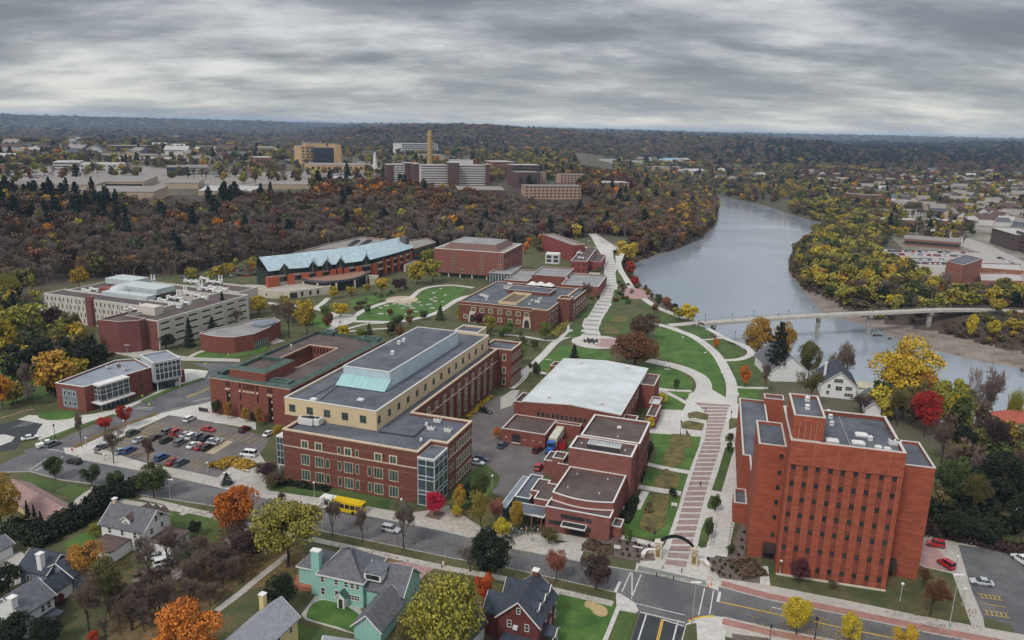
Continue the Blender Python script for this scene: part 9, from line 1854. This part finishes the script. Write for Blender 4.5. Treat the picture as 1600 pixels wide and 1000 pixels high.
c=pick(w);S_=np.where(low&(rs.random(len(c))<.8),rs.uniform(2.5,5,len(c)),rs.uniform(6,14,len(c)))
east=dict(X=X,Y=Y,Z=Z,c=c,px=px,py=py,S=S_,Wd=np.minimum(S_*1.3,rs.uniform(8,15,len(c))))
P3=[]
for k,(d0,d1)in enumerate([(560,900),(900,1400),(1400,2100),(2100,3200),(3200,4800),(4800,7500),(7500,12000)]):
 sp=max(8.5,(d0+d1)/2*.0078);n=int(1.30*(d1**2-d0**2)/2/sp**2)
 a=rs.uniform(-.66,.66,n);d=np.sqrt(rs.uniform(d0**2,d1**2,n));P3.append(np.stack([d*np.sin(a),d*np.cos(a),np.full(n,sp)],1))
P3=np.concatenate(P3);X,Y,sp=P3.T;Z=H(X,Y);px,py=proj(X,Y,Z);dw=seg_dist(X,Y,WATER);df=seg_dist(X,Y,FOOT);d=np.hypot(X,Y)
ok=(dw<-4)&((df<-60)|(df>180)|((df<-6)&(px>1030)&(py<335))|((Y>1150)&(px>960)))&(px>-120)&(px<1720)
ok&=~((df>-600)&(df<0)&(px<1000)&(Y<1400)&(py>330))
ok&=~((px>1190)&(py>375+(px-1290)*.05))&~((px>1190)&(seg_dist(px,py,EB2)>0))
ok&=~((px>1520)&(py>345))
for p_ in(LOT,):ok&=seg_dist(X,Y,p_)<-3
dens=np.ones(len(X))
city=(px<760)&(d<2300)&(df>0);dens[city]=.16+.3*(vnoise(X,Y,120,1)[city]>.62)
c2=(px>760)&(px<1180)&(py<300)&(py>245);dens[c2]=.75
sub=(px>1180)&(d<2300);dens[sub]=.95
wst=(px>1290)&(py>300);dens[wst]=.75
ok&=rs.random(len(X))<dens
for x,y,r in KEEP:ok&=(X-x)**2+(Y-y)**2>r*r
X,Y,Z,sp,px,py,d=[a[ok]for a in(X,Y,Z,sp,px,py,d)]
nz=vnoise(X,Y,60+0*X,2);n2=vnoise(X,Y,170,4);hl=d>2300
mar=(px>1250)&(py>250)&(py<292)&(n2>.3);pin=(px>1150)&(py>226)&(py<262)
w=W(len(X),bare=1.5+hl*3.0,barel=.8+hl,orange=.10+.12*(nz>.75),rust=.25+hl*.5+mar*1.0,amber=.18+(nz>.7)*.3,yellow=.35*(~hl)+.03,ygreen=.9*(~hl)+.15,olive=1.4+hl*1.2,green=.9,pine=.3+pin*7+hl*(n2>.65)*2.2,maroon=.1+mar*4,brown=1.2+hl*2.5)
c=pick(w);far_=dict(X=X,Y=Y,Z=Z,c=c,px=px,py=py,S=np.where(c==9,17,13)*rs.uniform(.75,1.2,len(c))*np.maximum(1,(sp/14))**.35,Wd=np.maximum(9.5,sp*1.12)*rs.uniform(.75,1.2,len(c)))
KN=dict(bare=('bare','grey','grey leafless'),barel=('bare','brown','brown leafless'),orange=('round','orange','orange'),rust=('round','rust','russet'),amber=('round','amber','amber'),yellow=('round','yellow','yellow'),ygreen=('round','ygreen','yellow green'),olive=('round','olive','olive green'),green=('round','green','green'),pine=('pine','pine','dark'),maroon=('round','maroon','maroon'),brown=('round','brown','brown'))
ORD='first second third fourth fifth sixth seventh eighth ninth tenth eleventh twelfth thirteenth fourteenth fifteenth sixteenth seventeenth eighteenth nineteenth'.split()
def ordn(n):return ORD[n]if n<19 else('twentieth' if n==19 else['twenty','thirty','forty'][(n+1)//10-2]+' '+ORD[(n+1)%10-1]if(n+1)%10 else['','thirtieth','fortieth','fiftieth'][(n+1)//10-2])
def individuals(D,m,where,grp):
 rec={}
 sz=D['S']/np.hypot(D['X'],D['Y']);o=np.where((D['px']>0)&(D['px']<1600),sz,0);idx=np.argsort(-o)[:m]
 for i in idx:
  kd,col_,word=KN[CLS[D['c'][i]]]
  w_=where if isinstance(where,str)else next(b for a,b in where if D['px'][i]<a)
  o=tree(D['X'][i],D['Y'][i],D['Z'][i]-.2,D['S'][i],D['Wd'][i],kd,col_,'x',grp,2 if kd!='bare' else 1,seed=int(i));rec.setdefault((word+(' pine' if kd=='pine' else ' tree'),w_),[]).append((D['px'][i],o))
 for(a,b),l in rec.items():
  l.sort(key=lambda q_:q_[0])
  for n,(_,o)in enumerate(l):o['label']=('only '+a if len(l)==1 else ordn(n)+' '+a+' from the left')+' '+b
 keep=np.ones(len(D['X']),bool);keep[idx]=False
 for k in D:D[k]=D[k][keep]
individuals(hill,110,[(60,'at the far left wood edge'),(250,'behind the white concrete block'),(410,'left of the student centre'),(670,'behind the student centre'),(830,'behind the square brick block'),(980,'behind the slant roof hall'),(9999,'on the wooded bank right of the mall')],'front trees of the hill wood')
individuals(east,70,'on the far river bank by the footbridge','trees on the far river bank')
def patch(k,poly,sp,seed,wts,hh,ww,where,grp,m=400):
 q_=PP(k,poly);X,Y=scat(min(p[0]for p in q_),max(p[0]for p in q_),min(p[1]for p in q_),max(p[1]for p in q_),sp,seed);ok=(seg_dist(X,Y,q_)>0)&(seg_dist(X,Y,WATER)<-4);X,Y=X[ok],Y[ok];Z=H(X,Y);px,py=proj(X,Y,Z);n=len(X)
 D=dict(X=X,Y=Y,Z=Z,c=pick(W(n,**wts)),px=px,py=py,S=rs.uniform(*hh,n),Wd=rs.uniform(*ww,n));individuals(D,m,where,grp)
patch('S',[(1330,628),(1420,640),(1600,668),(1620,800),(1560,800),(1500,740),(1475,690),(1400,668)],9,21,dict(bare=2,olive=1.2,green=.6,brown=1,yellow=.5,pine=.4),(8,13),(7,10),'between brick tower and river','grove between tower and river')
patch('S',[(0,442),(66,448),(62,500),(150,548),(175,568),(70,640),(0,655)],10,22,dict(bare=1.5,olive=1.2,green=.8,pine=.3,ygreen=1.6,yellow=.8,brown=.6),(7,12),(7,10),'at the campus left edge','grove at the left edge')
patch('R1',[(560,790),(800,700),(1100,520),(1290,440),(1333,620),(1100,850),(800,960),(520,1000)],3.4,23,dict(bare=2,barel=3.5,brown=.6),(4,7.5),(5.5,8),'in the alley thicket','thicket beside the alley')
patch('R5',[(60,440),(300,470),(560,560),(540,590),(440,600),(200,560),(60,520)],8,24,dict(pine=1.2,green=1.5,olive=1,bare=1),(6,10),(7,9),'near the teal shed','trees by the teal shed')
patch('R4',[(900,60),(1333,100),(1333,330),(1200,440),(880,400),(860,200)],8.5,25,dict(pine=1,green=2,olive=1,bare=1.5,brown=.6),(7,12),(7,10),'behind the right car park','grove behind the right car park')
patch('R7',[(535,60),(560,150),(520,240),(610,250),(640,200),(590,110)],7,41,dict(green=1,brown=1,olive=1,rust=.5),(1.5,4),(3,5),'beside the upper mall','planting beside the upper mall')
patch('R7',[(650,130),(720,225),(820,290),(900,320),(880,290),(760,235),(690,160)],7,42,dict(brown=1,rust=1,olive=1,amber=.5,bare=.7),(3,6),(4,6),'on the bank below the river plaza','bank trees below the plaza')
patch('R7',[(420,60),(465,60),(470,200),(430,260),(400,240)],7,43,dict(green=1,olive=1,bare=1,ygreen=.6),(2.5,5),(3,5),'between tudor hall and upper mall','trees west of the upper mall')
patch('R7',[(20,450),(160,450),(100,520),(120,620),(60,700),(0,620)],9,44,dict(green=1,bare=.6,olive=.7,ygreen=.6),(2.5,5),(3,4.5),'between science and sports halls','trees between the halls')
patch('U2',[(300,640),(520,700),(560,800),(420,840),(260,760)],8,45,dict(bare=2,amber=.5,ygreen=.7,brown=1),(6,9),(6,8),'behind the curved hall','trees behind the curved hall')
patch('U2',[(900,600),(1150,520),(1280,500),(1180,580),(960,660),(840,690)],7,46,dict(brown=1,bare=1,olive=1,plum=0)if 0 else dict(brown=1,bare=1,olive=1),(1.5,3),(3,5),'on the slope above the oval green','shrubs above the oval green')
patch('U2',[(960,850),(1200,780),(1360,760),(1300,860),(1100,900)],8,47,dict(green=1,rust=.4,bare=1,olive=.8),(4,7),(4,6),'between oval green and science hall','trees south of the oval green')
patch('U1',[(420,880),(900,900),(880,960),(640,960),(540,900)],9,48,dict(green=1.5,olive=.6,bare=.3),(2.5,5),(3,5),'before the tudor hall','trees before the tudor hall')
patch('S',[(262,436),(330,428),(398,410),(404,425),(330,442)],9,49,dict(yellow=1,bare=1.5,ygreen=1,amber=.5),(5,9),(5,8),'beside the rear lot','trees beside the rear lot')
patch('U1',[(900,200),(1040,190),(1040,260),(900,290)],10,50,dict(green=2,olive=1,orange=.4,bare=.5),(6,10),(7,9),'left of the slant roof hall','trees left of the slant roof hall')
patch('R3',[(600,380),(700,250),(780,260),(700,440)],5,51,dict(brown=1,olive=1),(.8,1.6),(2,3.5),'in the mall prairie bed','prairie bed shrubs')
X,Y=scat(-100,620,200,1000,3.4,31);dw=seg_dist(X,Y,WATER);ok=(dw<-2.0)&(dw>-13)&(seg_dist(X,Y,GRAVEL)<0)&(dline(X,Y,BR_)>5);X,Y=X[ok],Y[ok];Z=H(X,Y);px,py=proj(X,Y,Z);n=len(X)
X2,Y2=scat(200,620,200,560,4.2,33);q_=PP('R8',[(480,318),(700,335),(1000,312),(1500,312),(1500,560),(1200,480),(900,405),(600,345)],-3);ok=(seg_dist(X2,Y2,q_)>0)&(dline(X2,Y2,BR_)>4)&(seg_dist(X2,Y2,GRAVEL)<0);X2,Y2=X2[ok],Y2[ok]
X,Y=np.concatenate([X,X2]),np.concatenate([Y,Y2]);Z=H(X,Y);px,py=proj(X,Y,Z);n=len(X)
S_=rs.uniform(1.5,4,n);low_=dict(X=X,Y=Y,Z=Z,c=pick(W(n,bare=2,barel=2,brown=2,rust=.6,olive=1,yellow=.25,amber=.2)),px=px,py=py,S=S_,Wd=S_*1.3)
pc_=bpy.data.collections.new('wood_tree_kinds')
pro=[]
for i,nm in enumerate(CLS):
 kd,col_,_=KN[nm]
 for v in(0,1):
  tm,cm=proto_mesh(kd,v,2);cmm=crown_with(cm,{'grey':M_barkg,'brown':M_brt}.get(col_)if col_ in('grey','brown')and kd=='bare' else P_(col_))
  me=cmm.copy();bmx=__import__('bmesh').new();bmx.from_mesh(me);nb=len(bmx.faces);bmx.from_mesh(tm)
  bmx.faces.ensure_lookup_table()
  for f in bmx.faces[nb:]:f.material_index=1
  bmx.to_mesh(me);bmx.free()
  me.materials.clear();me.materials.append(cmm.materials[0]);me.materials.append(M_bark)
  o=bpy.data.objects.new('wood_tree_%s'%chr(97+i*2+v),me);pc_.objects.link(o);pro.append(o)
def gn_tree(name):
 g=bpy.data.node_groups.new(name,'GeometryNodeTree');g.interface.new_socket('Geometry',in_out='INPUT',socket_type='NodeSocketGeometry');g.interface.new_socket('Geometry',in_out='OUTPUT',socket_type='NodeSocketGeometry')
 n=g.nodes;l=g.links;i=n.new('NodeGroupInput');o=n.new('NodeGroupOutput');ip=n.new('GeometryNodeInstanceOnPoints');ci=n.new('GeometryNodeCollectionInfo')
 ci.inputs['Collection'].default_value=pc_;ci.inputs['Separate Children'].default_value=True;ci.inputs['Reset Children'].default_value=True
 def at_(nm,ty):
  a=n.new('GeometryNodeInputNamedAttribute');a.data_type=ty;a.inputs['Name'].default_value=nm;return a.outputs['Attribute']
 l.new(i.outputs[0],ip.inputs['Points']);l.new(ci.outputs[0],ip.inputs['Instance']);ip.inputs['Pick Instance'].default_value=True
 l.new(at_('kind_index','INT'),ip.inputs['Instance Index']);l.new(at_('size','FLOAT_VECTOR'),ip.inputs['Scale'])
 er=n.new('FunctionNodeEulerToRotation')if hasattr(bpy.types,'FunctionNodeEulerToRotation')else None
 if er:l.new(at_('turn','FLOAT_VECTOR'),er.inputs[0]);l.new(er.outputs[0],ip.inputs['Rotation'])
 else:l.new(at_('turn','FLOAT_VECTOR'),ip.inputs['Rotation'])
 l.new(ip.outputs[0],o.inputs[0]);return g
GT=gn_tree('tree_scatter')
def mass(name,D,label,cat):
 n=len(D['X']);me=bpy.data.meshes.new(name);me.vertices.add(n);me.vertices.foreach_set('co',np.stack([D['X'],D['Y'],D['Z']-.3],1).astype(np.float32).ravel())
 a=me.attributes.new('kind_index','INT','POINT');a.data.foreach_set('value',(D['c']*2+rs.integers(0,2,n)).astype(np.int32))
 a=me.attributes.new('size','FLOAT_VECTOR','POINT');a.data.foreach_set('vector',np.stack([D['Wd'],D['Wd'],D['S']],1).astype(np.float32).ravel())
 a=me.attributes.new('turn','FLOAT_VECTOR','POINT');a.data.foreach_set('vector',np.stack([np.zeros(n),np.zeros(n),rs.uniform(0,6.28,n)],1).astype(np.float32).ravel())
 o=bpy.data.objects.new(name,me);COL.objects.link(o);md=o.modifiers.new('scatter','NODES');md.node_group=GT
 tag(o,label,cat,None,'stuff');print(name,n);return o
mass('hill_wood',hill,'autumn wood covering the hill behind the campus','wood');mass('bank_shrubs',low_,'low brown shrubs along both river banks','shrubs');mass('river_wood',east,'yellow and olive wood on the far river bank','wood');mass('distant_woods',far_,'distant autumn woods and suburb trees to the horizon','wood')
HX,HD=14000,22500
me=bpy.data.meshes.new('haze');me.from_pydata([(a,b,c)for c in(-24,150)for a,b in((-20000,-400),(20000,-400),(20000,HD),(-20000,HD))],[],[(0,3,2,1),(4,5,6,7),(0,1,5,4),(1,2,6,5),(2,3,7,6),(3,0,4,7)])
hm=bpy.data.materials.new('haze_air');hm.use_nodes=True;ns=hm.node_tree.nodes;ns.clear();o_=ns.new('ShaderNodeOutputMaterial');v_=ns.new('ShaderNodeVolumePrincipled');v_.inputs['Color'].default_value=(.55,.73,1.0,1);v_.inputs['Density'].default_value=0.000062;v_.inputs['Anisotropy'].default_value=0.2
hm.node_tree.links.new(v_.outputs[0],o_.inputs['Volume']);me.materials.append(hm);o=bpy.data.objects.new('haze',me);COL.objects.link(o);tag(o,None,None,None,'stuff')
print('objects',len(bpy.data.objects))
